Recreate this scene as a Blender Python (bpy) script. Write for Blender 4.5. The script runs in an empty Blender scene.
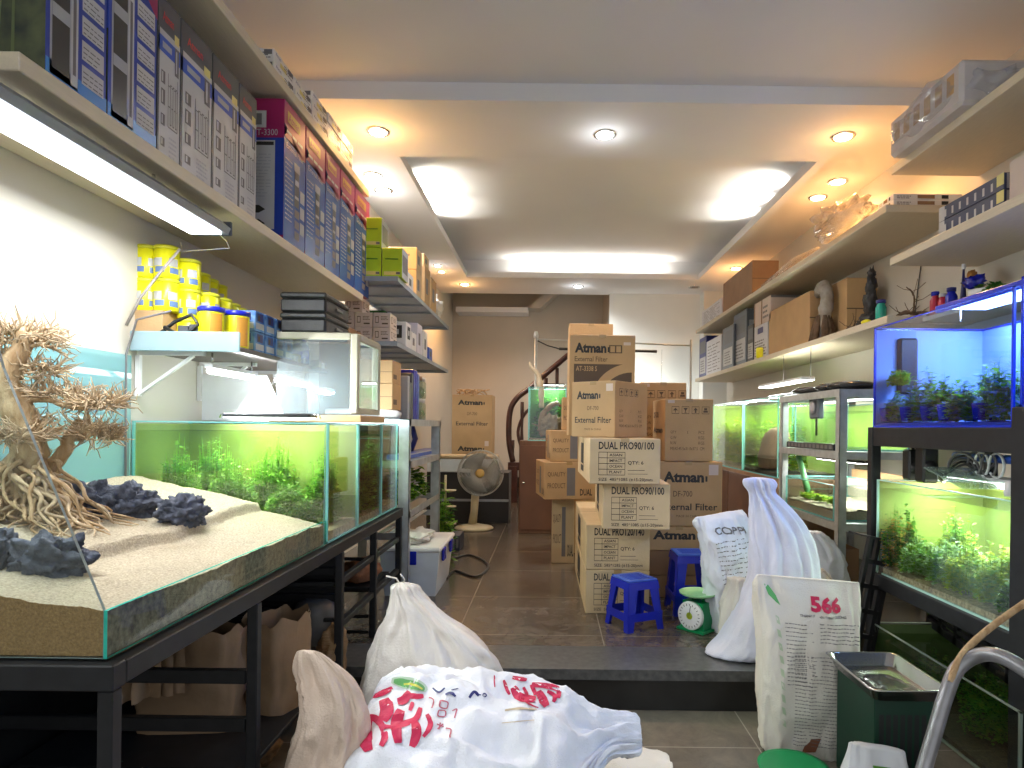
WORLD, EXPO = 1.2, 0.42
import bpy, bmesh, math, random
from mathutils import Vector, Matrix, noise as mnoise
R = math.radians
PI = math.pi
scene = bpy.context.scene
COL = scene.collection
rnd = random.Random(7)

# ---------------------------------------------------------------- camera numbers
FPX, CXP, CYP, CAMZ, ROLL = 650.0, 550.0, 427.0, 1.15, 0.012
def ray(px, py):
    u, v = px - CXP, py - CYP
    c, s = math.cos(ROLL), math.sin(ROLL)
    x, y = c*u + s*v, -s*u + c*v
    return Vector((x/FPX, 1.0, -y/FPX))
def P(px, py, X=None, Y=None, Z=None):
    d = ray(px, py)
    if Y is not None: t = Y
    elif X is not None: t = X/d.x
    else: t = (Z - CAMZ)/d.z
    return Vector((d.x*t, t, CAMZ + d.z*t))

# ---------------------------------------------------------------- materials
MATS = {}
def mat(name, rgb, rough=0.5, metal=0.0, var=0.06, vscale=8.0, bump=0.0, bscale=60.0, emit=0.0, erg=None,
        alpha=1.0, spec=0.5, stretch=None, col2=None, sss=0.0, thresh=None):
    if name in MATS: return MATS[name]
    m = bpy.data.materials.new(name); m.use_nodes = True
    nt = m.node_tree; b = nt.nodes['Principled BSDF']; L = nt.links
    b.inputs['Roughness'].default_value = rough
    b.inputs['Metallic'].default_value = metal
    b.inputs['Specular IOR Level'].default_value = spec
    c = (*rgb, 1)
    tc = nt.nodes.new('ShaderNodeTexCoord'); mp = nt.nodes.new('ShaderNodeMapping')
    L.new(tc.outputs['Object'], mp.inputs['Vector'])
    if stretch: mp.inputs['Scale'].default_value = stretch
    nz = nt.nodes.new('ShaderNodeTexNoise'); nz.inputs['Scale'].default_value = vscale
    nz.inputs['Detail'].default_value = 4.0
    L.new(mp.outputs[0], nz.inputs['Vector'])
    cr = nt.nodes.new('ShaderNodeValToRGB')
    lo, hi = thresh if thresh else (0.3, 0.7)
    cr.color_ramp.elements[0].position = lo; cr.color_ramp.elements[1].position = hi
    c2 = (*col2, 1) if col2 else tuple(min(1, k*(1+var)) for k in rgb) + (1,)
    c1 = c if col2 else tuple(k*(1-var) for k in rgb) + (1,)
    cr.color_ramp.elements[0].color = c1; cr.color_ramp.elements[1].color = c2
    L.new(nz.outputs['Fac'], cr.inputs['Fac'])
    L.new(cr.outputs['Color'], b.inputs['Base Color'])
    if bump:
        n2 = nt.nodes.new('ShaderNodeTexNoise'); n2.inputs['Scale'].default_value = bscale
        n2.inputs['Detail'].default_value = 3.0
        L.new(mp.outputs[0], n2.inputs['Vector'])
        bp = nt.nodes.new('ShaderNodeBump'); bp.inputs['Strength'].default_value = bump
        bp.inputs['Distance'].default_value = 0.01
        L.new(n2.outputs['Fac'], bp.inputs['Height']); L.new(bp.outputs[0], b.inputs['Normal'])
    if emit:
        b.inputs['Emission Color'].default_value = (*(erg or rgb), 1)
        b.inputs['Emission Strength'].default_value = emit
    if alpha < 1: b.inputs['Alpha'].default_value = alpha
    if sss:
        b.inputs['Subsurface Weight'].default_value = sss
        b.inputs['Subsurface Radius'].default_value = (0.05, 0.05, 0.05)
    MATS[name] = m
    return m

def clear(name, tint, gloss=1.0, rough=0.0, f0=1.45, film=None):
    """thin clear sheet: tinted transparency with a fresnel reflection; film = (colour, amount) adds a cloudy diffuse share"""
    if name in MATS: return MATS[name]
    m = bpy.data.materials.new(name); m.use_nodes = True
    nt = m.node_tree; L = nt.links
    for n in list(nt.nodes): nt.nodes.remove(n)
    out = nt.nodes.new('ShaderNodeOutputMaterial')
    tr = nt.nodes.new('ShaderNodeBsdfTransparent')
    tc = nt.nodes.new('ShaderNodeTexCoord'); nz = nt.nodes.new('ShaderNodeTexNoise')
    nz.inputs['Scale'].default_value = 3.0
    L.new(tc.outputs['Object'], nz.inputs['Vector'])
    cr = nt.nodes.new('ShaderNodeValToRGB')
    cr.color_ramp.elements[0].color = (*[k*0.96 for k in tint], 1)
    cr.color_ramp.elements[1].color = (*tint, 1)
    L.new(nz.outputs['Fac'], cr.inputs['Fac']); L.new(cr.outputs['Color'], tr.inputs['Color'])
    base = tr
    if film:
        df = nt.nodes.new('ShaderNodeBsdfDiffuse'); df.inputs['Color'].default_value = (*film[0], 1)
        mx = nt.nodes.new('ShaderNodeMixShader'); mx.inputs[0].default_value = film[1]
        L.new(tr.outputs[0], mx.inputs[1]); L.new(df.outputs[0], mx.inputs[2]); base = mx
    gl = nt.nodes.new('ShaderNodeBsdfGlossy'); gl.inputs['Roughness'].default_value = rough
    gl.inputs['Color'].default_value = (gloss, gloss, gloss, 1)
    lw = nt.nodes.new('ShaderNodeLayerWeight'); lw.inputs['Blend'].default_value = 0.5
    pw = nt.nodes.new('ShaderNodeMath'); pw.operation = 'POWER'; pw.inputs[1].default_value = 4.5
    ma = nt.nodes.new('ShaderNodeMath'); ma.operation = 'MULTIPLY_ADD'; ma.inputs[1].default_value = 0.75; ma.inputs[2].default_value = 0.035 if f0 > 1.4 else 0.02
    L.new(lw.outputs['Facing'], pw.inputs[0]); L.new(pw.outputs[0], ma.inputs[0])
    mx2 = nt.nodes.new('ShaderNodeMixShader')
    L.new(ma.outputs[0], mx2.inputs[0]); L.new(base.outputs[0], mx2.inputs[1]); L.new(gl.outputs[0], mx2.inputs[2])
    L.new(mx2.outputs[0], out.inputs['Surface'])
    MATS[name] = m
    return m

# ---------------------------------------------------------------- text
TXT = {}
def text_mesh(s, bold=0.0, fine=0):
    k = (s, bold, fine)
    if k in TXT: return TXT[k]
    cu = bpy.data.curves.new('txt', 'FONT'); cu.body = s; cu.size = 1.0; cu.offset = bold
    cu.resolution_u = 2
    o = bpy.data.objects.new('txt', cu); COL.objects.link(o)
    dg = bpy.context.evaluated_depsgraph_get(); dg.update()
    me = bpy.data.meshes.new_from_object(o.evaluated_get(dg))
    bm = bmesh.new(); bm.from_mesh(me)
    bmesh.ops.triangulate(bm, faces=bm.faces[:])
    for _ in range(fine):
        es = [e for e in bm.edges if e.calc_length() > 0.09]
        if not es: break
        bmesh.ops.subdivide_edges(bm, edges=es, cuts=1)
        bmesh.ops.triangulate(bm, faces=bm.faces[:])
    vs = [(v.co.x, v.co.y) for v in bm.verts]; fs = [[v.index for v in f.verts] for f in bm.faces]
    bm.free()
    bpy.data.objects.remove(o); bpy.data.curves.remove(cu); bpy.data.meshes.remove(me)
    if vs:
        x0 = min(v[0] for v in vs); x1 = max(v[0] for v in vs); y0 = min(v[1] for v in vs); y1 = max(v[1] for v in vs)
    else: x0 = y0 = 0; x1 = y1 = 1
    w, h = max(1e-4, x1-x0), max(1e-4, y1-y0)
    TXT[k] = ([((x-x0)/w, (y-y0)/h) for x, y in vs], fs, w/h)
    return TXT[k]

# ---------------------------------------------------------------- mesh builder
class MB:
    def __init__(s): s.v = []; s.f = []; s.mi = []; s.sm = []; s.mats = []
    def _m(s, m):
        if m not in s.mats: s.mats.append(m)
        return s.mats.index(m)
    def add(s, vs, fs, m, smooth=False):
        b = len(s.v); i = s._m(m)
        s.v += [tuple(v) for v in vs]
        for f in fs: s.f.append([b+k for k in f]); s.mi.append(i); s.sm.append(smooth)
        return s
    def box(s, x0, x1, y0, y1, z0, z1, m):
        return s.add([(x0,y0,z0),(x1,y0,z0),(x1,y1,z0),(x0,y1,z0),(x0,y0,z1),(x1,y0,z1),(x1,y1,z1),(x0,y1,z1)],
                     [(0,3,2,1),(4,5,6,7),(0,1,5,4),(1,2,6,5),(2,3,7,6),(3,0,4,7)], m)
    def cbox(s, x0, x1, y0, y1, z0, z1, m, c=0.004):
        """box with chamfered edges"""
        c = min(c, (x1-x0)/3, (y1-y0)/3, (z1-z0)/3)
        bm = bmesh.new(); bmesh.ops.create_cube(bm, size=1.0)
        for v in bm.verts:
            v.co = Vector(((x0+x1)/2 + v.co.x*(x1-x0), (y0+y1)/2 + v.co.y*(y1-y0), (z0+z1)/2 + v.co.z*(z1-z0)))
        bmesh.ops.bevel(bm, geom=bm.edges[:], offset=c, segments=1, affect='EDGES')
        bm.verts.index_update()
        s.add([v.co[:] for v in bm.verts], [[v.index for v in f.verts] for f in bm.faces], m); bm.free(); return s
    def obox(s, c, size, m, rot=(0,0,0)):
        M = Matrix.Translation(c) @ (Matrix.Rotation(rot[2],4,'Z') @ Matrix.Rotation(rot[1],4,'Y') @ Matrix.Rotation(rot[0],4,'X'))
        h = [k/2 for k in size]
        vs = [M @ Vector((a*h[0], b*h[1], d*h[2])) for a,b,d in [(-1,-1,-1),(1,-1,-1),(1,1,-1),(-1,1,-1),(-1,-1,1),(1,-1,1),(1,1,1),(-1,1,1)]]
        return s.add(vs, [(0,3,2,1),(4,5,6,7),(0,1,5,4),(1,2,6,5),(2,3,7,6),(3,0,4,7)], m)
    def bar(s, p0, p1, w, h, m, up=(0,0,1)):
        p0, p1 = Vector(p0), Vector(p1); d = (p1-p0).normalized(); u = Vector(up)
        if abs(d.dot(u)) > 0.98: u = Vector((0,1,0))
        r = d.cross(u).normalized(); u = r.cross(d).normalized()
        vs = []
        for p in (p0, p1):
            for a, b in ((-1,-1),(1,-1),(1,1),(-1,1)): vs.append(p + r*(a*w/2) + u*(b*h/2))
        return s.add(vs, [(0,1,2,3),(7,6,5,4),(0,4,5,1),(1,5,6,2),(2,6,7,3),(3,7,4,0)], m)
    def quad(s, pts, m): return s.add(pts, [tuple(range(len(pts)))], m)
    def tube(s, pts, rad, m, n=8, caps=True, smooth=True, flat=1.0):
        pts = [Vector(p) for p in pts]
        if not isinstance(rad, (list, tuple)): rad = [rad]*len(pts)
        vs = []; prev = None
        for i, p in enumerate(pts):
            d = (pts[min(i+1, len(pts)-1)] - pts[max(i-1, 0)])
            d = d.normalized() if d.length > 1e-9 else Vector((0,0,1))
            if prev is None:
                a = Vector((0,0,1)) if abs(d.z) < 0.9 else Vector((1,0,0))
                r = d.cross(a).normalized()
            else:
                r = prev - d*prev.dot(d)
                r = r.normalized() if r.length > 1e-6 else d.cross(Vector((0.3,0.5,0.8))).normalized()
            prev = r; u = d.cross(r)
            for k in range(n):
                t = 2*PI*k/n
                vs.append(p + (r*math.cos(t) + u*math.sin(t)*flat)*rad[i])
        fs = []
        for i in range(len(pts)-1):
            for k in range(n):
                fs.append((i*n+k, i*n+(k+1)%n, (i+1)*n+(k+1)%n, (i+1)*n+k))
        if caps: fs.append(tuple(range(n))[::-1]); fs.append(tuple((len(pts)-1)*n+k for k in range(n)))
        return s.add(vs, fs, m, smooth)
    def cyl(s, p0, p1, r, m, n=16, r1=None, smooth=True):
        return s.tube([p0, p1], [r, r if r1 is None else r1], m, n, True, smooth)
    def lathe(s, prof, c, m, n=24, smooth=True, axis='Z'):
        c = Vector(c); vs = []
        for r, z in prof:
            for k in range(n):
                t = 2*PI*k/n
                if axis == 'Z': q = Vector((r*math.cos(t), r*math.sin(t), z))
                elif axis == 'Y': q = Vector((r*math.cos(t), z, r*math.sin(t)))
                else: q = Vector((z, r*math.cos(t), r*math.sin(t)))
                vs.append(c+q)
        fs = []
        for i in range(len(prof)-1):
            for k in range(n): fs.append((i*n+k, i*n+(k+1)%n, (i+1)*n+(k+1)%n, (i+1)*n+k))
        fs.append(tuple(range(n))[::-1]); fs.append(tuple((len(prof)-1)*n+k for k in range(n)))
        return s.add(vs, fs, m, smooth)
    def grid(s, fn, nu, nv, m, smooth=True):
        vs = [fn(i/nu, j/nv) for j in range(nv+1) for i in range(nu+1)]
        fs = [(j*(nu+1)+i, j*(nu+1)+i+1, (j+1)*(nu+1)+i+1, (j+1)*(nu+1)+i) for j in range(nv) for i in range(nu)]
        return s.add(vs, fs, m, smooth)
    def blob(s, c, sc, m, sub=3, amp=0.25, freq=2.0, seed=0, smooth=True, ridge=False, rot=0):
        bm = bmesh.new(); bmesh.ops.create_icosphere(bm, subdivisions=sub, radius=1.0)
        off = Vector((seed*7.3, seed*3.1, seed*1.7)); vs = []
        cr, sr = math.cos(rot), math.sin(rot)
        for v in bm.verts:
            p = v.co.normalized()
            d = mnoise.fractal(p*freq + off, 0.9, 2.1, 4)
            if ridge: d = 0.5 - abs(d)*1.6
            q = p*(1 + amp*d)
            q = Vector((q.x*sc[0], q.y*sc[1], q.z*sc[2]))
            vs.append(Vector(c) + Vector((q.x*cr - q.y*sr, q.x*sr + q.y*cr, q.z)))
        s.add(vs, [[v.index for v in f.verts] for f in bm.faces], m, smooth); bm.free(); return s
    def build(s, name, parent=None, loc=None, rot=None, center=True, extra=None):
        """top-level meshes get their origin at the middle of their base; children keep the given coordinates"""
        me = bpy.data.meshes.new(name)
        sh = Vector((0,0,0))
        if parent is None and loc is None and center and s.v:
            xs = [v[0] for v in s.v]; ys = [v[1] for v in s.v]; zs = [v[2] for v in s.v]
            sh = Vector(((min(xs)+max(xs))/2, (min(ys)+max(ys))/2, min(zs)))
        me.from_pydata([(v[0]-sh.x, v[1]-sh.y, v[2]-sh.z) for v in s.v], [], s.f)
        for m in s.mats: me.materials.append(m)
        me.polygons.foreach_set('material_index', s.mi)
        me.polygons.foreach_set('use_smooth', s.sm)
        me.update()
        o = bpy.data.objects.new(name, me); COL.objects.link(o)
        if parent is not None:
            o.parent = parent
            wl = parent.get('_w')
            if extra: o.location = extra
        else: o.location = sh if loc is None else loc
        if rot is not None: o.rotation_euler = rot
        return o

class Face:
    """a face of a box to print on: u runs right and v runs up as seen by a viewer, both 0..1"""
    def __init__(s, mb, o, r, u, w, h):
        s.mb, s.o, s.r, s.u, s.w, s.h = mb, Vector(o), Vector(r), Vector(u), w, h
        s.n = s.r.cross(s.u).normalized()
    def pt(s, u, v, l=1): return s.o + s.r*(u*s.w) + s.u*(v*s.h) + s.n*(0.0006*l)
    def rect(s, u0, u1, v0, v1, m, l=1):
        s.mb.quad([s.pt(u0,v0,l), s.pt(u1,v0,l), s.pt(u1,v1,l), s.pt(u0,v1,l)], m); return s
    def text(s, t, u, v, h, m, l=2, bold=0.0, maxw=None, cx=False, wid=None):
        vs, fs, asp = text_mesh(t, bold)
        H = h*s.h; W = H*asp
        if wid: W = wid*s.w
        if maxw and W > maxw*s.w: W = maxw*s.w
        U = W/s.w
        if cx: u = u - U/2
        s.mb.add([s.pt(u + x*U, v + y*h, l) for x, y in vs], fs, m); return s
    def lines(s, u0, u1, v0, v1, n, m, seed=0, l=2, fill=0.45, words=6):
        rr = random.Random(seed)
        for i in range(n):
            a = v1 - (i+1)*(v1-v0)/n; hh = (v1-v0)/n*fill
            x = u0
            end = u0 + (u1-u0)*(0.7 + 0.3*rr.random())
            while x < end:
                w = (u1-u0)/words*(0.4+0.9*rr.random())
                s.rect(x, min(x+w, u1), a, a+hh, m, l); x += w + (u1-u0)/words*0.22
        return s
    def poly(s, pts, m, l=1): s.mb.quad([s.pt(a,b,l) for a,b in pts], m); return s

def box_faces(mb, w, d, h):
    """faces of a box centred on x,y with its base at z=0"""
    return {'front': Face(mb, (-w/2,-d/2,0), (1,0,0), (0,0,1), w, h),
            'back': Face(mb, (w/2,d/2,0), (-1,0,0), (0,0,1), w, h),
            'right': Face(mb, (w/2,-d/2,0), (0,1,0), (0,0,1), d, h),
            'left': Face(mb, (-w/2,d/2,0), (0,-1,0), (0,0,1), d, h),
            'top': Face(mb, (-w/2,-d/2,h), (1,0,0), (0,1,0), w, d)}

def tag(o, label, cat, group=None, kind=None):
    if label: o['label'] = label
    if cat: o['category'] = cat
    if group: o['group'] = group
    if kind: o['kind'] = kind
    return o
def root(name, label, cat, loc, rotz=0, group=None, rot=None):
    o = bpy.data.objects.new(name, None); COL.objects.link(o)
    o.empty_display_size = 0.05
    o.location = loc; o.rotation_euler = rot or (0, 0, rotz)
    return tag(o, label, cat, group)
def struct(name, mb):
    o = mb.build(name); o['kind'] = 'structure'; return o
def ordinal(i): return ['first','second','third','fourth','fifth','sixth','seventh','eighth','ninth','tenth','eleventh','twelfth'][i]

def pack(name, label, cat, loc, size, m, decor=None, rotz=0, group=None, rot=None, parts=None, chamfer=0.003):
    """one printed box; parts = list of (name, fn(mb, size)) built as children"""
    w, d, h = size
    if parts:
        t = root(name, label, cat, loc, rotz, group, rot)
        mb = MB(); mb.cbox(-w/2,w/2,-d/2,d/2,0,h,m,chamfer)
        if decor: decor(box_faces(mb, w, d, h), size)
        mb.build('box_body', t)
        for pn, fn in parts:
            q = MB(); fn(q, size); q.build(pn, t)
        return t
    mb = MB(); mb.cbox(-w/2,w/2,-d/2,d/2,0,h,m,chamfer)
    if decor: decor(box_faces(mb, w, d, h), size)
    o = mb.build(name, loc=loc, rot=rot or (0,0,rotz))
    return tag(o, label, cat, group)
# ================================================================ palette
CREAM = mat('wall_paint', (0.62,0.58,0.50), 0.75, var=0.03, vscale=2)
WHITEW = mat('white_wall_paint', (0.72,0.72,0.68), 0.7, var=0.03, vscale=2)
DARKW = mat('beige_grey_wall_paint', (0.46,0.41,0.34), 0.8, var=0.04, vscale=2)
CEIL = mat('ceiling_paint', (0.74,0.73,0.73), 0.8, var=0.02, vscale=1.5)
LAM = mat('cream_laminate', (0.62,0.54,0.40), 0.5, var=0.05, vscale=20, stretch=(6,0.6,6))
BLACK = mat('black_plastic', (0.012,0.012,0.013), 0.4)
STEELB = mat('black_steel', (0.010,0.011,0.013), 0.5, var=0.3, vscale=20, spec=.35)
GALV = mat('galvanised_steel', (0.50,0.53,0.54), 0.38, metal=0.6, var=0.15, vscale=15)
GREYM = mat('grey_painted_metal', (0.33,0.37,0.42), 0.45, metal=0.3)
CHROME = mat('chrome', (0.7,0.7,0.7), 0.15, metal=1.0)
WHITE = mat('white_plastic', (0.8,0.8,0.8), 0.4)
NEARW = mat('white_card', (0.72,0.70,0.68), 0.5, var=0.04)
KRAFT = mat('kraft_cardboard', (0.48,0.305,0.145), 0.72, var=0.08, vscale=5, bump=0.15, bscale=90)
KRAFT2 = mat('pale_kraft_cardboard', (0.54,0.40,0.23), 0.72, var=0.08, vscale=5, bump=0.15, bscale=90)
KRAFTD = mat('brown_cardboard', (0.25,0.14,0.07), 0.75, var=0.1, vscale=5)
TAPE = mat('packing_tape', (0.42,0.28,0.13), 0.15, var=0.05)
INK = mat('black_ink', (0.025,0.022,0.02), 0.6)
INKG = mat('grey_ink', (0.16,0.15,0.15), 0.6)
BROWNINK = mat('brown_ink', (0.10,0.06,0.03), 0.6)
RED = mat('magenta_red_ink', (0.52,0.008,0.07), 0.6)
BLUP = BLUEP = mat('royal_blue_plastic', (0.008,0.018,0.38), 0.25)
BLUN = BLUEN = mat('navy_ink', (0.015,0.02,0.16), 0.4)

# ================================================================ room shell
XL, XR, YB, YBB, ZC = -1.82, 2.8, 10.6, 12.0, 3.34
YS, ZLOW, YF = 3.09, -0.20, -1.2
def tile_mat(name, c1, c2, grout, size, rough):
    m = bpy.data.materials.new(name); m.use_nodes = True
    nt = m.node_tree; L = nt.links; b = nt.nodes['Principled BSDF']
    tc = nt.nodes.new('ShaderNodeTexCoord'); mp = nt.nodes.new('ShaderNodeMapping')
    mp.inputs['Location'].default_value = (0.19, 0.12, 0)
    L.new(tc.outputs['Object'], mp.inputs['Vector'])
    br = nt.nodes.new('ShaderNodeTexBrick'); br.offset = 0; br.squash = 1
    br.inputs['Scale'].default_value = 1.0; br.inputs['Brick Width'].default_value = size; br.inputs['Row Height'].default_value = size
    br.inputs['Mortar Size'].default_value = 0.003; br.inputs['Mortar'].default_value = (*grout,1)
    L.new(mp.outputs[0], br.inputs['Vector'])
    nz = nt.nodes.new('ShaderNodeTexNoise'); nz.inputs['Scale'].default_value = 6.5; nz.inputs['Detail'].default_value = 11; nz.inputs['Distortion'].default_value = .7
    nz.inputs['Roughness'].default_value = 0.78
    L.new(tc.outputs['Object'], nz.inputs['Vector'])
    cr = nt.nodes.new('ShaderNodeValToRGB'); cr.color_ramp.elements[0].position = .35; cr.color_ramp.elements[1].position = .68
    cr.color_ramp.elements[0].color = (*c1,1); cr.color_ramp.elements[1].color = (*c2,1)
    L.new(nz.outputs['Fac'], cr.inputs['Fac'])
    L.new(cr.outputs['Color'], br.inputs['Color1']); L.new(cr.outputs['Color'], br.inputs['Color2'])
    L.new(br.outputs['Color'], b.inputs['Base Color'])
    b.inputs['Roughness'].default_value = rough
    return m
TILE = tile_mat('brown_marble_tile', (0.055,0.042,0.032), (0.155,0.125,0.10), (0.25,0.22,0.18), 0.8, 0.22)
TILELOW = tile_mat('grey_brown_tile', (0.09,0.075,0.06), (0.19,0.165,0.13), (0.33,0.30,0.26), 0.6, 0.35)
GRANITE = mat('dark_granite', (0.045,0.047,0.048), 0.28, col2=(0.10,0.10,0.10), vscale=30)
GRANITEB = mat('black_granite', (0.012,0.012,0.012), 0.3, var=0.3)
XCUT, YCUT = 1.62, 3.75
m = MB(); m.box(XL,XCUT,YS+.33,YBB,-.3,0,TILE); m.box(XCUT,XR,YCUT,YBB,-.3,0,TILE); struct('floor', m)
m = MB(); m.box(XL,XR,-1.6,YS+.4,-.36,ZLOW,TILELOW); m.box(XCUT,XR,YS+.4,YCUT,-.36,ZLOW,TILELOW); struct('floor_front', m)
m = MB(); m.box(XL,XCUT-.002,YS,YS+.329,-.05,0,GRANITE); m.box(XL,XCUT-.002,YS+.02,YS+.328,ZLOW+.001,-.051,GRANITEB); struct('trim_1', m)
m = MB(); m.box(XL-.12,XL,-1.6,YBB,-.36,4.6,CREAM); struct('wall_left', m)
m = MB(); m.box(XR,XR+.12,-1.6,YB,-.36,3.6,CREAM); struct('wall_right', m)
m = MB(); m.box(.95,XR+.12,YB,YB+.12,0,ZC,WHITEW); m.box(.95,1.07,YB+.12,YBB,0,4.6,DARKW); struct('wall_back_right', m)
m = MB(); m.box(2.42,XR,YB-.28,YB-.002,0,ZC,WHITEW); struct('trim_2', m)
m = MB(); m.box(XL-.12,1.1,YBB,YBB+.12,-.1,4.6,DARKW); struct('wall_back', m)
m = MB(); m.box(XL-.1,1.1,YB+.05,YBB+.1,4.6,4.7,CEIL); struct('ceiling_stairwell', m)
# main ceiling with the recessed bay
RX0, RX1, RY0, RY1 = -1.27, 2.17, 5.30, 9.55
m = MB()
Y0 = 4.37
m.box(XL-.1,XR+.1,-1.6,Y0,ZC+.12,ZC+.2,CEIL)
m.box(XL-.1,XR+.1,Y0,RY0,ZC,ZC+.2,CEIL)
m.box(XL-.1,RX0,RY0,RY1,ZC,ZC+.06,CEIL); m.box(RX1,XR+.1,RY0,RY1,ZC,ZC+.06,CEIL)
m.box(XL-.1,XR+.1,RY1,YB+.05,ZC,ZC+.06,CEIL)
m.box(XL-.1,XR+.1,RY0,YB+.05,ZC+.32,ZC+.4,CEIL)
m.box(RX0-.25,RX0-.2,RY0,RY1+.25,ZC+.06,ZC+.32,CEIL); m.box(RX1+.2,RX1+.25,RY0,RY1+.25,ZC+.06,ZC+.32,CEIL); m.box(XL-.1,XR+.1,RY1+.25,RY1+.3,ZC+.06,ZC+.32,CEIL); m.box(XL-.1,XR+.1,RY0-.06,RY0,ZC+.1,ZC+.32,CEIL)
struct('ceiling', m)
m = MB()
for (a,b,c,d) in ((RX0+.001,RX0+.02,RY0+.002,RY1-.022),(RX1-.02,RX1-.001,RY0+.002,RY1-.022)): m.box(a,b,c,d,ZC-.004,ZC+.075,CEIL)
m.box(RX0+.001,RX1-.001,RY1-.02,RY1-.001,ZC-.004,ZC+.075,CEIL)
struct('trim_3', m)
m = MB(); m.box(XL-.1,1.1,YB+.05,YB+.12,ZC-.0,4.6,CEIL); struct('trim_4', m)
# stair soffit seen above the dark wall
m = MB(); m.box(-1.7,-.42,11.55,11.99,3.18,3.27,CEIL); struct('trim_5', m)
m = MB(); m.add([(-.42,11.6,3.27),(-.2,11.6,3.27),(.92,11.6,4.3),(.92,11.6,4.5),(-.42,11.99,3.27),(-.2,11.99,3.27),(.92,11.99,4.3),(.92,11.99,4.5)],
        [(0,1,2,3),(7,6,5,4),(0,4,5,1),(1,5,6,2),(2,6,7,3),(3,7,4,0)], DARKW); struct('ceiling_stair_slope', m)

# ================================================================ lamps
def lamp(kind, loc, energy, color, size=0.1, rot=(0,0,0), spot=None, sizey=None, blend=0.6):
    d = bpy.data.lights.new('lamp_light', kind); d.energy = energy; d.color = color
    if kind == 'AREA':
        d.size = size
        if sizey: d.shape = 'RECTANGLE'; d.size_y = sizey
    else: d.shadow_soft_size = size
    if kind == 'SPOT': d.spot_size = spot; d.spot_blend = blend
    o = bpy.data.objects.new('lamp_light', d); COL.objects.link(o)
    o.location = loc; o.rotation_euler = rot
    return o
WARM, COOL = (1.0,0.52,0.19), (0.93,0.97,1.0)
E_WARM = mat('warm_lamp_face', (1,0.8,0.5), emit=26, erg=(1,0.72,0.38))
E_COOL = mat('cool_lamp_face', (1,1,1), emit=26, erg=(0.92,0.96,1))
E_OFF = mat('unlit_lamp_face', (0.25,0.22,0.2), 0.3)
def downlight(px, py, warm, label, power=1.0, Y=None, X=None, r=.085):
    p = P(px, py, Z=ZC)
    if X is not None: p.x = X
    t = root('ceiling_downlight', label, 'ceiling light', (p.x, p.y, ZC), group='recessed ceiling downlights')
    m = MB(); m.lathe([(r*.72,.0),(r*.72,-.012),(r*1.0,-.010),(r*1.02,-.002),(r*1.02,.0)], (0,0,0), CHROME, 28); m.build('trim_ring', t)
    m = MB(); m.lathe([(r*.70,-.0125),(r*.70,-.016),(r*.3,-.020)], (0,0,0), E_WARM if warm==1 else E_COOL if warm==0 else E_OFF, 24); m.build('lamp_face', t)
    if warm < 2:
        c = WARM if warm else COOL
        l = lamp('SPOT', (0,0,-.035), 70*power, c, .05, spot=R(150), blend=0.5); l.parent = t
        l = lamp('POINT', (0,0,-.14), 3.2*power if warm else 1.5*power, c, .05); l.parent = t
    return t
downlight(378,131,1,'warm downlight in the near ceiling band above the tall magenta filter boxes',1.2)
downlight(605,134,0,'cool white downlight alone in the middle of the near ceiling band')
downlight(843,136,1,'warm downlight in the near ceiling band above the bulging clear plastic bag',.8)
downlight(837,181,1,'nearer of the two paired warm downlights over the right-hand shelves',.42,X=2.5)
downlight(818,197,1,'farther of the two paired warm downlights over the right-hand shelves',.42,X=2.49)
downlight(365,175,0,'nearer of the two dazzling cool downlights above the magenta filter boxes',1.3,X=-1.58)
downlight(378,190,0,'farther of the two dazzling cool downlights above the magenta filter boxes',1.3,X=-1.58)
downlight(431,265,0,'nearer small cool downlight above the brown cartons on the metal shelf',.5,X=-1.56,r=.06)
downlight(436,271,1,'small downlight just beyond its twin above the brown cartons on the metal shelf',.5,X=-1.56,r=.06)
downlight(465,284,1,'orange glowing downlight in the far ceiling band near the left wall')
downlight(578,286,0,'cool downlight in the middle of the far ceiling band')
downlight(694,287,2,'unlit downlight in the far ceiling band over the white pillar')
downlight(739,268,1,'warm downlight right above the carton on the high right shelf',.9,X=2.5)
# lamps hidden in the cove of the ceiling bay: LED battens on the ledge
E_COVE = mat('cove_lamp', (1,1,1), emit=20, erg=(1,0.96,0.86))
def cove(label, x, y, aim, pw):
    t = root('cove_lamp', label, 'ceiling light', (x,y,ZC+.061), group='floodlamps on the ceiling ledge')
    m = MB(); m.box(-.05,.05,-.05,.05,0,.03,WHITE); m.build('housing', t)
    m = MB(); m.box(-.04,.04,-.04,.04,.03,.034,E_COVE); m.build('diffuser', t)
    l = lamp('SPOT', (0,0,.045), pw, (1,0.96,0.86), .03, rot=aim, spot=R(118), blend=.35); l.parent = t
    return t
for i,yy in enumerate((6.6,7.05,7.5)):
    cove(f'{ordinal(i)} lamp behind the left ledge of the ceiling bay', RX0-.07, yy, (0,R(-158),0), 20)
    cove(f'{ordinal(i)} lamp behind the right ledge of the ceiling bay', RX1+.07, yy, (0,R(158),0), 20)
t = root('cove_batten', 'long lamp glowing along the far edge of the ceiling bay', 'ceiling light', (.55,RY1+.08,ZC+.061))
m = MB(); m.box(-1.25,1.25,-.02,.02,0,.02,WHITE); m.build('housing', t)
l = lamp('AREA', (0,-.0,.03), 10, (1,0.97,0.88), 2.4, rot=(R(180),0,0), sizey=.03); l.parent = t
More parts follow.
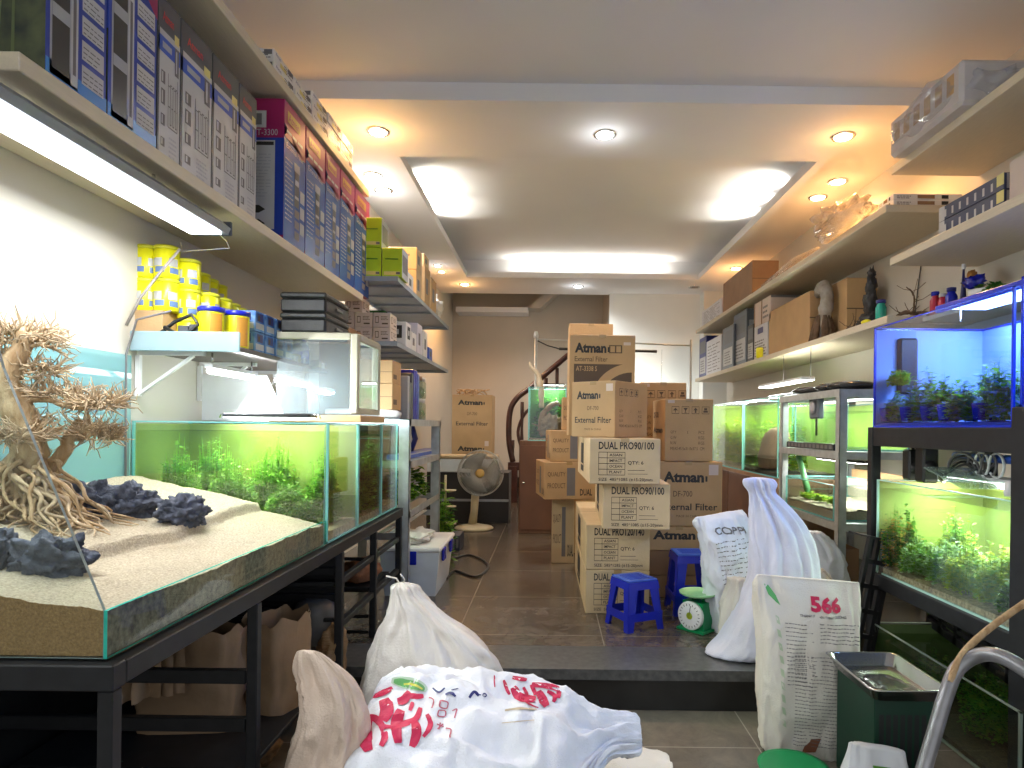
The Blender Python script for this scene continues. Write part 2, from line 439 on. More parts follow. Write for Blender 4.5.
# ================================================================ left wall shelves
ZS, ZU = 2.10, 2.90          # top faces of the two long boards
XS = -1.375
def board(label, x0, x1, y0, y1, z0, z1, m=LAM, brackets=(), edge=None):
    t = root('wall_shelf', label, 'shelf', ((x0+x1)/2,(y0+y1)/2,z0))
    cx, cy = (x0+x1)/2, (y0+y1)/2
    b = MB(); b.cbox(x0-cx,x1-cx,y0-cy,y1-cy,0,z1-z0,m,.003); b.build('board', t)
    for yb in brackets:
        wall = x0 if abs(x0-XL) < .05 else x1; s = 1 if wall == x0 else -1
        q = MB(); q.bar((wall-cx+s*.01,yb-cy,-.01),(wall-cx+s*.30,yb-cy,-.01),.02,.018,WHITE)
        q.bar((wall-cx+s*.01,yb-cy,-.02),(wall-cx+s*.01,yb-cy,-.2),.02,.02,WHITE)
        q.bar((wall-cx+s*.015,yb-cy,-.19),(wall-cx+s*.25,yb-cy,-.02),.018,.012,WHITE); q.build('bracket', t)
    return t
board('long cream wall shelf carrying the tall blue, grey and magenta filter boxes', XL+.003, XS, 1.67, 4.75, ZS-.05, ZS)
board('topmost cream board above the tall filter boxes, close under the ceiling', XL+.003, XS, 1.2, 4.86, ZU-.05, ZU)

BLU = mat('box_blue', (0.02,0.05,0.33), 0.3, var=0.1); BLUL = mat('box_light_blue', (0.03,0.20,0.55), 0.3)
BLUG = mat('box_blue_gradient', (0.03,0.07,0.30), 0.25, col2=(0.06,0.16,0.42), vscale=3)
MAG = mat('box_magenta', (0.32,0.015,0.10), 0.3, var=.1); GOLD = mat('gold_print', (0.50,0.32,0.06), 0.4)
DGREY = mat('box_dark_grey', (0.07,0.075,0.085), 0.35); PANEL = mat('picture_dark_green', (0.02,0.03,0.03), 0.25, col2=(0.10,0.12,0.06), vscale=12)
FILT = mat('filter_photo_black', (0.035,0.035,0.035), 0.3); LBL = mat('print_pale', (0.50,0.50,0.50), 0.4)
GREYL = mat('print_light_grey', (0.36,0.37,0.40), 0.4); BLUM = mat('print_mid_blue', (0.03,0.09,0.45), 0.35); YELP = mat('print_cream_yellow', (0.7,0.6,0.2), 0.4)

def dec_blue(F, sz):
    f = F['right']
    f.rect(0,1,0,.10,BLUL,1); f.rect(.80,1,.86,1,MAG,1)
    f.poly([(.62,1),(1,1),(1,.74),(.80,.80)],MAG,1)
    f.text('Atman', .66,.90,.05,LBL,3, maxw=.3)
    f.rect(.06,.50,.04,.76,GREYL,1); f.rect(.09,.36,.07,.74,FILT,2); f.rect(.38,.49,.05,.78,LBL,2)
    f.rect(.09,.36,.30,.36,GREYL,3); f.rect(.09,.36,.56,.62,GREYL,3); f.rect(.41,.46,.10,.70,INKG,3)
    f.text('External Filter', .08,.88,.05,LBL,2, maxw=.5)
    for k in range(6):
        f.rect(.56,.94,.09+k*.115,.18+k*.115,LBL,2); f.lines(.58,.92,.10+k*.115,.17+k*.115,3,INKG,k,3,.25,4)
    g = F['front']; g.rect(0,1,.02,.46,PANEL,1)
    for k in range(5): g.poly([(.2+.13*k,.1),(.23+.13*k,.1),(.35+.1*k,.42),(.33+.1*k,.42)], mat('picture_moss',(0.10,0.13,0.05),.5),2)
    g.text('Atman', .1,.62,.16,LBL,2, maxw=.8); g.rect(.05,.7,.52,.56,LBL,2)
def dec_grey(F, sz):
    f = F['right']; f.rect(0,1,0,.80,LBL,1); f.rect(0,1,.80,1,DGREY,1); f.rect(0,1,.66,.76,BLUM,2); f.rect(0,.06,0,1,DGREY,2)
    f.text('Atman', .18,.86,.06,mat('red_print',(0.5,0.03,0.03),.4),3,.02, maxw=.5); f.rect(.72,.93,.78,.84,YELP,3); f.lines(.12,.65,.77,.80,1,LBL,2,3)
    f.rect(.74,.93,.58,.76,INKG,3); f.rect(.79,.84,.60,.74,LBL,4); f.rect(.18,.6,.69,.73,GREYL,3)
    for k, h in enumerate((.07,.09,.12,.1)):
        f.rect(.14,.32,.08+k*.13,.08+k*.13+h*.8,INKG,2); f.rect(.17,.22,.09+k*.13,.08+k*.13+h*.7,LBL,3)
    for k in range(3):
        f.rect(.45,.9,.22+.13*k,.228+.13*k,INKG,2); f.rect(.45,.47,.22,.56,INKG,2); f.rect(.88,.90,.22,.56,INKG,2)
        f.poly([(.55+.12*k,.24),(.62+.12*k,.24),(.62+.12*k,.50),(.55+.12*k,.50)],INKG,2); f.poly([(.565+.12*k,.25),(.605+.12*k,.25),(.605+.12*k,.49),(.565+.12*k,.49)],LBL,3)
    f.lines(.5,.88,.04,.18,5,GREYL,5,3)
    F['front'].lines(.1,.9,.1,.7,14,INKG,4,2)
def dec_mag(F, sz):
    f = F['right']; f.rect(0,1,0,.74,BLUG,1); f.poly([(0,.74),(1,.74),(1,.70),(.7,.68),(.45,.74),(.2,.80),(0,.82)],MAG,2)
    f.poly([(0,.74),(.2,.80),(0,.83)],BLUG,2); f.rect(.14,.72,.86,.94,GOLD,3); f.text('Atman',.17,.87,.055,MAG,4,.02,maxw=.5)
    f.lines(.1,.85,.78,.82,1,LBL,3,3,.5,3)
    f.text('External Filter',.1,.67,.04,LBL,3,maxw=.8)
    f.rect(.48,.70,.30,.56,FILT,3); f.rect(.50,.68,.46,.50,LBL,4); f.rect(.50,.68,.36,.38,LBL,4); f.rect(.46,.72,.56,.62,GREYL,3)
    for k in range(3): f.rect(.76,.97,.12+.12*k,.21+.12*k,GREYL,3); f.rect(.5,.72,.06+.08*k,.12+.08*k,INKG,3)
    f.lines(.06,.42,.16,.62,14,GREYL,7,3,.3,4)
    g = F['front']; g.rect(0,1,0,.03,MAG,1); g.rect(.0,1,.03,.72,BLU,1); g.rect(.12,.86,.07,.70,LBL,2); g.rect(.15,.84,.665,.69,INK,3)
    g.lines(.16,.4,.28,.65,26,INKG,3,3,.3,4); g.lines(.46,.8,.30,.62,14,GREYL,5,3,.25,3)
    for k in range(2): g.poly([(.35,.10+k*.1),(.45,.085+k*.1),(.62,.085+k*.1),(.72,.11+k*.1),(.62,.14+k*.1),(.45,.14+k*.1)],INK,3)
    g.rect(.2,.72,.79,.91,LBL,2); g.rect(.28,.65,.81,.89,INKG,3); g.text('AT-3300',.5,.735,.045,LBL,3,maxw=.4)
    F['top'].rect(.1,.9,.2,.8,BLU,1)

def ypx(px, x): return x*FPX/(px-CXP)
GL = 'tall external filter boxes on the long left shelf'
bl = [(40,103,'blue'),(103,153,'blue'),(153,176,'grey'),(176,208,'grey'),(208,235,'grey'),(235,253,'grey')]
lab = {0:'blue filter box with a dark planted-tank picture on its near end, first on the shelf',
 1:'second blue filter box, with a magenta corner, next to the grey-topped boxes',
 2:'narrow grey-topped filter box standing right against the blue ones',
 3:'wide grey-topped white filter box with looping hose drawings, second of the four grey ones',
 4:'third grey-topped filter box on the long left shelf',
 5:'last grey-topped filter box, partly behind the first magenta box'}
for i,(a,b,k) in enumerate(bl):
    y0, y1 = ypx(a,-1.41), ypx(b,-1.41)
    pack('filter_box', lab[i], 'box', (-1.41-.17,(y0+y1)/2,ZS), (.34, y1-y0-.006, .64 if k=='blue' else .58), BLU if k=='blue' else DGREY, dec_blue if k=='blue' else dec_grey, group=GL)
for i,(a,b) in enumerate([(279.7,302),(302,322),(322,337),(337,352),(352,367)]):
    y0, y1 = ypx(a,-1.385)+.01, ypx(b,-1.385)+.003
    pack('filter_box', ordinal(i)+' tall magenta and blue filter box from the near end'
         + (', showing its white printed side' if i==0 else ''), 'box', (-1.385-.165,(y0+y1)/2,ZS), (.33, y1-y0-.006, .725), MAG, dec_mag, group=GL)
# white and navy boxes on the topmost board
def dec_light(F, sz):
    for k in ('right','front','left'):
        f = F[k]; f.rect(.0,.42,.55,1,BLUN if k!='right' else NEARW,1); f.rect(.3,.62,.1,.5,YELP,2); f.lines(.5,.95,.2,.8,3,INKG,3,2)
        f.text('Atman',.08,.6,.28,BROWNINK if k!='right' else BLUN,3,maxw=.35); f.rect(.7,.95,.5,.9,INKG,2)
k = 0
for y0, n in ((3.24,2),(3.50,2),(3.76,3),(4.02,3),(4.28,3)):
    for j in range(n):
        names = ['bottom','middle','top'] if n==3 else ['bottom','top']
        pack('lamp_carton', f'white and navy box on the topmost board, {names[j]} of the {ordinal(k)} pile', 'box',
             (XS-.1+rnd.uniform(-.006,.006), y0+.125, ZU+j*.062), (.16,.25,.06), NEARW, dec_light, group='white and navy boxes on the topmost board')
    k += 1

# fluorescent lamp under the long shelf
E_TUBE = mat('fluorescent_face', (1,1,1), emit=9, erg=(0.93,0.97,1.0))
ALU = mat('brushed_aluminium', (0.28,0.31,0.38), 0.35, metal=.5)
t = root('aquarium_lamp', 'long bright fluorescent lamp in a grey housing hung under the left shelf', 'lamp', (-1.45,1.86,1.955))
m = MB(); m.add([(x,y,z) for y in (-.88,.9) for x,z in ((-.085,-.005),(.075,-.005),(.085,.02),(.05,.05),(-.06,.05))],
   [(0,1,2,3,4),(9,8,7,6,5)]+[(i,i+5,(i+1)%5+5,(i+1)%5) for i in range(5)], ALU); m.build('housing', t)
m = MB(); m.box(-.07,.06,-.86,.87,-.012,-.0055,E_TUBE); m.build('diffuser', t)
m = MB(); m.cbox(-.085,.086,.9,.915,-.008,.052,mat('dark_end_cap',(0.05,0.06,0.09),.4)); m.build('end_cap', t)
m = MB(); m.tube([(.05,.85,-.006),(.05,.93,-.02),(.05,.96,-.045),(-.16,.97,-.06),(-.17,.97,-.02)],.003,CHROME,6); m.build('wire_bracket', t)
for yy in (-.5,.5):
    m = MB(); m.cyl((0,yy,.05),(0,yy,.097),.006,CHROME,8); m.build('hanger', t)
m = MB(); m.tube([(-.17,.97,-.05),(-.23,.93,-.16),(-.29,.89,-.28),(-.335,.87,-.40)],.006,mat('grey_cable',(0.25,0.22,0.2),.4),8); tag(m.build('lamp_cable',center=False),'grey cable slanting from the lamp bracket down behind the yellow tins','cable').location=Vector((-1.45,1.86,1.955))
for yy,l in ((-.45,.85),(.45,.85)):
    l = lamp('AREA', (0,yy,-.02), 11, (0.93,0.97,1.0), .11, rot=(0,0,0), sizey=l); l.parent = t

# ================================================================ the lower wall shelf with tins
ZT = 1.485
board('low narrow shelf with white brackets holding the yellow tins', XL+.003, -1.36, 2.80, 3.98, ZT-.022, ZT, mat('dark_shelf_board',(0.10,0.08,0.07),.5), brackets=(2.85,3.35,3.85))
m = MB(); m.cbox(XL+.02,-1.33,2.775,2.785,ZT-.03,ZT+.055,clear('pale_glass_strip',(0.75,0.88,0.92),film=((0.45,0.62,0.68),.55))); tag(m.build('glass_strip'),'pale blue-grey glass strip standing at the near end of the tin shelf','glass')
YEL = mat('tin_yellow', (0.80,0.76,0.01), 0.3, var=.08); YELD = mat('tin_lid_yellow', (0.66,0.66,0.03), 0.35)
TINB = mat('tin_label_blue', (0.12,0.20,0.42), .4)
def tin(x, y, z, h=.135, r=.05, label='', group='yellow tins stacked on the low left shelf', lid=YELD, ang=0):
    t = root('food_tin', label, 'tin', (x,y,z), ang, group)
    m = MB(); m.lathe([(r*.93,0),(r,.006),(r,h*.86),(r*.95,h*.88)], (0,0,0), YEL, 20)
    for a0,hh,c,z0 in ((-2.2,.035,LBL,.05),(-.9,.035,LBL,.05),(-2.0,.025,TINB,.022),(-.8,.025,TINB,.02)):
        pts=[(a0+.16*k) for k in range(6)]
        for q in range(5):
            a,b=pts[q],pts[q+1]
            m.quad([(r*1.012*math.cos(a),r*1.012*math.sin(a),z0),(r*1.012*math.cos(b),r*1.012*math.sin(b),z0),(r*1.012*math.cos(b),r*1.012*math.sin(b),z0+hh),(r*1.012*math.cos(a),r*1.012*math.sin(a),z0+hh)],c)
    m.build('can', t)
    m = MB(); m.lathe([(r*.96,h*.88),(r*1.03,h*.885),(r*1.03,h*.97),(r*.95,h),(r*.2,h*1.0)], (0,0,0), lid, 20); m.build('lid', t)
    return t
def stackof(px, y, zbase, n, label, r=.05, h=.135):
    p = P(px, 300, Y=y)
    for k in range(n):
        tin(p.x, y, zbase+k*h, h, r, label + (', ' + (['bottom','top'] if n==2 else ['bottom','middle','top'] if n==3 else [''])[k] + ' one' if n>1 else ''), ang=rnd.uniform(-.5,.5))
# cardboard carton under the first stack
def open_carton(name, label, loc, size, rotz=0, m=KRAFT, flaps=True):
    w,d,h = size; t = root(name, label, 'box', loc, rotz); th=.006
    q = MB(); q.box(-w/2,w/2,-d/2,-d/2+th,0,h,m).box(-w/2,w/2,d/2-th,d/2,0,h,m).box(-w/2,-w/2+th,-d/2,d/2,0,h,m).box(w/2-th,w/2,-d/2,d/2,0,h,m).box(-w/2,w/2,-d/2,d/2,0,th,m)
    q.build('box_body', t)
    if flaps:
        q = MB(); q.obox((-w/2-.03,0,h+.02),(.07,d,.005),m,(0,R(40),0)); q.build('flap', t)
        q = MB(); q.obox((w/2+.03,0,h+.02),(.07,d,.005),m,(0,R(-50),0)); q.build('flap', t)
    return t
YT = 2.93
pack('small_carton','brown carton on the low left shelf under the first two yellow tins','box',(P(155,320,Y=2.95).x,2.91,ZT),(.20,.14,.155),KRAFT)
m = MB()
for k,pxx in enumerate((147,167)):
    for j in range(2):
        tin(P(pxx,300,Y=2.91).x, 2.905, ZT+.157+j*.147+(.0 if k==0 else .0), .145,.052,
            f'yellow tin on the brown carton, {"left" if k==0 else "right"} stack, {["lower","upper"][j]} one')
stackof(189, 2.97, ZT, 3, 'yellow tin in the stack directly right of the carton', r=.048, h=.135)
for i,(px_,y_,n) in enumerate([(211,3.05,2),(224,3.17,2),(233,3.30,2),(240,3.43,2)]):
    stackof(px_-3, y_, ZT, n, f'yellow tin in the {ordinal(i)} stack behind the blue-lidded tubs')
for i,(px_,y_) in enumerate([(187,3.10),(199,3.23),(208,3.36),(217,3.5)]):
    stackof(px_, y_, ZT, 3, f'yellow tin at the wall, {ordinal(i)} stack of the rear row')
# two tubs with blue lids
TUBO = mat('tub_orange_label', (0.55,0.25,0.03), .4)
for i,px_ in enumerate((211,237)):
    y = 2.84+i*.10
    p = P(px_, 330, Y=y); r = .052
    t = root('feed_tub', ['yellow tub with a blue lid, nearer the lamp cable','second yellow tub with a blue lid, beside the blue packages'][i], 'tub', (p.x,y,ZT), 0, 'blue-lidded tubs on the low left shelf')
    m = MB(); m.lathe([(r*.9,0),(r*.98,.01),(r,.14),(r*.98,.15)], (0,0,0), YEL, 24)
    for q in range(8):
        a = -PI*.38+.13*q; b = a+.13
        m.quad([(r*1.01*math.cos(a),r*1.01*math.sin(a),.01),(r*1.01*math.cos(b),r*1.01*math.sin(b),.01),(r*1.015*math.cos(b),r*1.015*math.sin(b),.138),(r*1.015*math.cos(a),r*1.015*math.sin(a),.138)],TUBO)
    for q in range(4):
        a = -PI*.75+.12*q; b = a+.12
        m.quad([(r*1.01*math.cos(a),r*1.01*math.sin(a),.01),(r*1.01*math.cos(b),r*1.01*math.sin(b),.01),(r*1.01*math.cos(b),r*1.01*math.sin(b),.05),(r*1.01*math.cos(a),r*1.01*math.sin(a),.05)],LBL)
    m.build('tub_body', t)
    m = MB(); m.lathe([(r*1.0,.146),(r*1.07,.148),(r*1.07,.164),(r*1.0,.168),(r*.2,.166)], (0,0,0), mat('lid_blue',(0.01,0.015,0.35),.3), 24); m.build('lid', t)
# small dark blocks and cables
for i,(a,h,c) in enumerate([(176,.05,BLUN),(186,.085,DGREY),(197,.09,DGREY)]):
    p = P(a,325,Y=2.83); pack('small_box', ['low navy packet behind the glass strip','grey packet beside the yellow tubs, nearer the carton','grey packet touching the first blue-lidded tub'][i],'box',(p.x,2.83,ZT),(.045,.05,h),c)
m = MB(); m.tube([(-1.77,2.80,ZT+.05),(-1.70,2.79,ZT+.03),(-1.62,2.80,ZT+.10),(-1.55,2.80,ZT+.13),(-1.52,2.80,ZT+.09),(-1.58,2.79,ZT+.03),(-1.66,2.79,ZT+.075)],.008,BLACK,8); tag(m.build('coiled_cord'),'black looped cord lying on the glass strip end of the tin shelf','cord')
m = MB(); m.tube([(-1.62,2.77,ZT+.14),(-1.76,2.76,ZT+.10),(-1.80,2.755,ZT-.05),(-1.795,2.75,ZT-.3),(-1.79,2.75,ZT-.8)],.005,INKG,8); tag(m.build('power_cable'),'thin dark cord hanging down the back corner of the sand tank','cord')
# blue packages and bottles
PKG = mat('package_blue', (0.05,0.16,0.50), 0.2, col2=(0.25,0.42,0.68), vscale=18)
def dec_pk(F, sz):
    for k in ('front','right'):
        F[k].rect(.08,.92,.12,.42,LBL,1).rect(.2,.8,.5,.9,BLUN,1).rect(.3,.5,.55,.8,BROWNINK,2)
k=0
for iy in range(4):
    for iz in range(2):
        y = 3.08+iy*.115; p = P(262+iy*8, 330, Y=y)
        pack('filter_media_pack', f'small blue package, {["lower","upper"][iz]} one in the {ordinal(iy)} pile behind the tubs', 'package', (-1.43,y,ZT+iz*.098), (.1,.10,.095), PKG, dec_pk, group='small blue packages on the tin shelf')
def bottle(name, label, loc, r, h, body, cap, group=None, neck=.35, band=None):
    t = root(name, label, 'bottle', loc, 0, group)
    m = MB(); m.lathe([(r*.9,0),(r,.008),(r,h*.62),(r*.85,h*.70),(r*neck,h*.80),(r*neck,h*.84)],(0,0,0),body,18)
    if band: m.lathe([(r*1.01,h*.18),(r*1.01,h*.5)],(0,0,0),band,18)
    m.build('bottle_body', t)
    m = MB(); m.lathe([(r*neck*1.25,h*.83),(r*neck*1.3,h*.99),(r*neck*1.1,h),(r*.05,h)],(0,0,0),cap,14); m.build('cap', t); return t
BTL = clear('blue_tint_bottle', (0.35,0.55,0.9), film=((0.1,0.25,0.6),.35))
bottle('liquid_bottle','small blue bottle with a navy cap right of the blue packages',(-1.40,3.58,ZT),.034,.13,BTL,BLUN,None,.5,BLUP)
bottle('liquid_bottle','larger clear blue bottle standing by itself near the end of the tin shelf',(P(302,340,Y=3.66).x,3.66,ZT),.04,.15,BTL,BLUN,None,.5,BLUP)
for i,(px_,y) in enumerate([(258,3.72),(270,3.80)]):
    bottle('liquid_bottle',['dark navy-capped bottle at the wall behind the blue packages, nearer one','dark navy-capped bottle at the wall behind the blue packages, farther one'][i],(-1.66,y-.1,ZT),.045,.26,BLUN,BLUN,None,.5,BROWNINK)
for i in range(5):
    pack('small_packet', f'{ordinal(i)} of the five little tan and white packets along the shelf edge', 'packet', (-1.395,3.50+i*.055+(.2 if i>2 else 0),ZT),(.05,.045,.035+.008*(i%2)),KRAFT2 if i%2 else NEARW,group='little packets on the shelf edge')
# fluorescent tubes under the tin shelf
E_T2 = mat('tube_glow', (1,1,1), emit=14, erg=(0.95,0.98,1.0))
for i,(y0,x) in enumerate(((2.86,-1.50),(3.42,-1.44))):
    t = root('tube_lamp', ['glowing tube lamp under the tin shelf, nearer one','glowing tube lamp under the tin shelf, farther one'][i], 'lamp', (x,y0,ZT-.105))
    m = MB(); m.cyl((0,0,0),(0,.42,0),.014,E_T2,12); m.build('tube', t)
    m = MB(); m.box(-.018,.018,-.01,.43,.012,.03,WHITE); m.build('housing', t)
    for yy in (.02,.4):
        m = MB(); m.cyl((0,yy,.03),(0,yy,.08),.004,CHROME,6); m.build('clip', t)
    l = lamp('AREA', (0,.2,-.02), 22, (0.95,0.98,1.0), .03, rot=(0,R(-50),0), sizey=.42); l.parent = t

# ================================================================ black stand and the row of tanks
GX, GY0, GY1, GZ = -.955, 1.41, 2.79, .635
TG = clear('tank_glass', (0.95,0.99,0.975), gloss=.9)
GEDGE = mat('glass_cut_edge', (0.02,0.42,0.32), .15, emit=0.0, var=.2, vscale=30)
t = root('tank_stand', 'long black steel stand under the row of tanks by the left wall', 'stand', ((XL+GX)/2, 2.8, ZLOW))
sx = (XL+GX)/2; ex = GX+.03
def SB(name, a): # world boxes -> local
    q = MB()
    for (x0,x1,y0,y1,z0,z1) in a: q.cbox(x0-sx,x1-sx,y0-2.8,y1-2.8,z0-ZLOW,z1-ZLOW,STEELB,.003)
    return q.build(name, t)
SB('top_rail', [(ex-.045,ex,1.4305,4.12,GZ-.06,GZ-.008)])
SB('top_rail', [(XL+.02,XL+.06,1.39,4.12,GZ-.06,GZ-.008)])
SB('top_rail', [(XL+.02,ex,1.385,1.43,GZ-.062,GZ-.006)])
for y in (2.1,2.78,3.45,4.08): SB('cross_rail', [(XL+.06,ex-.045,y,y+.03,GZ-.05,GZ-.01)])
for y in (1.39,2.08,2.93,3.50,4.08):
    z0 = ZLOW if y < YS-.05 else 0.0
    SB('post', [(ex-.038,ex-.004,y,y+.034,z0,GZ-.063)])
    if y in (1.39,2.93,4.08): SB('post', [(XL+.02,XL+.06,y,y+.042,z0,GZ-.06)])
for z in (.32,.095):
    SB('shelf_rail', [(XL+.06,ex-.045,1.40,1.43,z-.03,z)])
    SB('shelf_rail', [(ex-.043,ex-.01,2.122,2.93,z-.03,z)]) if False else None
for z in (.355,.20,.02):
    SB('side_rail', [(XL+.06,ex-.045,2.09,2.115,z-.045,z)])
for z in (.43,.27,.12,.035):
    SB('shelf_rail', [(XL+.06,ex-.045,2.95,2.965,z-.018,z)])
    SB('shelf_rail', [(XL+.06,ex-.045,3.52,3.535,z-.018,z)])
for k in range(9): SB('panel_slat', [(XL+.06,ex-.05,3.035,3.06,.01+.062*k,.045+.062*k)])
SB('lower_deck', [(XL+.06,ex-.05,2.13,2.93,.0,.018)])
SB('slat_backing', [(XL+.06,ex-.05,3.061,3.07,.002,GZ-.065)])
for z in (.45,.25):
    SB('side_rail', [(ex-.043,ex-.012,2.97,4.08,z-.03,z)])
SB('shade_panel', [(XL+.003,XL+.018,1.40,4.10,ZLOW,GZ-.07)]) if False else None
SB('shade_panel', [(XL+.003,XL+.018,1.40,3.05,ZLOW+.002,GZ-.07)]); SB('shade_panel', [(XL+.003,XL+.018,3.45,4.10,.002,GZ-.07)]); SB('shade_panel', [(XL+.003,XL+.018,3.06,3.44,.002,GZ-.07)])  # black sheets added to imitate the shade under the stand
for i,y in enumerate((4.3,)): pass

# display tank with the sand
t = root('sand_tank', 'open glass tank of pale sand with a slanted near pane, nearest tank on the left', 'aquarium', ((XL+GX)/2,(GY0+GY1)/2,GZ))
ox, oy = (XL+GX)/2, (GY0+GY1)/2
def loc(p): return (p[0]-ox, p[1]-oy, p[2]-GZ)
th = .008
m = MB(); m.box(XL+.01-ox,GX-ox,GY0-oy,GY1-oy,-.006,0.002,TG); m.build('bottom_pane', t)
def prism(poly, d0, d1, axis, mface, medge):
    """a flat sheet with thickness: poly in (a,z), extruded along axis; big faces mface, rim medge"""
    q = MB(); n = len(poly)
    f = (lambda a,z,d: (a,d,z)) if axis=='Y' else (lambda a,z,d: (d,a,z))
    A = [f(a,z,d0) for a,z in poly]; B = [f(a,z,d1) for a,z in poly]
    q.quad(A[::-1], mface); q.quad(B, mface)
    for i in range(n): q.quad([A[i],A[(i+1)%n],B[(i+1)%n],B[i]], medge)
    return q
q = prism([(XL+.01-ox,0),(GX-.009-ox,0),(GX-.009-ox,.105),(-1.19-ox,.63),(-1.24-ox,.80),(XL+.01-ox,.82)], GY0-oy, GY0+th-oy, 'Y', TG, mat('frosted_glass_edge',(0.25,0.33,0.33),.3)); q.build('slanted_pane', t)
q = prism([(GY0-oy,0),(GY1-oy,0),(GY1-oy,.10),(GY0-oy,.105)], GX-th-ox, GX-ox, 'X', TG, GEDGE); q.build('front_pane', t)
q = prism([(GY0-oy,0),(GY1-oy,0),(GY1-oy,.80),(GY0-oy,.80)], XL+.012-ox, XL+.02-ox, 'X', clear('back_glass_aqua',(0.62,0.86,0.88),film=((0.50,0.80,0.84),.30)), GEDGE); q.build('back_pane', t)
m = MB()
q = prism([(XL+.021-ox,0),(GX-.009-ox,0),(GX-.009-ox,.505),(XL+.021-ox,.505)], GY1-.008-oy, GY1-oy, 'Y', TG, mat('pale_glass_edge',(0.35,0.60,0.62),.25)); q.build('far_pane', t)
# sand
SAND = mat('pale_sand', (0.43,0.365,0.265), 0.95, var=0.28, vscale=180, bump=0.6, bscale=220, spec=.1)
nt = SAND.node_tree
SANDE = mat('sand_seen_edge_on', (0.40,0.235,0.095), 0.9, col2=(0.24,0.13,0.05), vscale=150, bump=.4, bscale=200, spec=.1)
SANDF = mat('gravel_layer', (0.34,0.30,0.21), 0.9, col2=(0.14,0.12,0.09), vscale=70, bump=.4, bscale=200, spec=.1)
def zsand(x, y):
    u = (GX-x)/(GX-XL); v = (y-GY0)/(GY1-GY0)
    z = .735 - .012*v + .17*u*(.35+.65*v) + .05*u*(1-v)
    # raised terrace: line from near-front to the far right
    s = u - (.31 + .02*math.sin(v*9))
    if v > .12: z += .034*max(0,min(1,(s)/.015))*min(1,(v-.12)/.1)
    z += .010*mnoise.noise(Vector((x*6,y*6,1))) + .004*mnoise.noise(Vector((x*22,y*22,3))) + .0022*mnoise.noise(Vector((x*90,y*90,5)))
    return z
m = MB()
ix0, ix1, iy0, iy1 = XL+.023, GX-.009, GY0+.009, GY1-.009
NX, NY = 130, 190
g = [[None]*(NX+1) for _ in range(NY+1)]
vs=[]; fs=[]
for j in range(NY+1):
    for i in range(NX+1):
        x = ix0+(ix1-ix0)*i/NX; y = iy0+(iy1-iy0)*j/NY
        z = zsand(x,y)
        if j==0: z = z
        vs.append((x-ox,y-oy,z-GZ))
for j in range(NY):
    for i in range(NX): fs.append((j*(NX+1)+i, j*(NX+1)+i+1, (j+1)*(NX+1)+i+1, (j+1)*(NX+1)+i))
m.add(vs,fs,SAND,True)
for j,mm in ((0,SANDE),(NY,SANDF)):
    row=[vs[j*(NX+1)+i] for i in range(NX+1)]; bb=[(v[0],v[1],.003) for v in row]
    m.add(row+bb,[((i,i+1,NX+2+i,NX+1+i) if j else (i+1,i,NX+1+i,NX+2+i)) for i in range(NX)],mm)
for i,mm in ((NX,SANDF),(0,SANDF)):
    col=[vs[j*(NX+1)+i] for j in range(NY+1)]; bb=[(v[0],v[1],.003) for v in col]
    m.add(col+bb,[(j,j+1,NY+2+j,NY+1+j) for j in range(NY)],mm)
o = m.build('sand_bed', loc=(ox,oy,GZ)); tag(o,'pale raked sand with a low terrace filling the slanted-pane tank','sand',kind='stuff')

# lava rocks
LAVA = mat('dark_lava_rock', (0.035,0.04,0.055), 0.85, col2=(0.12,0.13,0.17), vscale=25, bump=1.0, bscale=55, spec=.3)
rocks = [(50,533,1.62,.080,.055,.055,'broad dark lava rock in front of the bonsai driftwood trunk'),
         (-8,528,1.60,.05,.045,.05,'dark lava rock cut off by the picture edge, beside the broad one'),
         (88,487,2.12,.085,.06,.06,'dark knobbly lava rock behind the driftwood roots'),
         (126,503,2.18,.085,.055,.06,'long dark lava rock trailing from the driftwood roots toward the small lone rock'),
         (183,513,2.22,.075,.05,.048,'small lone dark lava rock on the open sand')]
for i,(px_,py_,y,a,b,c,l) in enumerate(rocks):
    p = P(px_,py_,Y=y); z = zsand(p.x,y)
    m = MB(); m.blob((p.x,y,z+c*.42),(a*1.1,b,c*1.25),LAVA,5,.42,2.6,i+3,True,rot=.3*i)
    tag(m.build('lava_rock'),l,'rock',group='dark lava rocks on the sand')

# bonsai driftwood
BARK = mat('bleached_driftwood', (0.52,0.38,0.22), 0.8, col2=(0.30,0.18,0.08), vscale=14, bump=.6, bscale=50, stretch=(3,3,1))
TWIG = mat('bleached_twig', (0.46,0.34,0.21), 0.8, var=.35, vscale=20)
rr = random.Random(3)
TB = P(20,535,Y=1.95); TB.z = zsand(TB.x,1.95)-.01
t = root('bonsai_driftwood', 'bleached bonsai-shaped driftwood with clouds of fine twigs in the sand tank', 'driftwood', TB)
def WL(px,py,y): return P(px,py,Y=y)-TB
m = MB()
trunk = [WL(22,545,1.95),WL(18,510,1.95),WL(22,470,1.95),WL(30,445,1.95),WL(14,405,1.93),WL(8,375,1.93),WL(20,350,1.94),WL(24,330,1.95)]
tr = [.060,.048,.042,.040,.034,.030,.022,.014]
def curve(pts, n=4):
    out=[]
    for i in range(len(pts)-1):
        p0=pts[max(i-1,0)];p1=pts[i];p2=pts[i+1];p3=pts[min(i+2,len(pts)-1)]
        for k in range(n):
            u=k/n; out.append(.5*((2*p1)+(p2-p0)*u+(2*p0-5*p1+4*p2-p3)*u*u+(3*p1-p0-3*p2+p3)*u**3))
    out.append(pts[-1]); return out
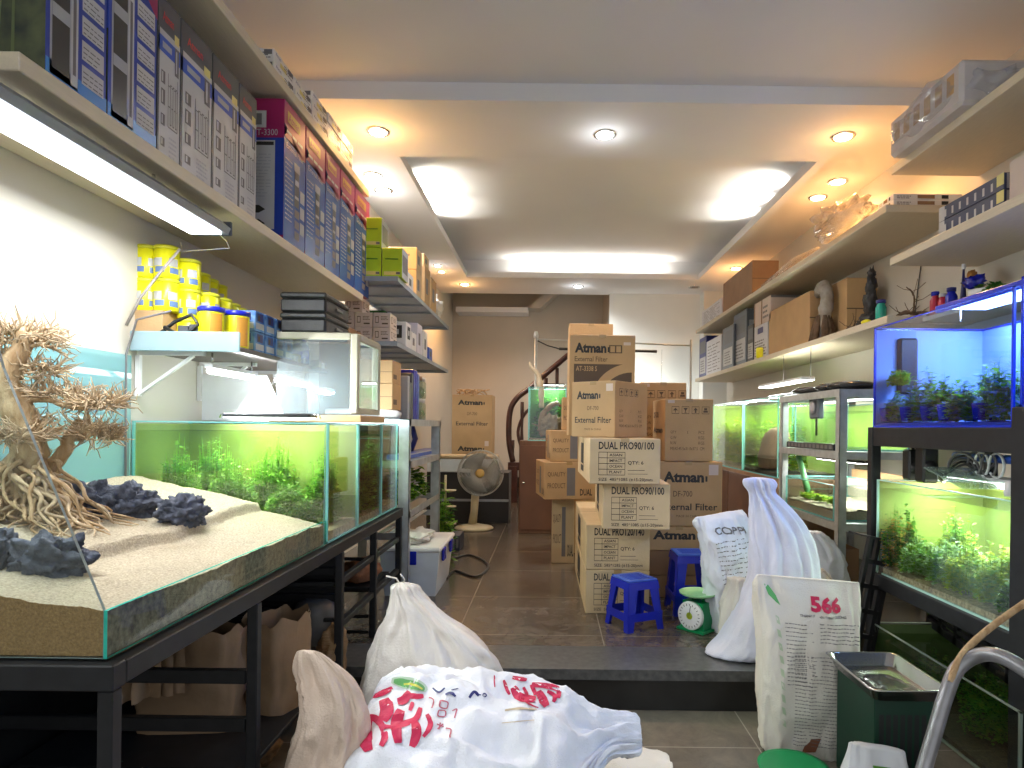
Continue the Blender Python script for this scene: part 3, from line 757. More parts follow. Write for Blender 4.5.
def rcurve(r, n=4):
    out=[]
    for i in range(len(r)-1):
        for k in range(n): out.append(r[i]+(r[i+1]-r[i])*k/n)
    out.append(r[-1]); return out
c = curve(trunk); m.tube([p+Vector((rr.uniform(-.004,.004),rr.uniform(-.004,.004),0)) for p in c], [1.15*k*rr.uniform(.9,1.12) for k in rcurve(tr)], BARK, 14)
for k in range(9):
    a = k*.7; m.tube([p+Vector((math.cos(a+i*.12),math.sin(a+i*.12),0))*q*.85 for i,(p,q) in enumerate(zip(c[:22],rcurve(tr)[:22]))], [.011*(1-i/26) for i in range(22)], BARK, 6)
m.build('trunk', t)
# branches and twig clouds
def branch(pts, r0, r1):
    q = MB(); c=curve(pts,5); n=len(c); q.tube([p+Vector((rr.uniform(-.003,.003),)*3) for p in c],[r0+(r1-r0)*i/(n-1) for i in range(n)],BARK,9); return q.build('branch', t)
branch([WL(14,405,1.93),WL(-10,395,1.92),WL(-30,380,1.9)],.022,.012)
branch([WL(16,402,1.94),WL(45,400,1.96),WL(75,408,1.98),WL(100,402,2.0)],.010,.005)
branch([WL(26,500,1.97),WL(45,475,2.0),WL(65,450,2.02),WL(72,432,2.03),WL(82,420,2.04)],.028,.012)
branch([WL(24,348,1.95),WL(40,345,1.95),WL(60,350,1.96)],.008,.003)
branch([WL(60,350,1.96),WL(66,355,1.96),WL(74,362,1.97)],.003,.0015)
def cloud(center, ext, n, seed):
    q = MB(); r2 = random.Random(seed); c0 = Vector(center)
    for k in range(int(n*.34)):
        a = r2.uniform(0,2*PI); rad = math.sqrt(r2.random()); h = r2.uniform(-1,1)
        p = c0 + Vector((math.cos(a)*rad*ext[0]*.75, math.sin(a)*rad*ext[1]*.75, h*ext[2]*.5))
        d = Vector((math.cos(a)*rad*1.2+r2.uniform(-.6,.6), math.sin(a)*rad+r2.uniform(-.6,.6), r2.uniform(-.1,.9))).normalized()
        pts=[p]; L = r2.uniform(.025,.06)
        for s_ in range(3):
            d = (d+Vector((r2.uniform(-1,1),r2.uniform(-1,1),r2.uniform(-.8,.9)))).normalized(); p = p+d*L/2; pts.append(p)
        q.tube(pts,[.0032,.0028,.002,.0012],TWIG,4,False)
        if r2.random()<.7:
            e=(d+Vector((r2.uniform(-1,1),r2.uniform(-1,1),r2.uniform(-.6,1)))).normalized()
            q.tube([pts[1],pts[1]+e*L*.5,pts[1]+e*L*.8+Vector((0,0,.006))],[.0024,.0018,.001],TWIG,4,False)
    return q.build('twig_cloud', t)
cloud(WL(22,338,1.95),(.13,.10,.045),520,1)
cloud(WL(42,372,1.96),(.065,.06,.035),200,2)
cloud(WL(50,394,1.97),(.11,.08,.022),280,3)
cloud(WL(98,404,2.0),(.095,.07,.028),420,4)
cloud(WL(96,434,2.04),(.085,.06,.04),420,5)
cloud(WL(10,438,1.9),(.10,.08,.035),320,6)
cloud(WL(40,430,1.95),(.04,.05,.035),110,7)
cloud(WL(-14,360,1.92),(.05,.1,.05),160,8)
# roots
m = MB()
for k in range(75):
    a = rr.uniform(-.9,.75) if k<34 else rr.uniform(0,2*PI); L = rr.uniform(.12,.30)*(1 if k<34 else .5)
    st = Vector((math.cos(a)*.03,math.sin(a)*.03,rr.uniform(.05,.20)))
    pts=[st]; d=Vector((math.cos(a),math.sin(a),.1))
    for s_ in range(7):
        u=(s_+1)/7; q_=st+Vector((math.cos(a),math.sin(a),0))*L*u
        q_ += Vector((rr.uniform(-.03,.03),rr.uniform(-.03,.03),0))
        zz = zsand(TB.x+q_.x,TB.y+q_.y)-TB.z
        q_.z = st.z*(1-u)**1.3*(1+.3*math.sin(u*5))+zz*u+.006; pts.append(q_)
    m.tube(curve(pts,3),[rr.uniform(.005,.011)*(1-.8*i/22) for i in range(22)],BARK if k%3 else TWIG,6,False)
m.build('roots', t)
# ================================================================ planted tanks
LEAFS = [mat('leaf_bright', (0.26,0.50,0.05), .55, var=.25), mat('leaf_mid', (0.12,0.33,0.04), .55, var=.25), mat('leaf_dark', (0.035,0.14,0.025), .55, var=.2),
         mat('leaf_yellow', (0.50,0.62,0.03), .55, var=.2), mat('leaf_pale', (0.42,0.60,0.35), .55, var=.2), mat('leaf_blue', (0.32,0.45,0.75), .5, var=.3), mat('leaf_orange', (0.6,0.35,0.05), .55), mat('leaf_olive', (0.22,0.34,0.05), .6, var=.25)]
for lm in LEAFS:
    nt_ = lm.node_tree; o_ = nt_.nodes['Material Output']; b_ = nt_.nodes['Principled BSDF']
    tl = nt_.nodes.new('ShaderNodeBsdfTranslucent'); mx_ = nt_.nodes.new('ShaderNodeMixShader'); mx_.inputs[0].default_value = .5
    cs_ = b_.inputs['Base Color'].links[0].from_socket
    nt_.links.new(cs_, tl.inputs['Color']); nt_.links.new(b_.outputs[0], mx_.inputs[1]); nt_.links.new(tl.outputs[0], mx_.inputs[2]); nt_.links.new(mx_.outputs[0], o_.inputs['Surface'])
SUBST = mat('aquarium_gravel', (0.50,0.42,0.28), .9, col2=(0.18,0.13,0.07), vscale=60, bump=.5, bscale=90)
SUBD = mat('aquarium_soil', (0.10,0.07,0.04), .95, col2=(0.03,0.02,0.015), vscale=60, bump=.5, bscale=90)
def bush(name, label, base, ext, n, mats, seed, parent=None, group=None, cat='aquatic plant', size=.02, dense=2.0, fill=.5):
    """small leaves on thin stems inside a dome of half-extents ext standing on base; fill = share of leaves that pack the dome itself"""
    q = MB(); r = random.Random(seed); n = int(n*dense)
    stems = max(5, n//40); per = int(n*(1-fill)/stems)
    def leaf(p, L, m_):
        b=r.uniform(0,2*PI); d=Vector((math.cos(b),math.sin(b),r.uniform(-.3,.8))).normalized()
        sd=d.cross(Vector((0,0,1))).normalized()*L*.34
        q.quad([p,p+d*L*.5+sd,p+d*L+Vector((0,0,-L*.15)),p+d*L*.5-sd],m_)
    pick = lambda: mats[min(len(mats)-1,int(r.random()**1.3*len(mats)))]
    for s_ in range(stems):
        a=r.uniform(0,2*PI); rad=math.sqrt(r.random()); x=math.cos(a)*rad*ext[0]*.85; y=math.sin(a)*rad*ext[1]*.85
        H = ext[2]*(1-.45*rad*rad)*r.uniform(.7,1.05)
        x0,y0=x*.8,y*.8; lean=Vector((r.uniform(-.1,.1)*ext[0],r.uniform(-.1,.1)*ext[1],0))
        pts=[Vector((x0,y0,0)),Vector(((x0+x)/2,(y0+y)/2,H*.5))+lean*.5,Vector((x,y,H))+lean]
        q.tube(pts,[.0022,.0018,.001],mats[0],4,False)
        for k in range(per):
            u=r.uniform(.06,1); p=pts[0]*(1-u)**2+pts[1]*2*u*(1-u)+pts[2]*u*u
            leaf(p, size*r.uniform(.7,1.6), pick())
    for k in range(int(n*fill)):
        a=r.uniform(0,2*PI); rad=r.random()**.45; h=r.random()
        k_=(.72+.35*mnoise.noise(Vector((math.cos(a)*1.5,math.sin(a)*1.5,seed))))
        hh=h*k_*(1-.5*rad*rad)
        leaf(Vector((math.cos(a)*rad*ext[0]*.9,math.sin(a)*rad*ext[1]*.9,.004+ext[2]*hh)), size*r.uniform(.7,1.5), pick())
    o = q.build(name, loc=base)
    return tag(o, label, cat, group)
def tank(name, label, x0,x1,y0,y1,z0,z1, glass, water=None, wz=None, ground=None, gz=.04, back=None, backside=None, edge=None, silicone=None, cat='aquarium'):
    t = root(name, label, cat, ((x0+x1)/2,(y0+y1)/2,z0)); cx,cy=(x0+x1)/2,(y0+y1)/2; th=.006
    X0,X1,Y0_,Y1_,H = x0-cx,x1-cx,y0-cy,y1-cy,z1-z0
    e = edge or glass
    def pane(nm,a): 
        q=MB(); q.box(*a,glass)
        q.build(nm,t)
    pane('bottom_pane',(X0,X1,Y0_,Y1_,0,th))
    pane('near_pane',(X0,X1,Y0_,Y0_+th,th,H)); pane('far_pane',(X0,X1,Y1_-th,Y1_,th,H))
    pane('side_pane',(X0,X0+th,Y0_+th,Y1_-th,th,H)); pane('side_pane',(X1-th,X1,Y0_+th,Y1_-th,th,H))
    q = MB()
    es = silicone or e
    for (a,b) in ((X0,Y0_),(X1-.008,Y0_),(X0,Y1_-.008),(X1-.008,Y1_-.008)): q.box(a-.001,a+.009,b-.001,b+.009,0,H,es)
    for (a,b,c,d) in ((X0,X1,Y0_,Y0_+.008),(X0,X1,Y1_-.008,Y1_),(X0,X0+.008,Y0_,Y1_),(X1-.008,X1,Y0_,Y1_)):
        q.box(a-.001,b+.001,c-.001,d+.001,-.001,.008,es); q.box(a-.001,b+.001,c-.001,d+.001,H-.004,H+.001,es)
    q.build('silicone_edge',t)
    if back:
        q = MB(); i=.009
        if 'X0' in backside: q.box(X0+.0065,X0+i,Y0_+i,Y1_-i,.009,H-.01,back)
        if 'X1' in backside: q.box(X1-i,X1-.0065,Y0_+i,Y1_-i,.009,H-.01,back)
        if 'Y1' in backside: q.box(X0+i,X1-i,Y1_-i,Y1_-.0065,.009,H-.01,back)
        q.build('backing_film',t)
    if ground:
        q=MB(); i=.010
        q.box(X0+i,X1-i,Y0_+i,Y1_-i,.0085,gz*.7,ground)
        q.grid(lambda u,v:(X0+i+(X1-X0-2*i)*u,Y0_+i+(Y1_-Y0_-2*i)*v,gz*.72+gz*.35*abs(mnoise.noise(Vector((u*7,v*7,x0))))),20,20,ground)
        o=q.build('gravel_bed',loc=(cx,cy,z0)); tag(o,'gravel bed in the '+label,'gravel',kind='stuff')
    if water:
        q=MB(); i=.012; W=wz
        q.box(X0+i,X1-i,Y0_+i,Y1_-i,.0095,W,water); q.build('water',t)
    return t
def tanklamp(label, x,y,z, lx, ly, power, color=(0.9,1,0.85), body=BLACK, hang=None):
    """slim LED lamp lying over a tank"""
    t = root('tank_lamp', label, 'lamp', (x,y,z))
    m=MB(); m.cbox(-lx/2,lx/2,-ly/2,ly/2,.004,.022,body); m.build('housing',t)
    m=MB(); m.box(-lx/2+.005,lx/2-.005,-ly/2+.005,ly/2-.005,0,.0035,mat('led_face',(1,1,1),emit=8,erg=(0.95,1,0.95))); m.build('led_face',t)
    for s_ in (-1,1):
        m=MB()
        if ly>lx: m.tube([(0,s_*ly*.48,.02),(0,s_*(ly/2+.03),.016),(0,s_*(ly/2+.035),0)],.003,CHROME,6)
        else: m.tube([(s_*lx*.48,0,.02),(s_*(lx/2+.03),0,.016),(s_*(lx/2+.035),0,0)],.003,CHROME,6)
        m.build('support_wire',t)
    l=lamp('AREA',(0,0,-.006),power,color,lx,rot=(0,0,0),sizey=ly); l.parent=t
    return t
FILMG = mat('green_backing_film', (0.20,0.26,0.05), .6, col2=(0.30,0.38,0.09), vscale=3)
FILMY = mat('yellow_green_backing_film', (0.26,0.40,0.06), .6, col2=(0.40,0.54,0.10), vscale=4)
WATG = clear('green_water', (0.96,0.98,0.88), gloss=.6, f0=1.33)
WATP = clear('pale_green_water', (0.95,0.985,0.95), gloss=.6, f0=1.33)
TE = mat('aqua_glass_edge', (0.22,0.58,0.55), .2)
# left row: beyond the sand tank
ys = [2.80,3.25,3.70,4.08]
labs = ['green planted tank seen through the far pane of the sand tank','narrow murky green tank, middle one of the row by the galvanised post','narrow green tank touching the galvanised post']
for i in range(3):
    y0,y1 = ys[i]+.002, ys[i+1]-.004
    tank('planted_tank', labs[i], XL+.02,GX,y0,y1,GZ,1.155,TG,WATG,.48,SUBST,.06,FILMG,'X0Y1' if i<1 else 'X0',TE)
bx = (XL+GX)/2
sp = [(-1.66,2.93,.11,.09,.40),(-1.43,2.94,.12,.09,.32),(-1.18,2.94,.11,.09,.22),(-1.60,3.12,.14,.10,.43),(-1.33,3.12,.15,.1,.42),(-1.07,3.08,.09,.13,.36)]
wh = ['by the wall in the near green tank','second from the wall in the near green tank, in front','low beside the glass front of the near green tank',
      'tall against the back of the near green tank','in the middle of the near green tank','tall beside the glass front of the near green tank']
for i,(x,y,a,b,h) in enumerate(sp):
    bush('water_moss','soft green moss clump '+wh[i],(x,y,GZ+.05),(a,b,h),1500,[LEAFS[0],LEAFS[7],LEAFS[1]],i,group='moss clumps in the near green tank',size=.017,fill=.72,dense=2.4)
for i,(x,y,h) in enumerate([(-1.04,3.36,.42),(-1.25,3.45,.40),(-1.03,3.58,.36),(-1.05,3.78,.42),(-1.10,3.95,.34)]):
    bush('water_plant',['bright green stem plant nearest the glass in the middle tank of the left row','green stem plant deep in the middle tank of the left row','dark stem plant at the far end of the middle tank of the left row',
      'bright stem plant nearest the glass in the tank by the galvanised post','dark stem plant at the far end of the tank by the galvanised post'][i],(x,y,GZ+.05),(.075,.09,h),900,[LEAFS[0],LEAFS[1],LEAFS[2]] if i%2==0 else [LEAFS[1],LEAFS[2]],i+20,group='stem plants in the left row tanks',size=.022)
tanklamp('slim lamp over the near green tank',-1.30,3.02,1.175,.40,.10,4.5)
tanklamp('slim lamp over the middle tank of the left row',-1.30,3.47,1.175,.40,.08,6)
tanklamp('slim lamp over the tank by the galvanised post',-1.30,3.90,1.175,.40,.08,5)

# white board standing behind the first tube lamp
m = MB(); A=[(-1.79,3.34,1.163),(-1.355,3.34,1.163),(-1.46,3.34,1.40),(-1.79,3.34,1.40)]
m.quad(A,LBL2:=mat('white_foam_board', (0.85,0.87,0.90), .6)); m.quad([(x,y+.008,z) for x,y,z in A][::-1],LBL2)
for i in range(4): m.quad([A[i],A[(i+1)%4],(A[(i+1)%4][0],3.348,A[(i+1)%4][2]),(A[i][0],3.348,A[i][2])][::-1],LBL2)
tag(m.build('foam_board'),'white foam board with a slanting edge standing on the tanks behind the tube lamp','board')
# ================================================================ empty glass tank with foam edging on the row
FOAM = mat('foam_edging', (0.45,0.43,0.33), .8, var=.1, bump=.2, bscale=50)
CG = clear('new_glass', (0.90,0.95,0.95), gloss=.8, film=((0.55,0.60,0.65),.07))
p0 = P(352,400,Y=3.24)
t = root('empty_glass_tank', 'new empty glass tank edged with foam strips, under the two black cases', 'aquarium', (-1.17,3.46,1.205))
W_, D_, H_ = .40,.42,.40
m=MB(); m.box(-W_/2,W_/2,-D_/2,-D_/2+.006,.0,H_,CG); m.build('near_pane',t)
m=MB(); m.box(-W_/2,W_/2,D_/2-.006,D_/2,.0,H_,CG); m.build('far_pane',t)
m=MB(); m.box(W_/2-.006,W_/2,-D_/2+.006,D_/2-.006,.0,H_,CG); m.build('side_pane',t)
m=MB(); m.box(-W_/2,-W_/2+.006,-D_/2+.006,D_/2-.006,.0,H_,CG); m.build('side_pane',t)
m=MB(); m.box(-W_/2,W_/2,-D_/2,D_/2,-.006,0,CG); m.build('bottom_pane',t)
for nm,(a,b,c,d,e,f) in {'a':(W_/2-.03,W_/2+.008,-D_/2-.008,-D_/2+.03,.0,H_),'b':(W_/2-.03,W_/2+.008,D_/2-.03,D_/2+.008,0,H_),
   'd':(W_/2-.02,W_/2+.008,-D_/2+.03,D_/2-.03,H_-.035,H_+.004),'e':(-W_/2,W_/2-.03,-D_/2-.008,-D_/2+.02,H_-.03,H_+.004),'g':(W_/2-.02,W_/2+.008,-D_/2+.03,D_/2-.03,0,.03)}.items():
    m=MB(); m.cbox(a,b,c,d,e,f,FOAM,.005); m.build('foam_edge',t)
m_white=pack('flat_carton','flat orange-brown cardboard lying on the tank tops beneath the empty glass tank','cardboard',(-1.17,3.46,1.162),(.46,.46,.034),KRAFT)
m=MB(); m.cbox(-1.78,-1.42,3.36,3.62,1.162,1.185,mat('white_sheet',(0.78,0.80,0.84),.5)); tag(m.build('white_board'),'white board lying on the tanks beside the flat cardboard','board')
m=MB(); 
# black cases
CASE = mat('black_case', (0.018,0.018,0.018), .45, var=.3, bump=.2, bscale=40)
for j in range(2):
    t = root('black_case', ['lower of the two black cases on the empty glass tank','upper of the two black cases, right under the long wooden shelf'][j], 'case', (-1.25,3.46,1.612+j*.102), 0, 'black cases on the empty glass tank')
    m=MB(); m.cbox(-.115,.115,-.19,.19,0,.07,CASE,.01); m.build('case_body',t)
    m=MB(); m.cbox(-.117,.117,-.192,.192,.071,.100,CASE,.008); m.build('lid',t)
    m=MB(); m.cbox(.117,.127,-.05,.05,.03,.045,INKG,.003); m.build('handle',t)
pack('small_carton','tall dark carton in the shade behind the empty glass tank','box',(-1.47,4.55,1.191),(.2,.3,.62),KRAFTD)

# ================================================================ grey metal shelf unit
G_=1.184      # the unit stands just past the end of the long wooden shelf
MX0, MX1 = -1.61, -1.137
t = root('metal_shelf_unit','grey slotted-angle shelf unit with two blue-grey shelves by the left wall','shelf',((MX0+MX1)/2,6.02,0))
sx_, sy_ = (MX0+MX1)/2, 6.02
def shelfplate(z, y0,y1, nm='shelf', x0=MX0, x1=MX1):
    q=MB(); q.box(x0-sx_,x1-sx_,y0-sy_,y1-sy_,z-.003,z,GREYM)
    for (a,b,c,d) in ((x0,x1,y0,y0+.003),(x0,x1,y1-.003,y1),(x0,x0+.003,y0,y1),(x1-.003,x1,y0,y1)): q.box(a-sx_,b-sx_,c-sy_,d-sy_,z-.035,z-.002,GREYM)
    for k in range(4): q.box(x0-sx_,x1-sx_,y0-sy_+.3+k*.4,y0-sy_+.32+k*.4,z-.02,z-.003,GREYM)
    return q.build(nm,t)
Z1, Z2 = 2.25, 1.77
shelfplate(Z1,4.80,7.22); shelfplate(Z2,4.80,7.22)
for x in (MX0,):
    for y in (4.81,7.18):
        q=MB(); q.box(x-sx_,x+.03-sx_,y-sy_,y+.003-sy_,0,2.30,GREYM); q.box(x-sx_,x+.003-sx_,y-sy_,y+.03-sy_,0,2.30,GREYM); q.build('angle_post',t)
q=MB(); q.bar((-.19,-1.19,Z1-.03),(-.21,-1.19,Z1-.18),.02,.003,GREYM); q.build('brace',t)
LIME = mat('lime_box', (0.42,0.60,0.01), .4, var=.08); PINKW = mat('pinkish_white_card', (0.62,0.50,0.42), .5, var=.05)
def dec_lime(F,sz):
    F['front'].rect(.1,.9,.08,.2,YELP,1).rect(.15,.8,.6,.64,LEAFS[1],1).rect(.7,.9,.1,.18,INKG,2); F['right'].rect(0,1,0,1,GREYL,1).rect(.1,.9,.2,.8,INKG,2)
for i,(x,z,l) in enumerate(((-1.13,0,'lime green box at the bottom left of the three on the upper metal shelf'),(-1.13,.188,'lime green box on top of another, at the end of the upper metal shelf'),(-1.005,0,'lime green box standing alone in front of the grey-sided stack'))):
    pack('lime_box',l,'box',(x*G_,4.17*G_,Z1+z*G_),(.135 if i<2 else .15,.2,.22),LIME,dec_lime,group='lime green boxes on the upper metal shelf')
def dec_plain(F,sz): F['right'].rect(.2,.6,.3,.7,INKG,1); F['front'].lines(.1,.8,.2,.8,3,INKG,2,1)
def dec_symb(F,sz):
    for k in ('front','right'):
        F[k].rect(.12,.32,.30,.75,BROWNINK,1).rect(.15,.29,.35,.70,PINKW,2); F[k].rect(.5,.85,.2,.3,BROWNINK,1); F[k].lines(.45,.9,.5,.8,3,BROWNINK,3,1)
i=0
for (x,y,z,w,d,h,mm,l) in [(-1.05,4.33,0,.13,.16,.10,NEARW,'low white box next to the lime green boxes'),(-1.05,4.52,0,.14,.18,.12,NEARW,'white box between the low white box and the brown cartons, upper metal shelf'),
    (-1.20,4.55,0,.13,.3,.25,KRAFT2,'tan carton behind the white boxes on the upper metal shelf'),(-1.10,4.80,0,.24,.2,.20,KRAFT2,'tan carton, lower one in the pile after the white boxes'),
    (-1.10,4.80,.202,.24,.2,.16,KRAFT2,'tan carton, upper one in the pile after the white boxes'),(-1.08,5.08,0,.22,.22,.30,KRAFT,'brown carton near the middle of the upper metal shelf'),
    (-1.08,5.08,.302,.20,.2,.09,KRAFT2,'shallow tan carton topping the middle brown carton'),(-1.07,5.36,0,.2,.24,.27,KRAFT,'brown carton beside the white bag on the upper metal shelf')]:
    pack('small_carton',l,'box',(x*G_,y*G_,Z1+z*G_),(w*G_,d*G_-.012,h*G_),mm,dec_plain)
# white plastic bag
def bagblob(name,label,loc,sc,m,seed,cat='bag',amp=.5,freq=2.2,sub=4,rot=0):
    q=MB(); q.blob((0,0,sc[2]*.8),sc,m,sub,amp,freq,seed,True,rot=rot)
    zs=min(v[2] for v in q.v); q.v=[(v[0],v[1],max(v[2],zs*0+.002)) for v in q.v]
    return tag(q.build(name,loc=loc),label,cat)
PLB = mat('white_bag_plastic', (0.78,0.76,0.70), .35, var=.05)
bagblob('plastic_bag','white plastic bag slumped at the far end of the upper metal shelf',(-1.25,6.72,Z1),(.11,.15,.13),PLB,5)
# lower shelf boxes
lw = [(0,0,0),(0,0,1),(0,0,2),(1,0,0),(1,0,1),(2,0,0),(2,0,1),(3,0,0)]
PB = [(-1.30,4.17,0,'P'),(-1.185,4.17,0,'P'),(-1.07,4.17,0,'P'),(-1.30,4.17,1,'P'),(-1.185,4.17,1,'P'),(-1.07,4.17,1,'P'),(-1.25,4.17,2,'P')]
for i,(x,y,k,_) in enumerate(PB):
    pack('pump_box',['pale pink box','pale pink box','pale pink box','pale pink box','pale pink box','pale pink box','single pale pink box'][i]+' on the lower metal shelf, '+
      ['bottom row, wall end','bottom row, middle','bottom row, aisle end','second row, wall end','second row, middle','second row, aisle end','topmost of the pile'][i],'box',(x*G_,(y+.02)*G_,Z2+k*.111),(.13,.2,.109),PINKW,dec_symb,group='pale pink boxes on the lower metal shelf')
for i,(y,w,h,mm,l) in enumerate([(4.42,.12,.17,NEARW,'white box with a black square picture, lower metal shelf'),(4.60,.13,.13,NEARW,'plain white box after the black-square one, lower metal shelf'),
    (4.80,.14,.22,mat('lilac_white',(0.62,0.58,0.64),.5),'tall lilac-white box on the lower metal shelf'),(5.02,.12,.20,NEARW,'tall white box next to the lilac one'),(5.24,.12,.10,BLUM,'low blue box near the end of the lower metal shelf')]):
    pack('pump_box',l,'box',(-1.23,y*G_,Z2),(.165,(w+.03)*G_,h*G_),mm,dec_plain if i else (lambda F,sz:(F['front'].rect(.25,.8,.35,.85,INK,1).rect(.4,.65,.5,.7,LBL,2),F['right'].rect(.25,.8,.35,.85,INK,1).rect(.4,.65,.5,.7,LBL,2))))
pack('pump_box','green-fronted box behind the white ones on the lower metal shelf','box',(-1.44,5.45,Z2),(.15,.24,.32),LEAFS[2],dec_plain)
# galvanised rack
GR0, GR1, RX = 4.15, 5.33, -.895
t = root('galvanised_rack','galvanised angle-iron rack just past the row of tanks on the left','rack',(-1.2,4.74,0))
def gb(nm,a,m_=GALV):
    q=MB()
    for (x0,x1,y0,y1,z0,z1) in a: q.box(x0+1.2,x1+1.2,y0-4.74,y1-4.74,z0,z1,m_)
    return q.build(nm,t)
for (x,y) in ((RX,GR0),(RX,GR1-.045),(-1.55,GR0),(-1.55,GR1-.045)):
    sgn=1 if x==RX else -1
    gb('post',[(min(x,x-sgn*.07),max(x,x-sgn*.07),y,y+.004,0,1.19),(min(x,x-sgn*.004),max(x,x-sgn*.004),y,y+.045,0,1.19)])
for z in (1.19,.92,.60,.46):
    gb('side_rail',[(RX-.004,RX,GR0+.004,GR1,z-.045,z)]) if z!=.46 else None
    gb('end_rail',[(-1.55,RX-.045,GR0+.004,GR0+.008,z-.045,z)]); gb('end_rail',[(-1.55,RX-.045,GR1-.004,GR1,z-.045,z)])
gb('top_plate',[(-1.55,RX-.004,GR0,GR1,1.185,1.19)])
for z in (.46,.60):
    for k in range(9): gb('shelf_slat',[(-1.55+.065*k,-1.55+.065*k+.035,GR0+.01,GR1-.01,z-.006,z-.002)])
gb('shelf_board',[(-1.5,RX-.005,GR0+.01,GR1-.01,.915,.919)])
# things on the rack's top plate
def dec_k(F,sz): F['right'].rect(.1,.5,.2,.4,BROWNINK,1); F['front'].rect(0,1,.48,.5,BROWNINK,1)
pack('carton','lower brown carton on the galvanised rack, under the lower metal shelf','box',(-1.13,4.32,1.25),(.22,.24,.17),KRAFT,dec_k)
pack('carton','upper brown carton on the galvanised rack, under the lower metal shelf','box',(-1.13,4.32,1.421),(.215,.235,.15),KRAFT,dec_k)
WRAP = mat('milky_wrap', (0.62,0.60,0.58), .3, var=.12, vscale=12, bump=.5, bscale=30)
m=MB(); m.tube([(-1.45,4.22,1.225),(-1.3,4.21,1.225),(-1.10,4.22,1.228),(-1.0,4.22,1.22),(-.97,4.22,1.215)],[.03,.034,.033,.03,.02],WRAP,12,flat=.9); tag(m.build('wrapped_roll'),'milky plastic-wrapped roll lying across the galvanised post top','roll')
for i,(y,h,mm,l) in enumerate([(4.50,.30,GREYL,'grey upright book-like pack on the galvanised rack'),(4.56,.26,DGREY,'dark upright pack beside the grey one on the rack'),(4.62,.33,DGREY,'tall dark upright pack next to the royal blue one'),
    (4.69,.36,BLUP,'first tall royal blue upright pack on the rack'),(4.76,.36,BLUP,'second tall royal blue upright pack on the rack'),(4.83,.34,BLUM,'third blue upright pack, last before the jars')]):
    pack('upright_pack',l,'box',(-1.06,y,1.191),(.16,.055,h),mm)
pack('white_tray','white flat tray hanging over the edge of the galvanised rack','tray',(-1.0,4.72,1.191),(.0001+.06,.4,.02),NEARW) if False else None
for i,(y,l) in enumerate([(5.0,'clear jar of green stuff on the rack, nearer one'),(5.12,'clear jar of green stuff on the rack, farther one')]):
    for j in range(2):
        tin(-1.04,y,1.191+j*.145,.14,.05,l+(', upper' if j else ', lower'),'jars on the galvanised rack',LBL) if False else None
JAR = clear('jar_glass',(0.85,0.92,0.85),film=((0.35,0.4,0.3),.3))
for i,(y,j) in enumerate([(5.0,0),(5.0,1),(5.13,0),(5.13,1)]):
    t2=root('jar',['lower jar of the nearer pair by the blue packs','upper jar of the nearer pair by the blue packs','lower jar of the farther pair by the blue packs','upper jar of the farther pair by the blue packs'][i],'jar',(-1.03,y,1.191+j*.17),0,'jars on the galvanised rack')
    m=MB(); m.lathe([(.045,0),(.048,.01),(.048,.12),(.04,.135)],(0,0,0),JAR,16); m.blob((0,0,.05),(.035,.035,.045),LEAFS[2],2,.4,2,i); m.build('jar_body',t2)
    m=MB(); m.lathe([(.042,.136),(.044,.165),(.01,.166)],(0,0,0),[LBL,KRAFTD,LBL,LBL][i],14); m.build('lid',t2)
# blue shelf edge, plants and hanging dark tools on the rack
pack('blue_tray','long blue and white tray sticking out of the rack toward the fan','tray',(-1.02,4.95,.92),(.12,1.3,.035),BLUM,lambda F,sz:F['right'].rect(0,1,.7,1,LBL,1))
for i,(x,y,z,h) in enumerate([(-1.08,4.5,.605,.26),(-1.08,4.78,.605,.28),(-1.06,5.05,.605,.26),(-.90,5.50,.0,.80),(-1.15,4.95,.605,.26)]):
    bush('leafy_plant',['leafy green plant nearest the post on the rack','leafy green plant with white flowers in the middle of the rack','leafy green plant at the far end of the rack',
       'tall leafy green plant standing on the floor past the rack','dark green plant at the back of the rack'][i],(x,y,z),(.10,.14,h),420,[LEAFS[0],LEAFS[1],LEAFS[2]] + ([PLB] if i==1 else []),i+40,group='leafy plants on and beside the rack',size=.05,cat='plant')
for i in range(4):
    m=MB(); y=4.35+i*.2; m.tube([(-1.05,y,1.18),(-1.04,y+.01,1.05),(-1.06,y,.95)],[.01,.035,.02],[KRAFTD,BLACK,GREYL,BLUN][i],8)
    m.v=[v for v in m.v]; tag(m.build('hanging_tool'),['brown net hung inside the rack top, nearest the post','black pump hung inside the rack top','grey pump hung inside the rack top','navy pouch hung at the far end inside the rack top'][i],'tool')
# styrofoam-white storage box with blue clips on the floor
WB = mat('cloudy_white_plastic', (0.66,0.70,0.76), .35)
t=root('storage_box','white plastic storage box with blue clips on the floor under the rack','box',(-.93,4.66,0))
m=MB(); 
m.add([(a*.17,b*.28,0) for a,b in ((-1,-1),(1,-1),(1,1),(-1,1))]+[(a*.20,b*.32,.30) for a,b in ((-1,-1),(1,-1),(1,1),(-1,1))],[(3,2,1,0),(4,5,6,7),(0,1,5,4),(1,2,6,5),(2,3,7,6),(3,0,4,7)],WB); m.build('box_body',t)
m=MB(); m.cbox(-.21,.21,-.33,.33,.301,.335,WHITE,.01); m.build('lid',t)
for y in (-.2,.12):
    m=MB(); m.cbox(.205,.222,y-.045,y+.045,.23,.315,BLUP,.006); m.build('clip',t)
m=MB(); m.cbox(-.05,.05,-.335,-.325,.22,.31,BLUP,.005); m.build('clip',t)
bagblob('plastic_bag','crumpled clear-white bag draped on the storage box lid',(-.95,4.62,.337),(.12,.20,.04),PLB,8)

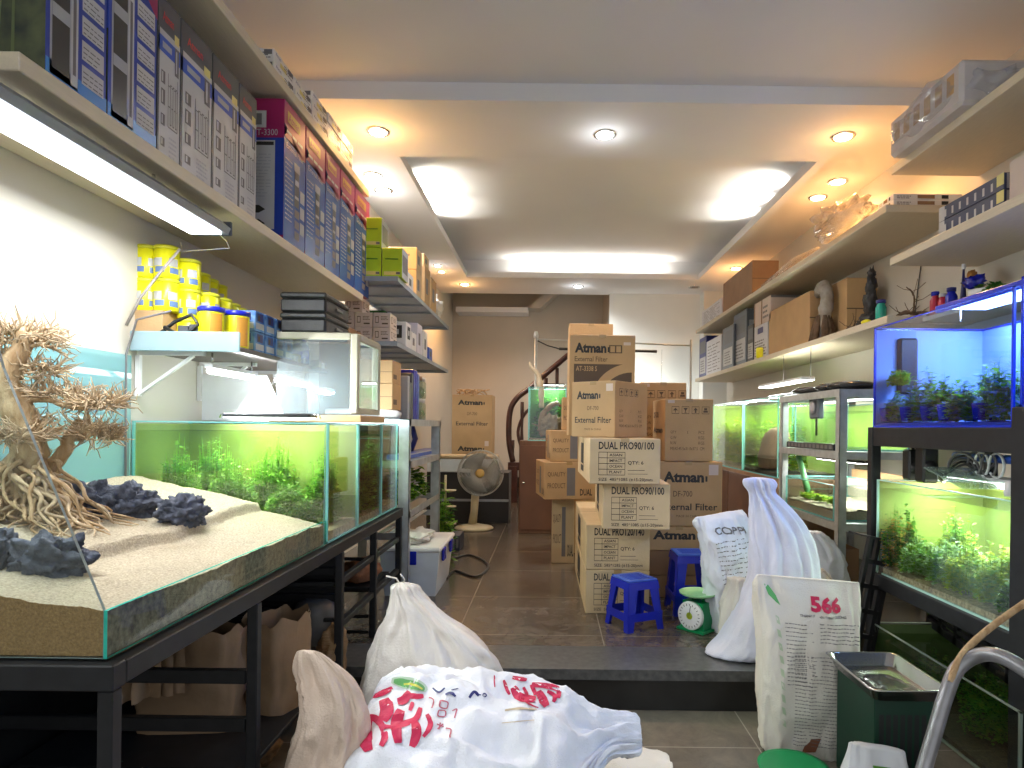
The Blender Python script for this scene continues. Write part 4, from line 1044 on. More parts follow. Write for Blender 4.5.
# ================================================================ under the tank stand
WOODP = mat('peeled_wood', (0.20,0.12,0.055), .8, col2=(0.22,0.12,0.05), vscale=9, bump=.6, bscale=30, stretch=(1,1,4))
PAPER = mat('kraft_paper', (0.25,0.165,0.095), .8, var=.12, vscale=6, bump=.3, bscale=20)
def sheet(name,label,c,w,h,bend,rz,m_,tilt=0,seed=0,th=.004,cat='paper'):
    q=MB(); C_=Vector(c); cr,sr=math.cos(rz),math.sin(rz)
    def f(u,v,o=0):
        a=(u-.5)*w; z=v*h; b=bend*math.sin(u*PI)+.03*mnoise.noise(Vector((u*4,v*4,seed)))+tilt*v*h
        zz=z+.05*h*mnoise.noise(Vector((u*5,seed,1)))*v
        y=b+o; return (C_.x+a*cr-y*sr, C_.y+a*sr+y*cr, C_.z+zz)
    q.grid(lambda u,v:f(u,v),18,12,m_); q.grid(lambda u,v:f(1-u,v,th),18,12,m_)
    return tag(q.build(name),label,cat)
def bag_paper(label,c,w,d,h,rz,seed,m_=PAPER):
    q=MB()
    def f(u,v):
        a=u*2*PI; e=.45; cx_=math.copysign(abs(math.cos(a))**e,math.cos(a)); sy__=math.copysign(abs(math.sin(a))**e,math.sin(a))
        k=1+.16*mnoise.noise(Vector((cx_*2,sy__*2,v*3+seed)))+.06*(1-3*abs(mnoise.noise(Vector((cx_*4,sy__*4,v*6+seed*3)))))*.5
        x=cx_*w/2*k; y=sy__*d/2*k*(1+.2*v); return (x*math.cos(rz)-y*math.sin(rz),x*math.sin(rz)+y*math.cos(rz),h*v*(1+.12*mnoise.noise(Vector((cx_*2.5,sy__*2.5,seed)))))
    q.grid(f,40,14,m_); q.grid(lambda u,v:tuple(k*.985 if i<2 else k+.001 for i,k in enumerate(f(1-u,v))),40,14,m_)
    q.quad([f(i/20,0) for i in range(20)][::-1],m_)
    return tag(q.build('paper_sack',loc=c),label,'sack')
bag_paper('open brown paper sack behind the black rails of the stand',(-1.33,2.46,.019),.34,.20,.36,.1,1)
bag_paper('open brown paper sack by the inner post of the stand, folded wide open',(-1.08,2.62,.019),.17,.20,.36,-.3,2)
bag_paper('darker paper sack low in the stand beside the green bag',(-1.34,2.30,-.2),.30,.16,.15,.2,3,mat('dark_kraft_paper',(0.18,0.12,0.07),.8,var=.1))
for i in range(3):
    sheet('paper_sheet',['curled paper edge leaning on the rail, first','curled paper edge leaning on the rail, second','curled paper edge leaning on the rail, third'][i],(-1.40+i*.035,2.20+i*.015,.20),.16,.22,.05,.5+.1*i,PAPER,.1,i+5)
bagblob('green_bag','dark green bag on the floor behind the front post of the stand',(-1.40,2.16,ZLOW),(.13,.11,.12),mat('dark_green_bag',(0.01,0.06,0.04),.4,var=.2),3,amp=.2)
m=MB(); m.box(-1.78,-1.02,1.48,2.02,.02,.035,WOODP); tag(m.build('wood_board'),'pale wooden board lying across the stand just behind its near posts','board')
for i,(x,y,z,a,b,c,l) in enumerate([(-1.32,1.78,ZLOW,.07,.08,.11,'reddish driftwood chunk under the board, farther from the post'),(-1.55,1.72,ZLOW,.14,.09,.17,'upright split driftwood stump under the board at the picture edge'),
     (-1.08,2.24,ZLOW,.10,.09,.10,'twisted driftwood piece at the foot of the inner post'),(-1.17,2.60,ZLOW,.09,.10,.09,'driftwood lump behind the inner post'),(-.99,3.0,.0,.09,.06,.13,'pale gourd-shaped wood past the inner post'),
     (-1.22,2.18,ZLOW,.08,.08,.09,'small driftwood lump beside the green bag')]):
    m=MB(); m.blob((0,0,c*.8),(a,b,c),WOODP,4,.35,1.8,i+11,True,rot=.4*i); m.v=[(v[0],v[1],max(v[2],.001)) for v in m.v]
    tag(m.build('driftwood_chunk',loc=(x,y,z)),l,'driftwood')
m=MB(); m.lathe([(.05,0),(.09,.03),(.095,.16),(.085,.2),(.05,.215)],(0,0,0),mat('grey_black_jar',(0.09,0.09,0.09),.5,var=.2),20); tag(m.build('dark_jar',loc=(-1.08,3.02,.12)),'round dark grey pot on the rails behind the inner post','pot')
m=MB(); m.box(-1.7,-1.1,2.98,3.50,.10,.12,STEELB); tag(m.build('black_board'),'black board on the stand rails carrying the round dark pot','board')
m=MB(); m.blob((0,0,.06),(.11,.14,.07),mat('coconut_fibre',(0.28,0.12,0.06),.9,var=.3,bump=.8,bscale=60),3,.3,3,4); m.v=[(v[0],v[1],max(v[2],.001)) for v in m.v]; tag(m.build('fibre_bundle',loc=(-1.08,3.75,.25)),'reddish fibre bundle on a rail at the far end of the stand','bundle')
m=MB(); m.box(-1.7,-.98,3.55,4.0,.235,.249,STEELB); tag(m.build('black_board'),'black board under the reddish fibre bundle in the stand','board')
# ================================================================ cartons in the middle
def slit(F, w, d):
    F['top'].rect(0,1,.497,.503,BROWNINK,1)
def symbols(f,u,v,s,n=4,asp=1.0):
    ar=f.h/f.w
    for k in range(n):
        a=u+k*s*ar*1.35; b=a+s*ar
        f.rect(a,b,v,v+s,BROWNINK,1).rect(a+.06*s,b-.06*s,v+.07*s,v+s*.93,KRAFT,2)
        mx=(a+b)/2; w=(b-a)
        if k==0: f.poly([(a+.15*w,v+.45*s),(mx,v+.8*s),(b-.15*w,v+.45*s)],BROWNINK,3); f.rect(mx-.04*w,mx+.04*w,v+.15*s,v+.5*s,BROWNINK,3)
        if k==1: f.poly([(a+.2*w,v+.8*s),(b-.2*w,v+.8*s),(mx,v+.35*s)],BROWNINK,3); f.rect(mx-.05*w,mx+.05*w,v+.15*s,v+.45*s,BROWNINK,3); f.rect(a+.3*w,b-.3*w,v+.13*s,v+.18*s,BROWNINK,3)
        if k==2: f.poly([(a+.2*w,v+.5*s),(b-.2*w,v+.5*s),(mx,v+.85*s)],BROWNINK,3); f.rect(mx-.1*w,mx+.1*w,v+.15*s,v+.55*s,BROWNINK,3)
        if k==3: f.rect(a+.2*w,b-.2*w,v+.2*s,v+.45*s,BROWNINK,3); f.rect(a+.3*w,b-.3*w,v+.5*s,v+.8*s,BROWNINK,3)
def atman(f, v, h, u=.08, wid=.5, m=INK):
    # heavy letters with the split ring mark after them
    f.text('Atman', u, v, h, m, 2, .045, wid=wid)
    f.rect(u+wid+.02,u+wid+.05,v+h*.1,v+h*.6,m,2)
def specs(f,u,v):
    for k,(a,b,c) in enumerate((('QTY','1','PCS'),('G.W','','KGS'),('N.W','','KGS'))):
        f.text(a,u,v-k*.085,.05,BROWNINK,2,maxw=.12); f.text(c,u+.58,v-k*.085,.05,BROWNINK,2,maxw=.12)
        if b: f.text(b,u+.35,v-k*.085,.05,BROWNINK,2)
    f.text('MEAS:45.5x31.0x37.5  CM',u,v-.26,.05,BROWNINK,2,wid=.7)
def dec_df(F,sz):
    f=F['front']; atman(f,.68,.15,.12,.5); f.text('DF-700',.5,.48,.075,BROWNINK,2,cx=True,maxw=.26); f.text('External Filter',.08,.25,.11,INK,2,.012,wid=.84); f.text('MADE IN CHINA',.5,.12,.035,BROWNINK,2,cx=True)
    f.rect(.80,.95,.82,.95,PINKW,2)
    g=F['right']; symbols(g,.12,.74,.13); specs(g,.12,.44); slit(F,0,0)
def dec_sym(F,sz):
    f=F['front']; symbols(f,.14,.76,.12); specs(f,.12,.44); f.rect(.06,.2,.93,.98,PINKW,2); g=F['left']; g.text('DF-700',.1,.7,.1,INK,2,.02,maxw=.8); atman(g,.45,.1,.1,.7); slit(F,0,0)
def dec_at(F,sz):
    f=F['front']; atman(f,.68,.17,.13,.6); f.rect(.80,.94,.80,.96,PINKW,2); f.text('DF-700',.42,.46,.09,BROWNINK,2,cx=True,maxw=.28); f.text('External Filter',.05,.25,.105,INK,2,.012,wid=.88); f.text('MADE IN CHINA',.5,.14,.035,BROWNINK,2,cx=True); F['left'].text('External',.1,.6,.12,INK,2,.01,maxw=.8); slit(F,0,0)
def dec_3338(F,sz):
    f=F['front']; atman(f,.82,.10,.08,.48); f.rect(.60,.80,.82,.90,BROWNINK,2).rect(.62,.69,.83,.89,KRAFT,3).rect(.71,.78,.83,.89,KRAFT,3); f.text('External Filter',.08,.735,.05,BROWNINK,2,.01,wid=.5)
    f.rect(.07,.95,.05,.71,mat('carton_dark_panel',(0.10,0.065,0.04),.7),1); f.text('AT-3338 S',.10,.64,.05,KRAFT,3,.01,wid=.32)
    def arc(r0,r1,m,l):
        for k in range(12):
            a=PI/2+ (PI/2)*k/12; b=PI/2+(PI/2)*(k+1)/12
            f.poly([(.95+.62*r1*math.cos(a),.32+.40*r1*math.sin(a)),(.95+.62*r0*math.cos(a),.32+.40*r0*math.sin(a)),(.95+.62*r0*math.cos(b),.32+.40*r0*math.sin(b)),(.95+.62*r1*math.cos(b),.32+.40*r1*math.sin(b))][::-1],m,l)
    arc(.78,1.0,KRAFT,3); arc(.0,.5,KRAFT,3)
    f.rect(.82,.93,.90,.93,PINKW,3)
def dual(title, size):
    def dec(F,sz):
        f=F['front']; f.text(title,.13,.76,.17,INK,2,.02,wid=.78)
        K=KRAFT2
        x0,x1,y0,y1=.13,.50,.20,.70
        for k in range(5):
            y=y0+(y1-y0)*k/4; f.rect(x0,x1,y-.006,y+.006,INK,1)
        for x in (x0,.25,x1): f.rect(x-.003,x+.003,y0,y1,INK,1)
        for k,w_ in enumerate(('PLANT','OCEAN','IMPACT','ASIAN')): f.text(w_,.28,y0+.035+k*.125,.06,INK,2,.01,wid=.18)
        f.text('QTY: 6',.54,.42,.09,INK,2,.01,wid=.22)
        f.rect(.54,.78,.30,.31,INK,1); f.rect(.54,.82,.22,.228,INK,1)
        f.text(size,.13,.05,.09,INK,2,.008,wid=.76)
        F['left'].rect(.30,.55,.15,.85,INK,1) ; F['left'].rect(.31,.54,.3,.34,K,2); slit(F,0,0)
    return dec
def tapefn(q,s): 
    q.box(-.024,.024,-s[1]/2-.0012,s[1]/2+.0012,s[2]+.0006,s[2]+.0016,TAPE); q.box(-.024,.024,-s[1]/2-.0014,-s[1]/2-.0004,s[2]-.022,s[2]+.001,TAPE)
def carton(label,x0,x1,y0,d,z0,z1,dec,m=KRAFT,rz=0,tape=True,group=None):
    return pack('carton',label,'box',((x0+x1)/2,y0+d/2,z0),(x1-x0,d,z1-z0-.002),m,dec,rotz=rz,parts=[('packing_tape',tapefn)] if tape else None,group=group,chamfer=.004)
H0=CAMZ
def XX(px,y,py=427): return P(px,py,Y=y).x
def ZZ(py,y,px=550): return P(px,py,Y=y).z
y=4.02
x0=XX(584,y,600); 
carton('DUAL PRO carton standing on the floor, bottom of the front pile behind the stool',x0,x0+.395,y,1.25,0.0,.27,dual('DUAL PRO120/140','SIZE  585*1285 (±15-20)mm'),KRAFT2,R(.8))
carton('DUAL PRO120/140 carton, second from the floor in the front pile',x0,x0+.395,y,1.25,.271,.552,dual('DUAL PRO120/140','SIZE  585*1285 (±15-20)mm'),KRAFT2,R(.8))
y=3.82; x1=XX(605,y,510)
carton('DUAL PRO90/100 carton jutting out over the 120/140 one',x1,x1+.395,y,1.0,.553,.825,dual('DUAL PRO90/100','SIZE  485*1085 (±15-20)mm'),KRAFT2,R(-1.5))
y=3.74; x2=XX(591,y,460)
carton('upper DUAL PRO90/100 carton, topmost of the front pile',x2-.02,x2+.39,y,1.0,.826,1.09,dual('DUAL PRO90/100','SIZE  485*1085 (±15-20)mm'),KRAFT2,R(1.2))
# rotated DF-700 carton on top
cn=P(615,412,Y=4.02)
a=R(-24)
w_,d_=.33,.40
# near corner at the seam of the two visible faces = front-right corner of the local box
cc=Vector((cn.x,cn.y,0))-(Vector((math.cos(-a)*w_/2+ -math.sin(-a)*(-d_/2)*1,0,0))*0)
rz=R(38)
corner=Matrix.Rotation(-rz,4,'Z')@Vector((w_/2,-d_/2,0))
pack('carton','angled carton showing its name side and its symbol side, on the DUAL PRO pile','box',(cn.x-corner.x,cn.y-corner.y,1.091),(w_,d_,.352),KRAFT,dec_df,rotz=-rz,parts=[('packing_tape',tapefn)])
y=4.62; 
carton('tall AT-3338 S carton with a dark panel, standing behind the angled one',XX(568,y),XX(634,y),y,.22,1.091,ZZ(334,y),dec_3338,rz=R(2))
# right hand Atman pile
y=4.42
xa,xb=XX(650,y),XX(722,y)
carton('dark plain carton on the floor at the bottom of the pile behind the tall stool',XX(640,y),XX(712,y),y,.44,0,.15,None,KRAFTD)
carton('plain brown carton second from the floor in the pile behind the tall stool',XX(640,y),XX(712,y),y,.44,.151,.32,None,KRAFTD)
carton('low carton with bold name print between the plain ones and the large DF-700 one',XX(645,y),XX(716,y),y,.44,.321,.485,lambda F,sz:(atman(F['front'],.45,.38,.13,.6),F['front'].rect(.82,.94,.35,.9,PINKW,2)))
carton('large DF-700 carton with its name side forward in the right-hand pile',XX(655,y),XX(723,y),y,.42,.486,.925,dec_at)
carton('carton with handling symbols on its front, topmost of the right-hand pile',XX(664,y),XX(713,y),y+.02,.42,.926,1.355,dec_sym,rz=R(2))
y=5.0
for j,(a_,b_) in enumerate(((0,.5),(.501,1.0),(1.001,1.505))):
    carton(['bottom carton of the short pile behind the angled one','middle carton of the short pile behind the angled one','symbol-printed carton peeping out behind the angled one'][j],XX(640,y),XX(686,y),y,.4,a_,b_,dec_sym)
y=5.95
zs=[0,.5,1.0,1.45,ZZ(323,y)]
for j in range(4):
    carton(['lowest carton of the rearmost pile','second carton of the rearmost pile','third carton of the rearmost pile','plain carton peeping over the tall AT-3338 S one'][j],XX(568,y),XX(612,y),y,.3,zs[j],zs[j+1],None)
# left stack
y=5.45
def dec_side(F,sz):
    for k in ('front','left'):
        f=F[k]; f.rect(.45,.62,.1,.85,INKG,1); f.text('QUALITY',.06,.6,.14,BROWNINK,2,maxw=.36); f.text('PRODUCT',.06,.3,.14,BROWNINK,2,maxw=.36); f.text('DUAL',.72,.1,.18,INK,2,.02,maxw=.25)
y=5.50
carton('tall narrow carton standing on the floor beside the brown cabinet',XX(553,y),XX(574,y)+.01,y,.35,0,.56,dec_side,KRAFT2)
carton('tilted-looking carton jutting left, resting on the tall narrow one',XX(540,5.3),XX(590,5.3),5.30,.52,.561,.865,dec_side,KRAFT,rz=R(9))
carton('carton with a dark stripe in the left column, above the jutting one',XX(548,5.32),XX(592,5.32),5.32,.48,.866,1.125,dec_side,KRAFT,rz=R(5))
carton('small carton at the top of the left column, against the tall AT-3338 S one',XX(562,5.4),XX(590,5.4)-.02,5.4,.35,1.127,1.40,dec_side,KRAFT)

# ================================================================ stools and scale
def stool(label,x,y,rz,s,h):
    t=root('plastic_stool',label,'stool',(x,y,0),rz)
    b=s; tp=s*.78
    m=MB()
    m.cbox(-tp/2,tp/2,-tp/2,tp/2,h-.012,h,mat('royal_blue_top',(0.03,0.10,0.50),.3),.006)
    for k in range(5): m.box(-tp*.35,tp*.35,-tp*.3+k*tp*.14,-tp*.29+k*tp*.14,h,h+.002,BLUP)
    m.build('seat',t)
    m=MB()
    c=[(-1,-1),(1,-1),(1,1),(-1,1)]
    for i in range(4):
        p,q=c[i],c[(i+1)%4]
        A=Vector((p[0]*tp/2*1.02,p[1]*tp/2*1.02,h-.01));B=Vector((q[0]*tp/2*1.02,q[1]*tp/2*1.02,h-.01))
        k=1+.045
        A2=Vector((A.x*1.07,A.y*1.07,h-.055));B2=Vector((B.x*1.07,B.y*1.07,h-.055))
        mid=(A2+B2)/2
        m.quad([A2,B2,B,A],BLUP)
    m.build('apron',t)
    for (a_,b_) in c:
        m=MB()
        for z0,z1,w0,w1 in ((h-.012,.0,.062,.040),):
            P0=Vector((a_*tp/2,b_*tp/2,z0)); P1=Vector((a_*b/2,b_*b/2,z1))
            for (dx,dy) in ((1,0),(0,1)):
                # two thin plates meeting at the corner
                e=Vector((-a_ if dx else 0,-b_ if dy else 0,0)); nn=Vector((0 if dx else -a_,0 if dy else -b_,0))*.005
                m.add([P0,P0+e*w0,P1+e*w1,P1,P0+nn,P0+e*w0+nn,P1+e*w1+nn,P1+nn],[(0,1,2,3),(7,6,5,4),(0,4,5,1),(1,5,6,2),(2,6,7,3),(3,7,4,0)],BLUP)
        m.build('leg',t)
    m=MB()
    z=h*.28
    f=tp/2+(b/2-tp/2)*(1-z/h)
    for i in range(4):
        p,q=c[i],c[(i+1)%4]
        m.bar((p[0]*f,p[1]*f,z),(q[0]*f,q[1]*f,z),.008,.045,BLUP)
    m.build('stretcher',t)
    return t
A=P(602.5,623,Z=0);B=P(630,634,Z=0);C_=P(666.5,628.5,Z=0)
ctr=(A+C_)/2
stool('low blue plastic stool in front of the DUAL PRO pile',ctr.x,ctr.y+.01,math.atan2((C_-B).y,(C_-B).x),.245,.285)
p=P(695,617,Z=0)
stool('taller blue plastic stool behind the green weighing scale',p.x,p.y+.14,R(3),.27,.375)
GRN=mat('scale_green',(0.0,0.23,0.07),.3,var=.1); GRNL=mat('scale_pan_green',(0.30,0.60,0.30),.35)
p=P(696,634,Z=0)
t=root('weighing_scale','green spring scale with a round white dial and pale green pan','scale',(p.x+.03,p.y+.09,0),R(-46))
m=MB(); m.cbox(-.09,.09,-.085,.085,0,.014,GRN,.004); m.build('base',t)
m=MB(); m.add([(-.075,-.06,.014),(.075,-.06,.014),(.075,.06,.014),(-.075,.06,.014),(-.066,-.055,.165),(.066,-.055,.165),(.066,.055,.165),(-.066,.055,.165)],[(3,2,1,0),(4,5,6,7),(0,1,5,4),(1,2,6,5),(2,3,7,6),(3,0,4,7)],GRN); m.build('housing',t)
m=MB(); m.lathe([(.080,-.062),(.080,-.082),(.074,-.086)],(0,0,.092),WHITE,30,axis='Y'); m.lathe([(.02,-.087),(.018,-.090)],(0,0,.092),LEAFS[3],16,axis='Y')
for k in range(20):
    a_=2*PI*k/20; m.obox((math.sin(a_)*.062,-.0868,.092+math.cos(a_)*.062),(.003,.001,.012),INK,(0,a_,0))
m.build('dial',t)
m=MB(); m.bar((0,-.089,.095),(.008,-.089,.150),.002,.003,INK,(0,1,0)); m.build('pointer',t)
for s_ in (-1,1):
    m=MB(); m.cyl((s_*.035,0,.165),(s_*.035,0,.195),.008,GRN,10); m.build('pan_support',t)
m=MB(); m.lathe([(.03,.195),(.09,.197),(.105,.206),(.108,.216),(.103,.214),(.088,.204),(.01,.203)],(0,0,0),GRNL,32); m.build('pan',t)

# ================================================================ sacks
import bisect
def catmull(K, v):
    n=len(K)-1; t_=v*n; i=min(int(t_),n-1); u=t_-i
    p0,p1,p2,p3=K[max(i-1,0)],K[i],K[i+1],K[min(i+2,n)]
    return [.5*((2*b)+(c-a)*u+(2*a-5*b+4*c-d)*u*u+(3*b-a-3*c+d)*u**3) for a,b,c,d in zip(p0,p1,p2,p3)]
def arctab(K):
    N=200; pts=[catmull(K,i/N) for i in range(N+1)]; L=[0]
    for i in range(N):
        a,b=pts[i],pts[i+1]; L.append(L[-1]+abs(b[0]-a[0])+1e-5)
    return [l/L[-1] for l in L]
class Sack:
    """closed loft: keys (along, offx, offy, half width, half depth, fold depth) with crumpled cloth relief"""
    def __init__(s, keys, e=.75, wr=.012, seed=0, nf=9, M=None, fr=5.0, crease=.5):
        s.K=keys; s.e=e; s.wr=wr; s.seed=seed; s.nf=nf; s.M=M or Matrix.Identity(4); s.fr=fr; s.cr=crease; s.tab=arctab(keys)
    def at(s, u, v, off=0.0):
        v=min(max(v,0),1); i=bisect.bisect_left(s.tab,v); i=max(1,min(i,200))
        v=(i-1+(v-s.tab[i-1])/max(1e-9,s.tab[i]-s.tab[i-1]))/200
        z,ox_,oy_,a,b,fd=catmull(s.K,min(max(v,0),1)); th=u*2*PI; e=s.e
        c,si=math.cos(th),math.sin(th)
        cx_=math.copysign(abs(c)**e,c); sy__=math.copysign(abs(si)**e,si)
        q=Vector((cx_*2.2,sy__*2.2,z*s.fr+s.seed))
        n1=mnoise.noise(q*1.0)
        n2=1-abs(mnoise.noise(Vector((cx_*s.fr*.6+n1,sy__*s.fr*.6,z*s.fr*.9+s.seed*2+n1*1.2))))*3
        n3=1-abs(mnoise.noise(Vector((cx_*s.fr*1.5+n1*2,sy__*s.fr*1.5,z*s.fr*2.6+s.seed*5))))*3
        d=s.wr*(n1*1.3+s.cr*n2+.4*s.cr*n3)
        fold=max(0,fd)*math.sin(s.nf*th+3*n1+z*4)
        k=1+fold
        x=cx_*a*k; y=sy__*b*k
        nrm=Vector((cx_*b,sy__*a,0)); nrm=nrm.normalized() if nrm.length>1e-6 else Vector((1,0,0))
        sc=min(1,min(a,b)/.03)
        p=Vector((x+ox_,y+oy_,z))+nrm*(d*sc+off)
        return s.M@p
    def mesh(s, m, nu=96, nv=80, mb=None, cap=True):
        q=mb or MB(); vs=[]; 
        for j in range(nv+1):
            for i in range(nu): vs.append(s.at(i/nu,(.6*j/nv+.4*(.5-.5*math.cos(PI*j/nv)))))
        fs=[(j*nu+i,j*nu+(i+1)%nu,(j+1)*nu+(i+1)%nu,(j+1)*nu+i) for j in range(nv) for i in range(nu)]
        if cap: fs.append(tuple(range(nu))[::-1]); fs.append(tuple(nv*nu+k for k in range(nu)))
        q.add(vs,fs,m,True); return q
    def uof(s, x):  # x in -1..1 across the front (-y side)
        c=math.copysign(abs(x)**(1/s.e),x); return 1-math.acos(max(-1,min(1,c)))/(2*PI)
    def print2d(s, mb, vs, fs, m, off=.0015):
        """vs: (x -1..1 across the front, v along)"""
        mb.add([s.at(s.uof(x),v,off) for x,v in vs],fs,m,True)
    def text(s, mb, t, x, v, w, h, m, bold=.0, off=.0022, rot=0, fine=2):
        tv,tf,asp=text_mesh(t,bold,fine)
        out=[]
        for a,b in tv:
            aa,bb=(a-.5)*w,(b-.5)*h
            out.append((x+aa*math.cos(rot)-bb*math.sin(rot)*1.0,v+aa*math.sin(rot)*(h/w if False else 1)+bb*math.cos(rot)))
        s.print2d(mb,out,tf,m,off)
    def dashes(s, mb, x0,x1,v0,v1,rows,m,seed=0,hh=.35,dens=8):
        r=random.Random(seed)
        for k in range(rows):
            v=v1-(k+.5)*(v1-v0)/rows; dv=(v1-v0)/rows*hh; x=x0
            end=x0+(x1-x0)*r.uniform(.75,1)
            while x<end:
                w=(x1-x0)/dens*r.uniform(.3,1.1); n=3
                vs=[(min(x+w*i/n,x1),v+(dv if j else 0)) for j in range(2) for i in range(n+1)]
                s.print2d(mb,vs,[(i,i+1,n+2+i,n+1+i) for i in range(n)],m,.0018)
                x+=w+(x1-x0)/dens*.25
def cloth(name,rgb,rough=.55,var=.06,weave=True,sss=0,col2=None,vs=10):
    return mat(name,rgb,rough,var=var,vscale=vs,bump=.35,bscale=180,col2=col2,sss=sss)
WSACK=cloth('white_woven_sack',(0.74,0.76,0.82)); OFFW=cloth('offwhite_woven_sack',(0.66,0.62,0.55),col2=(0.72,0.69,0.63),vs=4); BEIGE=cloth('beige_woven_sack',(0.58,0.44,0.34),col2=(0.66,0.54,0.44),vs=5)
LILAC=cloth('lilac_white_plastic',(0.68,0.70,0.84),.4)
# 566 sack standing on the front floor
s566=Sack([(0,0,0,.15,.08,0),(.02,0,0,.175,.10,0),(.19,0,0,.190,.115,0),(.39,-.005,.01,.198,.115,0),(.57,-.012,.02,.208,.085,0),(.665,-.014,.03,.214,.035,.0),(.705,-.012,.035,.214,.012,0),(.715,-.01,.035,.210,.010,0)],e=.6,wr=.014,seed=3,M=Matrix.Translation((XX(806,2.75)+.0,2.75,ZLOW))@Matrix.Rotation(R(3),4,'Y')@Matrix.Rotation(R(-4),4,'Z'))
m=s566.mesh(OFFW,96,90)
s566.text(m,'566',.28,.875,.60,.085,RED,.05,off=.007)
s566.text(m,'THÀNH PHẦN DINH DƯỠNG',.22,.815,.95,.022,INK,.01)
s566.dashes(m,-.55,-.02,.42,.77,16,INKG,1,.22,9); s566.dashes(m,.12,.9,.66,.78,6,INKG,2,.22,10); s566.dashes(m,-.40,.85,.08,.60,26,INKG,3,.22,20)
LG=mat('leaf_print',(0.10,0.40,0.12),.6)
s566.print2d(m,[(-.86,.955),(-.78,.95),(-.66,.90),(-.60,.85),(-.68,.865),(-.80,.90)],[(0,1,5),(1,2,4,5),(2,3,4)],LG)
for k in range(9): s566.print2d(m,[(-.72+.01*k,.80-.07*k),(-.66+.01*k,.79-.07*k),(-.64+.01*k,.75-.07*k),(-.70+.01*k,.76-.07*k)],[(0,1,2,3)],mat('pale_leaf_print',(0.45,0.55,0.38),.6),.0016)
s566.print2d(m,[(-.2,.05),(.1,.06),(.2,.14),(-.1,.13)],[(0,1,2,3)],mat('brown_print',(0.22,0.08,0.04),.6))
tag(m.build('feed_sack'),'off-white sack printed with a large red 566, standing below the step','sack')
# big twisted white sack on the platform
yy=3.32
bs=Sack([(0,-.16,0,.12,.06,0),(.012,-.10,0,.235,.14,0),(.10,-.03,0,.23,.16,.0),(.25,.02,0,.195,.15,.01),(.42,.055,0,.165,.12,.05),(.58,.04,0,.15,.10,.09),(.70,.005,0,.115,.08,.13),(.78,-.035,0,.078,.055,.18),(.83,-.065,0,.055,.04,.22),(.87,-.075,0,.062,.042,.32),(.90,-.085,0,.045,.03,.45),(.905,-.085,0,.02,.015,.4)],e=.9,wr=.012,seed=8,nf=13,fr=4,M=Matrix.Translation((XX(775,yy)+.0,yy,0)))
m=bs.mesh(LILAC,140,100)
tag(m.build('plastic_sack'),'tall white plastic sack with a bunched neck at the edge of the step','sack')
# COPPI printed sack
yy=3.74
cs=Sack([(0,0,0,.14,.08,0),(.02,0,0,.16,.10,0),(.28,0,0,.165,.11,.02),(.50,.0,.02,.155,.08,.03),(.62,-.01,.03,.15,.045,.04),(.67,-.02,.04,.14,.015,.08)],e=.75,wr=.028,seed=5,fr=7,M=Matrix.Translation((XX(743,yy),yy,0))@Matrix.Rotation(R(-8),4,'Y')@Matrix.Rotation(R(14),4,'Z'))
m=cs.mesh(WSACK,80,70); cs.text(m,'COPPI',-.05,.865,1.15,.065,INKG,.02,off=.006,rot=-.03); cs.dashes(m,-.7,.6,.25,.80,15,INKG,4,.2,14)
tag(m.build('feed_sack'),'white printed sack with fine dark lettering between the scale and the bunched sack','sack')
yy=3.45
sm=Sack([(0,0,0,.07,.05,0),(.05,0,0,.09,.07,0),(.2,.0,0,.075,.06,.05),(.32,.01,0,.045,.04,.15),(.36,.015,0,.05,.03,.2)],e=.9,wr=.02,seed=15,nf=7,M=Matrix.Translation((XX(738,yy),yy,0)))
m=sm.mesh(OFFW,60,40); sm.dashes(m,-.6,.6,.1,.5,5,INK,9); tag(m.build('small_bag'),'small beige crumpled bag squeezed beside the green scale','bag')
# sacks in the back at the rack foot
for i,(px_,y_,a_,h_,l) in enumerate([(815,4.04,.20,.52,'off-white slumped sack behind the bunched sack, leaning on the rack'),(838,3.80,.08,.34,'yellowish slumped sack in front of the galvanised rack post')]):
    ss=Sack([(0,0,0,a_*.8,.07,0),(.03,0,0,a_,.10,0),(h_*.5,0,0,a_,.10,0),(h_*.8,-.02,0,a_*.85,.08,.04),(h_,-.05,0,a_*.4,.05,.1)],e=.8,wr=.03,seed=20+i,fr=6,M=Matrix.Translation((XX(px_,y_)-.08*i,y_,0)))
    m=ss.mesh(OFFW if i else WSACK,70,50); tag(m.build('slumped_sack'),l,'sack')

# ---- foreground pile: an upright tied sack, a beige one and the big printed one lying on others
yy=2.62
up=Sack([(0,0,0,.22,.14,0),(.03,0,0,.27,.19,0),(.22,.0,0,.30,.20,0),(.40,-.02,0,.25,.16,.03),(.52,-.06,0,.17,.11,.06),(.60,-.10,0,.10,.07,.08),(.67,-.135,0,.055,.04,.12),(.70,-.145,0,.04,.03,.2),(.715,-.15,0,.015,.012,.2)],e=.9,wr=.022,seed=31,nf=8,fr=5,M=Matrix.Translation((XX(438,yy,650),yy,ZLOW)))
CLR=mat('translucent_white_sack',(0.70,0.66,0.61),.3,var=.06,vscale=5,bump=.3,bscale=120)
t=root('tied_sack','shiny off-white sack tied at its pointed top, behind the printed sack','sack',(XX(438,yy,650),yy,ZLOW)); up.M=Matrix.Identity(4)
up.mesh(CLR,110,90).build('sack_body',t)
m=MB(); m.tube([(-.15,0,.70),(-.17,-.01,.735),(-.21,-.015,.745)],.004,OFFW,6); m.tube([(-.145,0,.70),(-.135,-.01,.73),(-.15,-.02,.755)],.003,OFFW,6); m.build('tie_string',t)
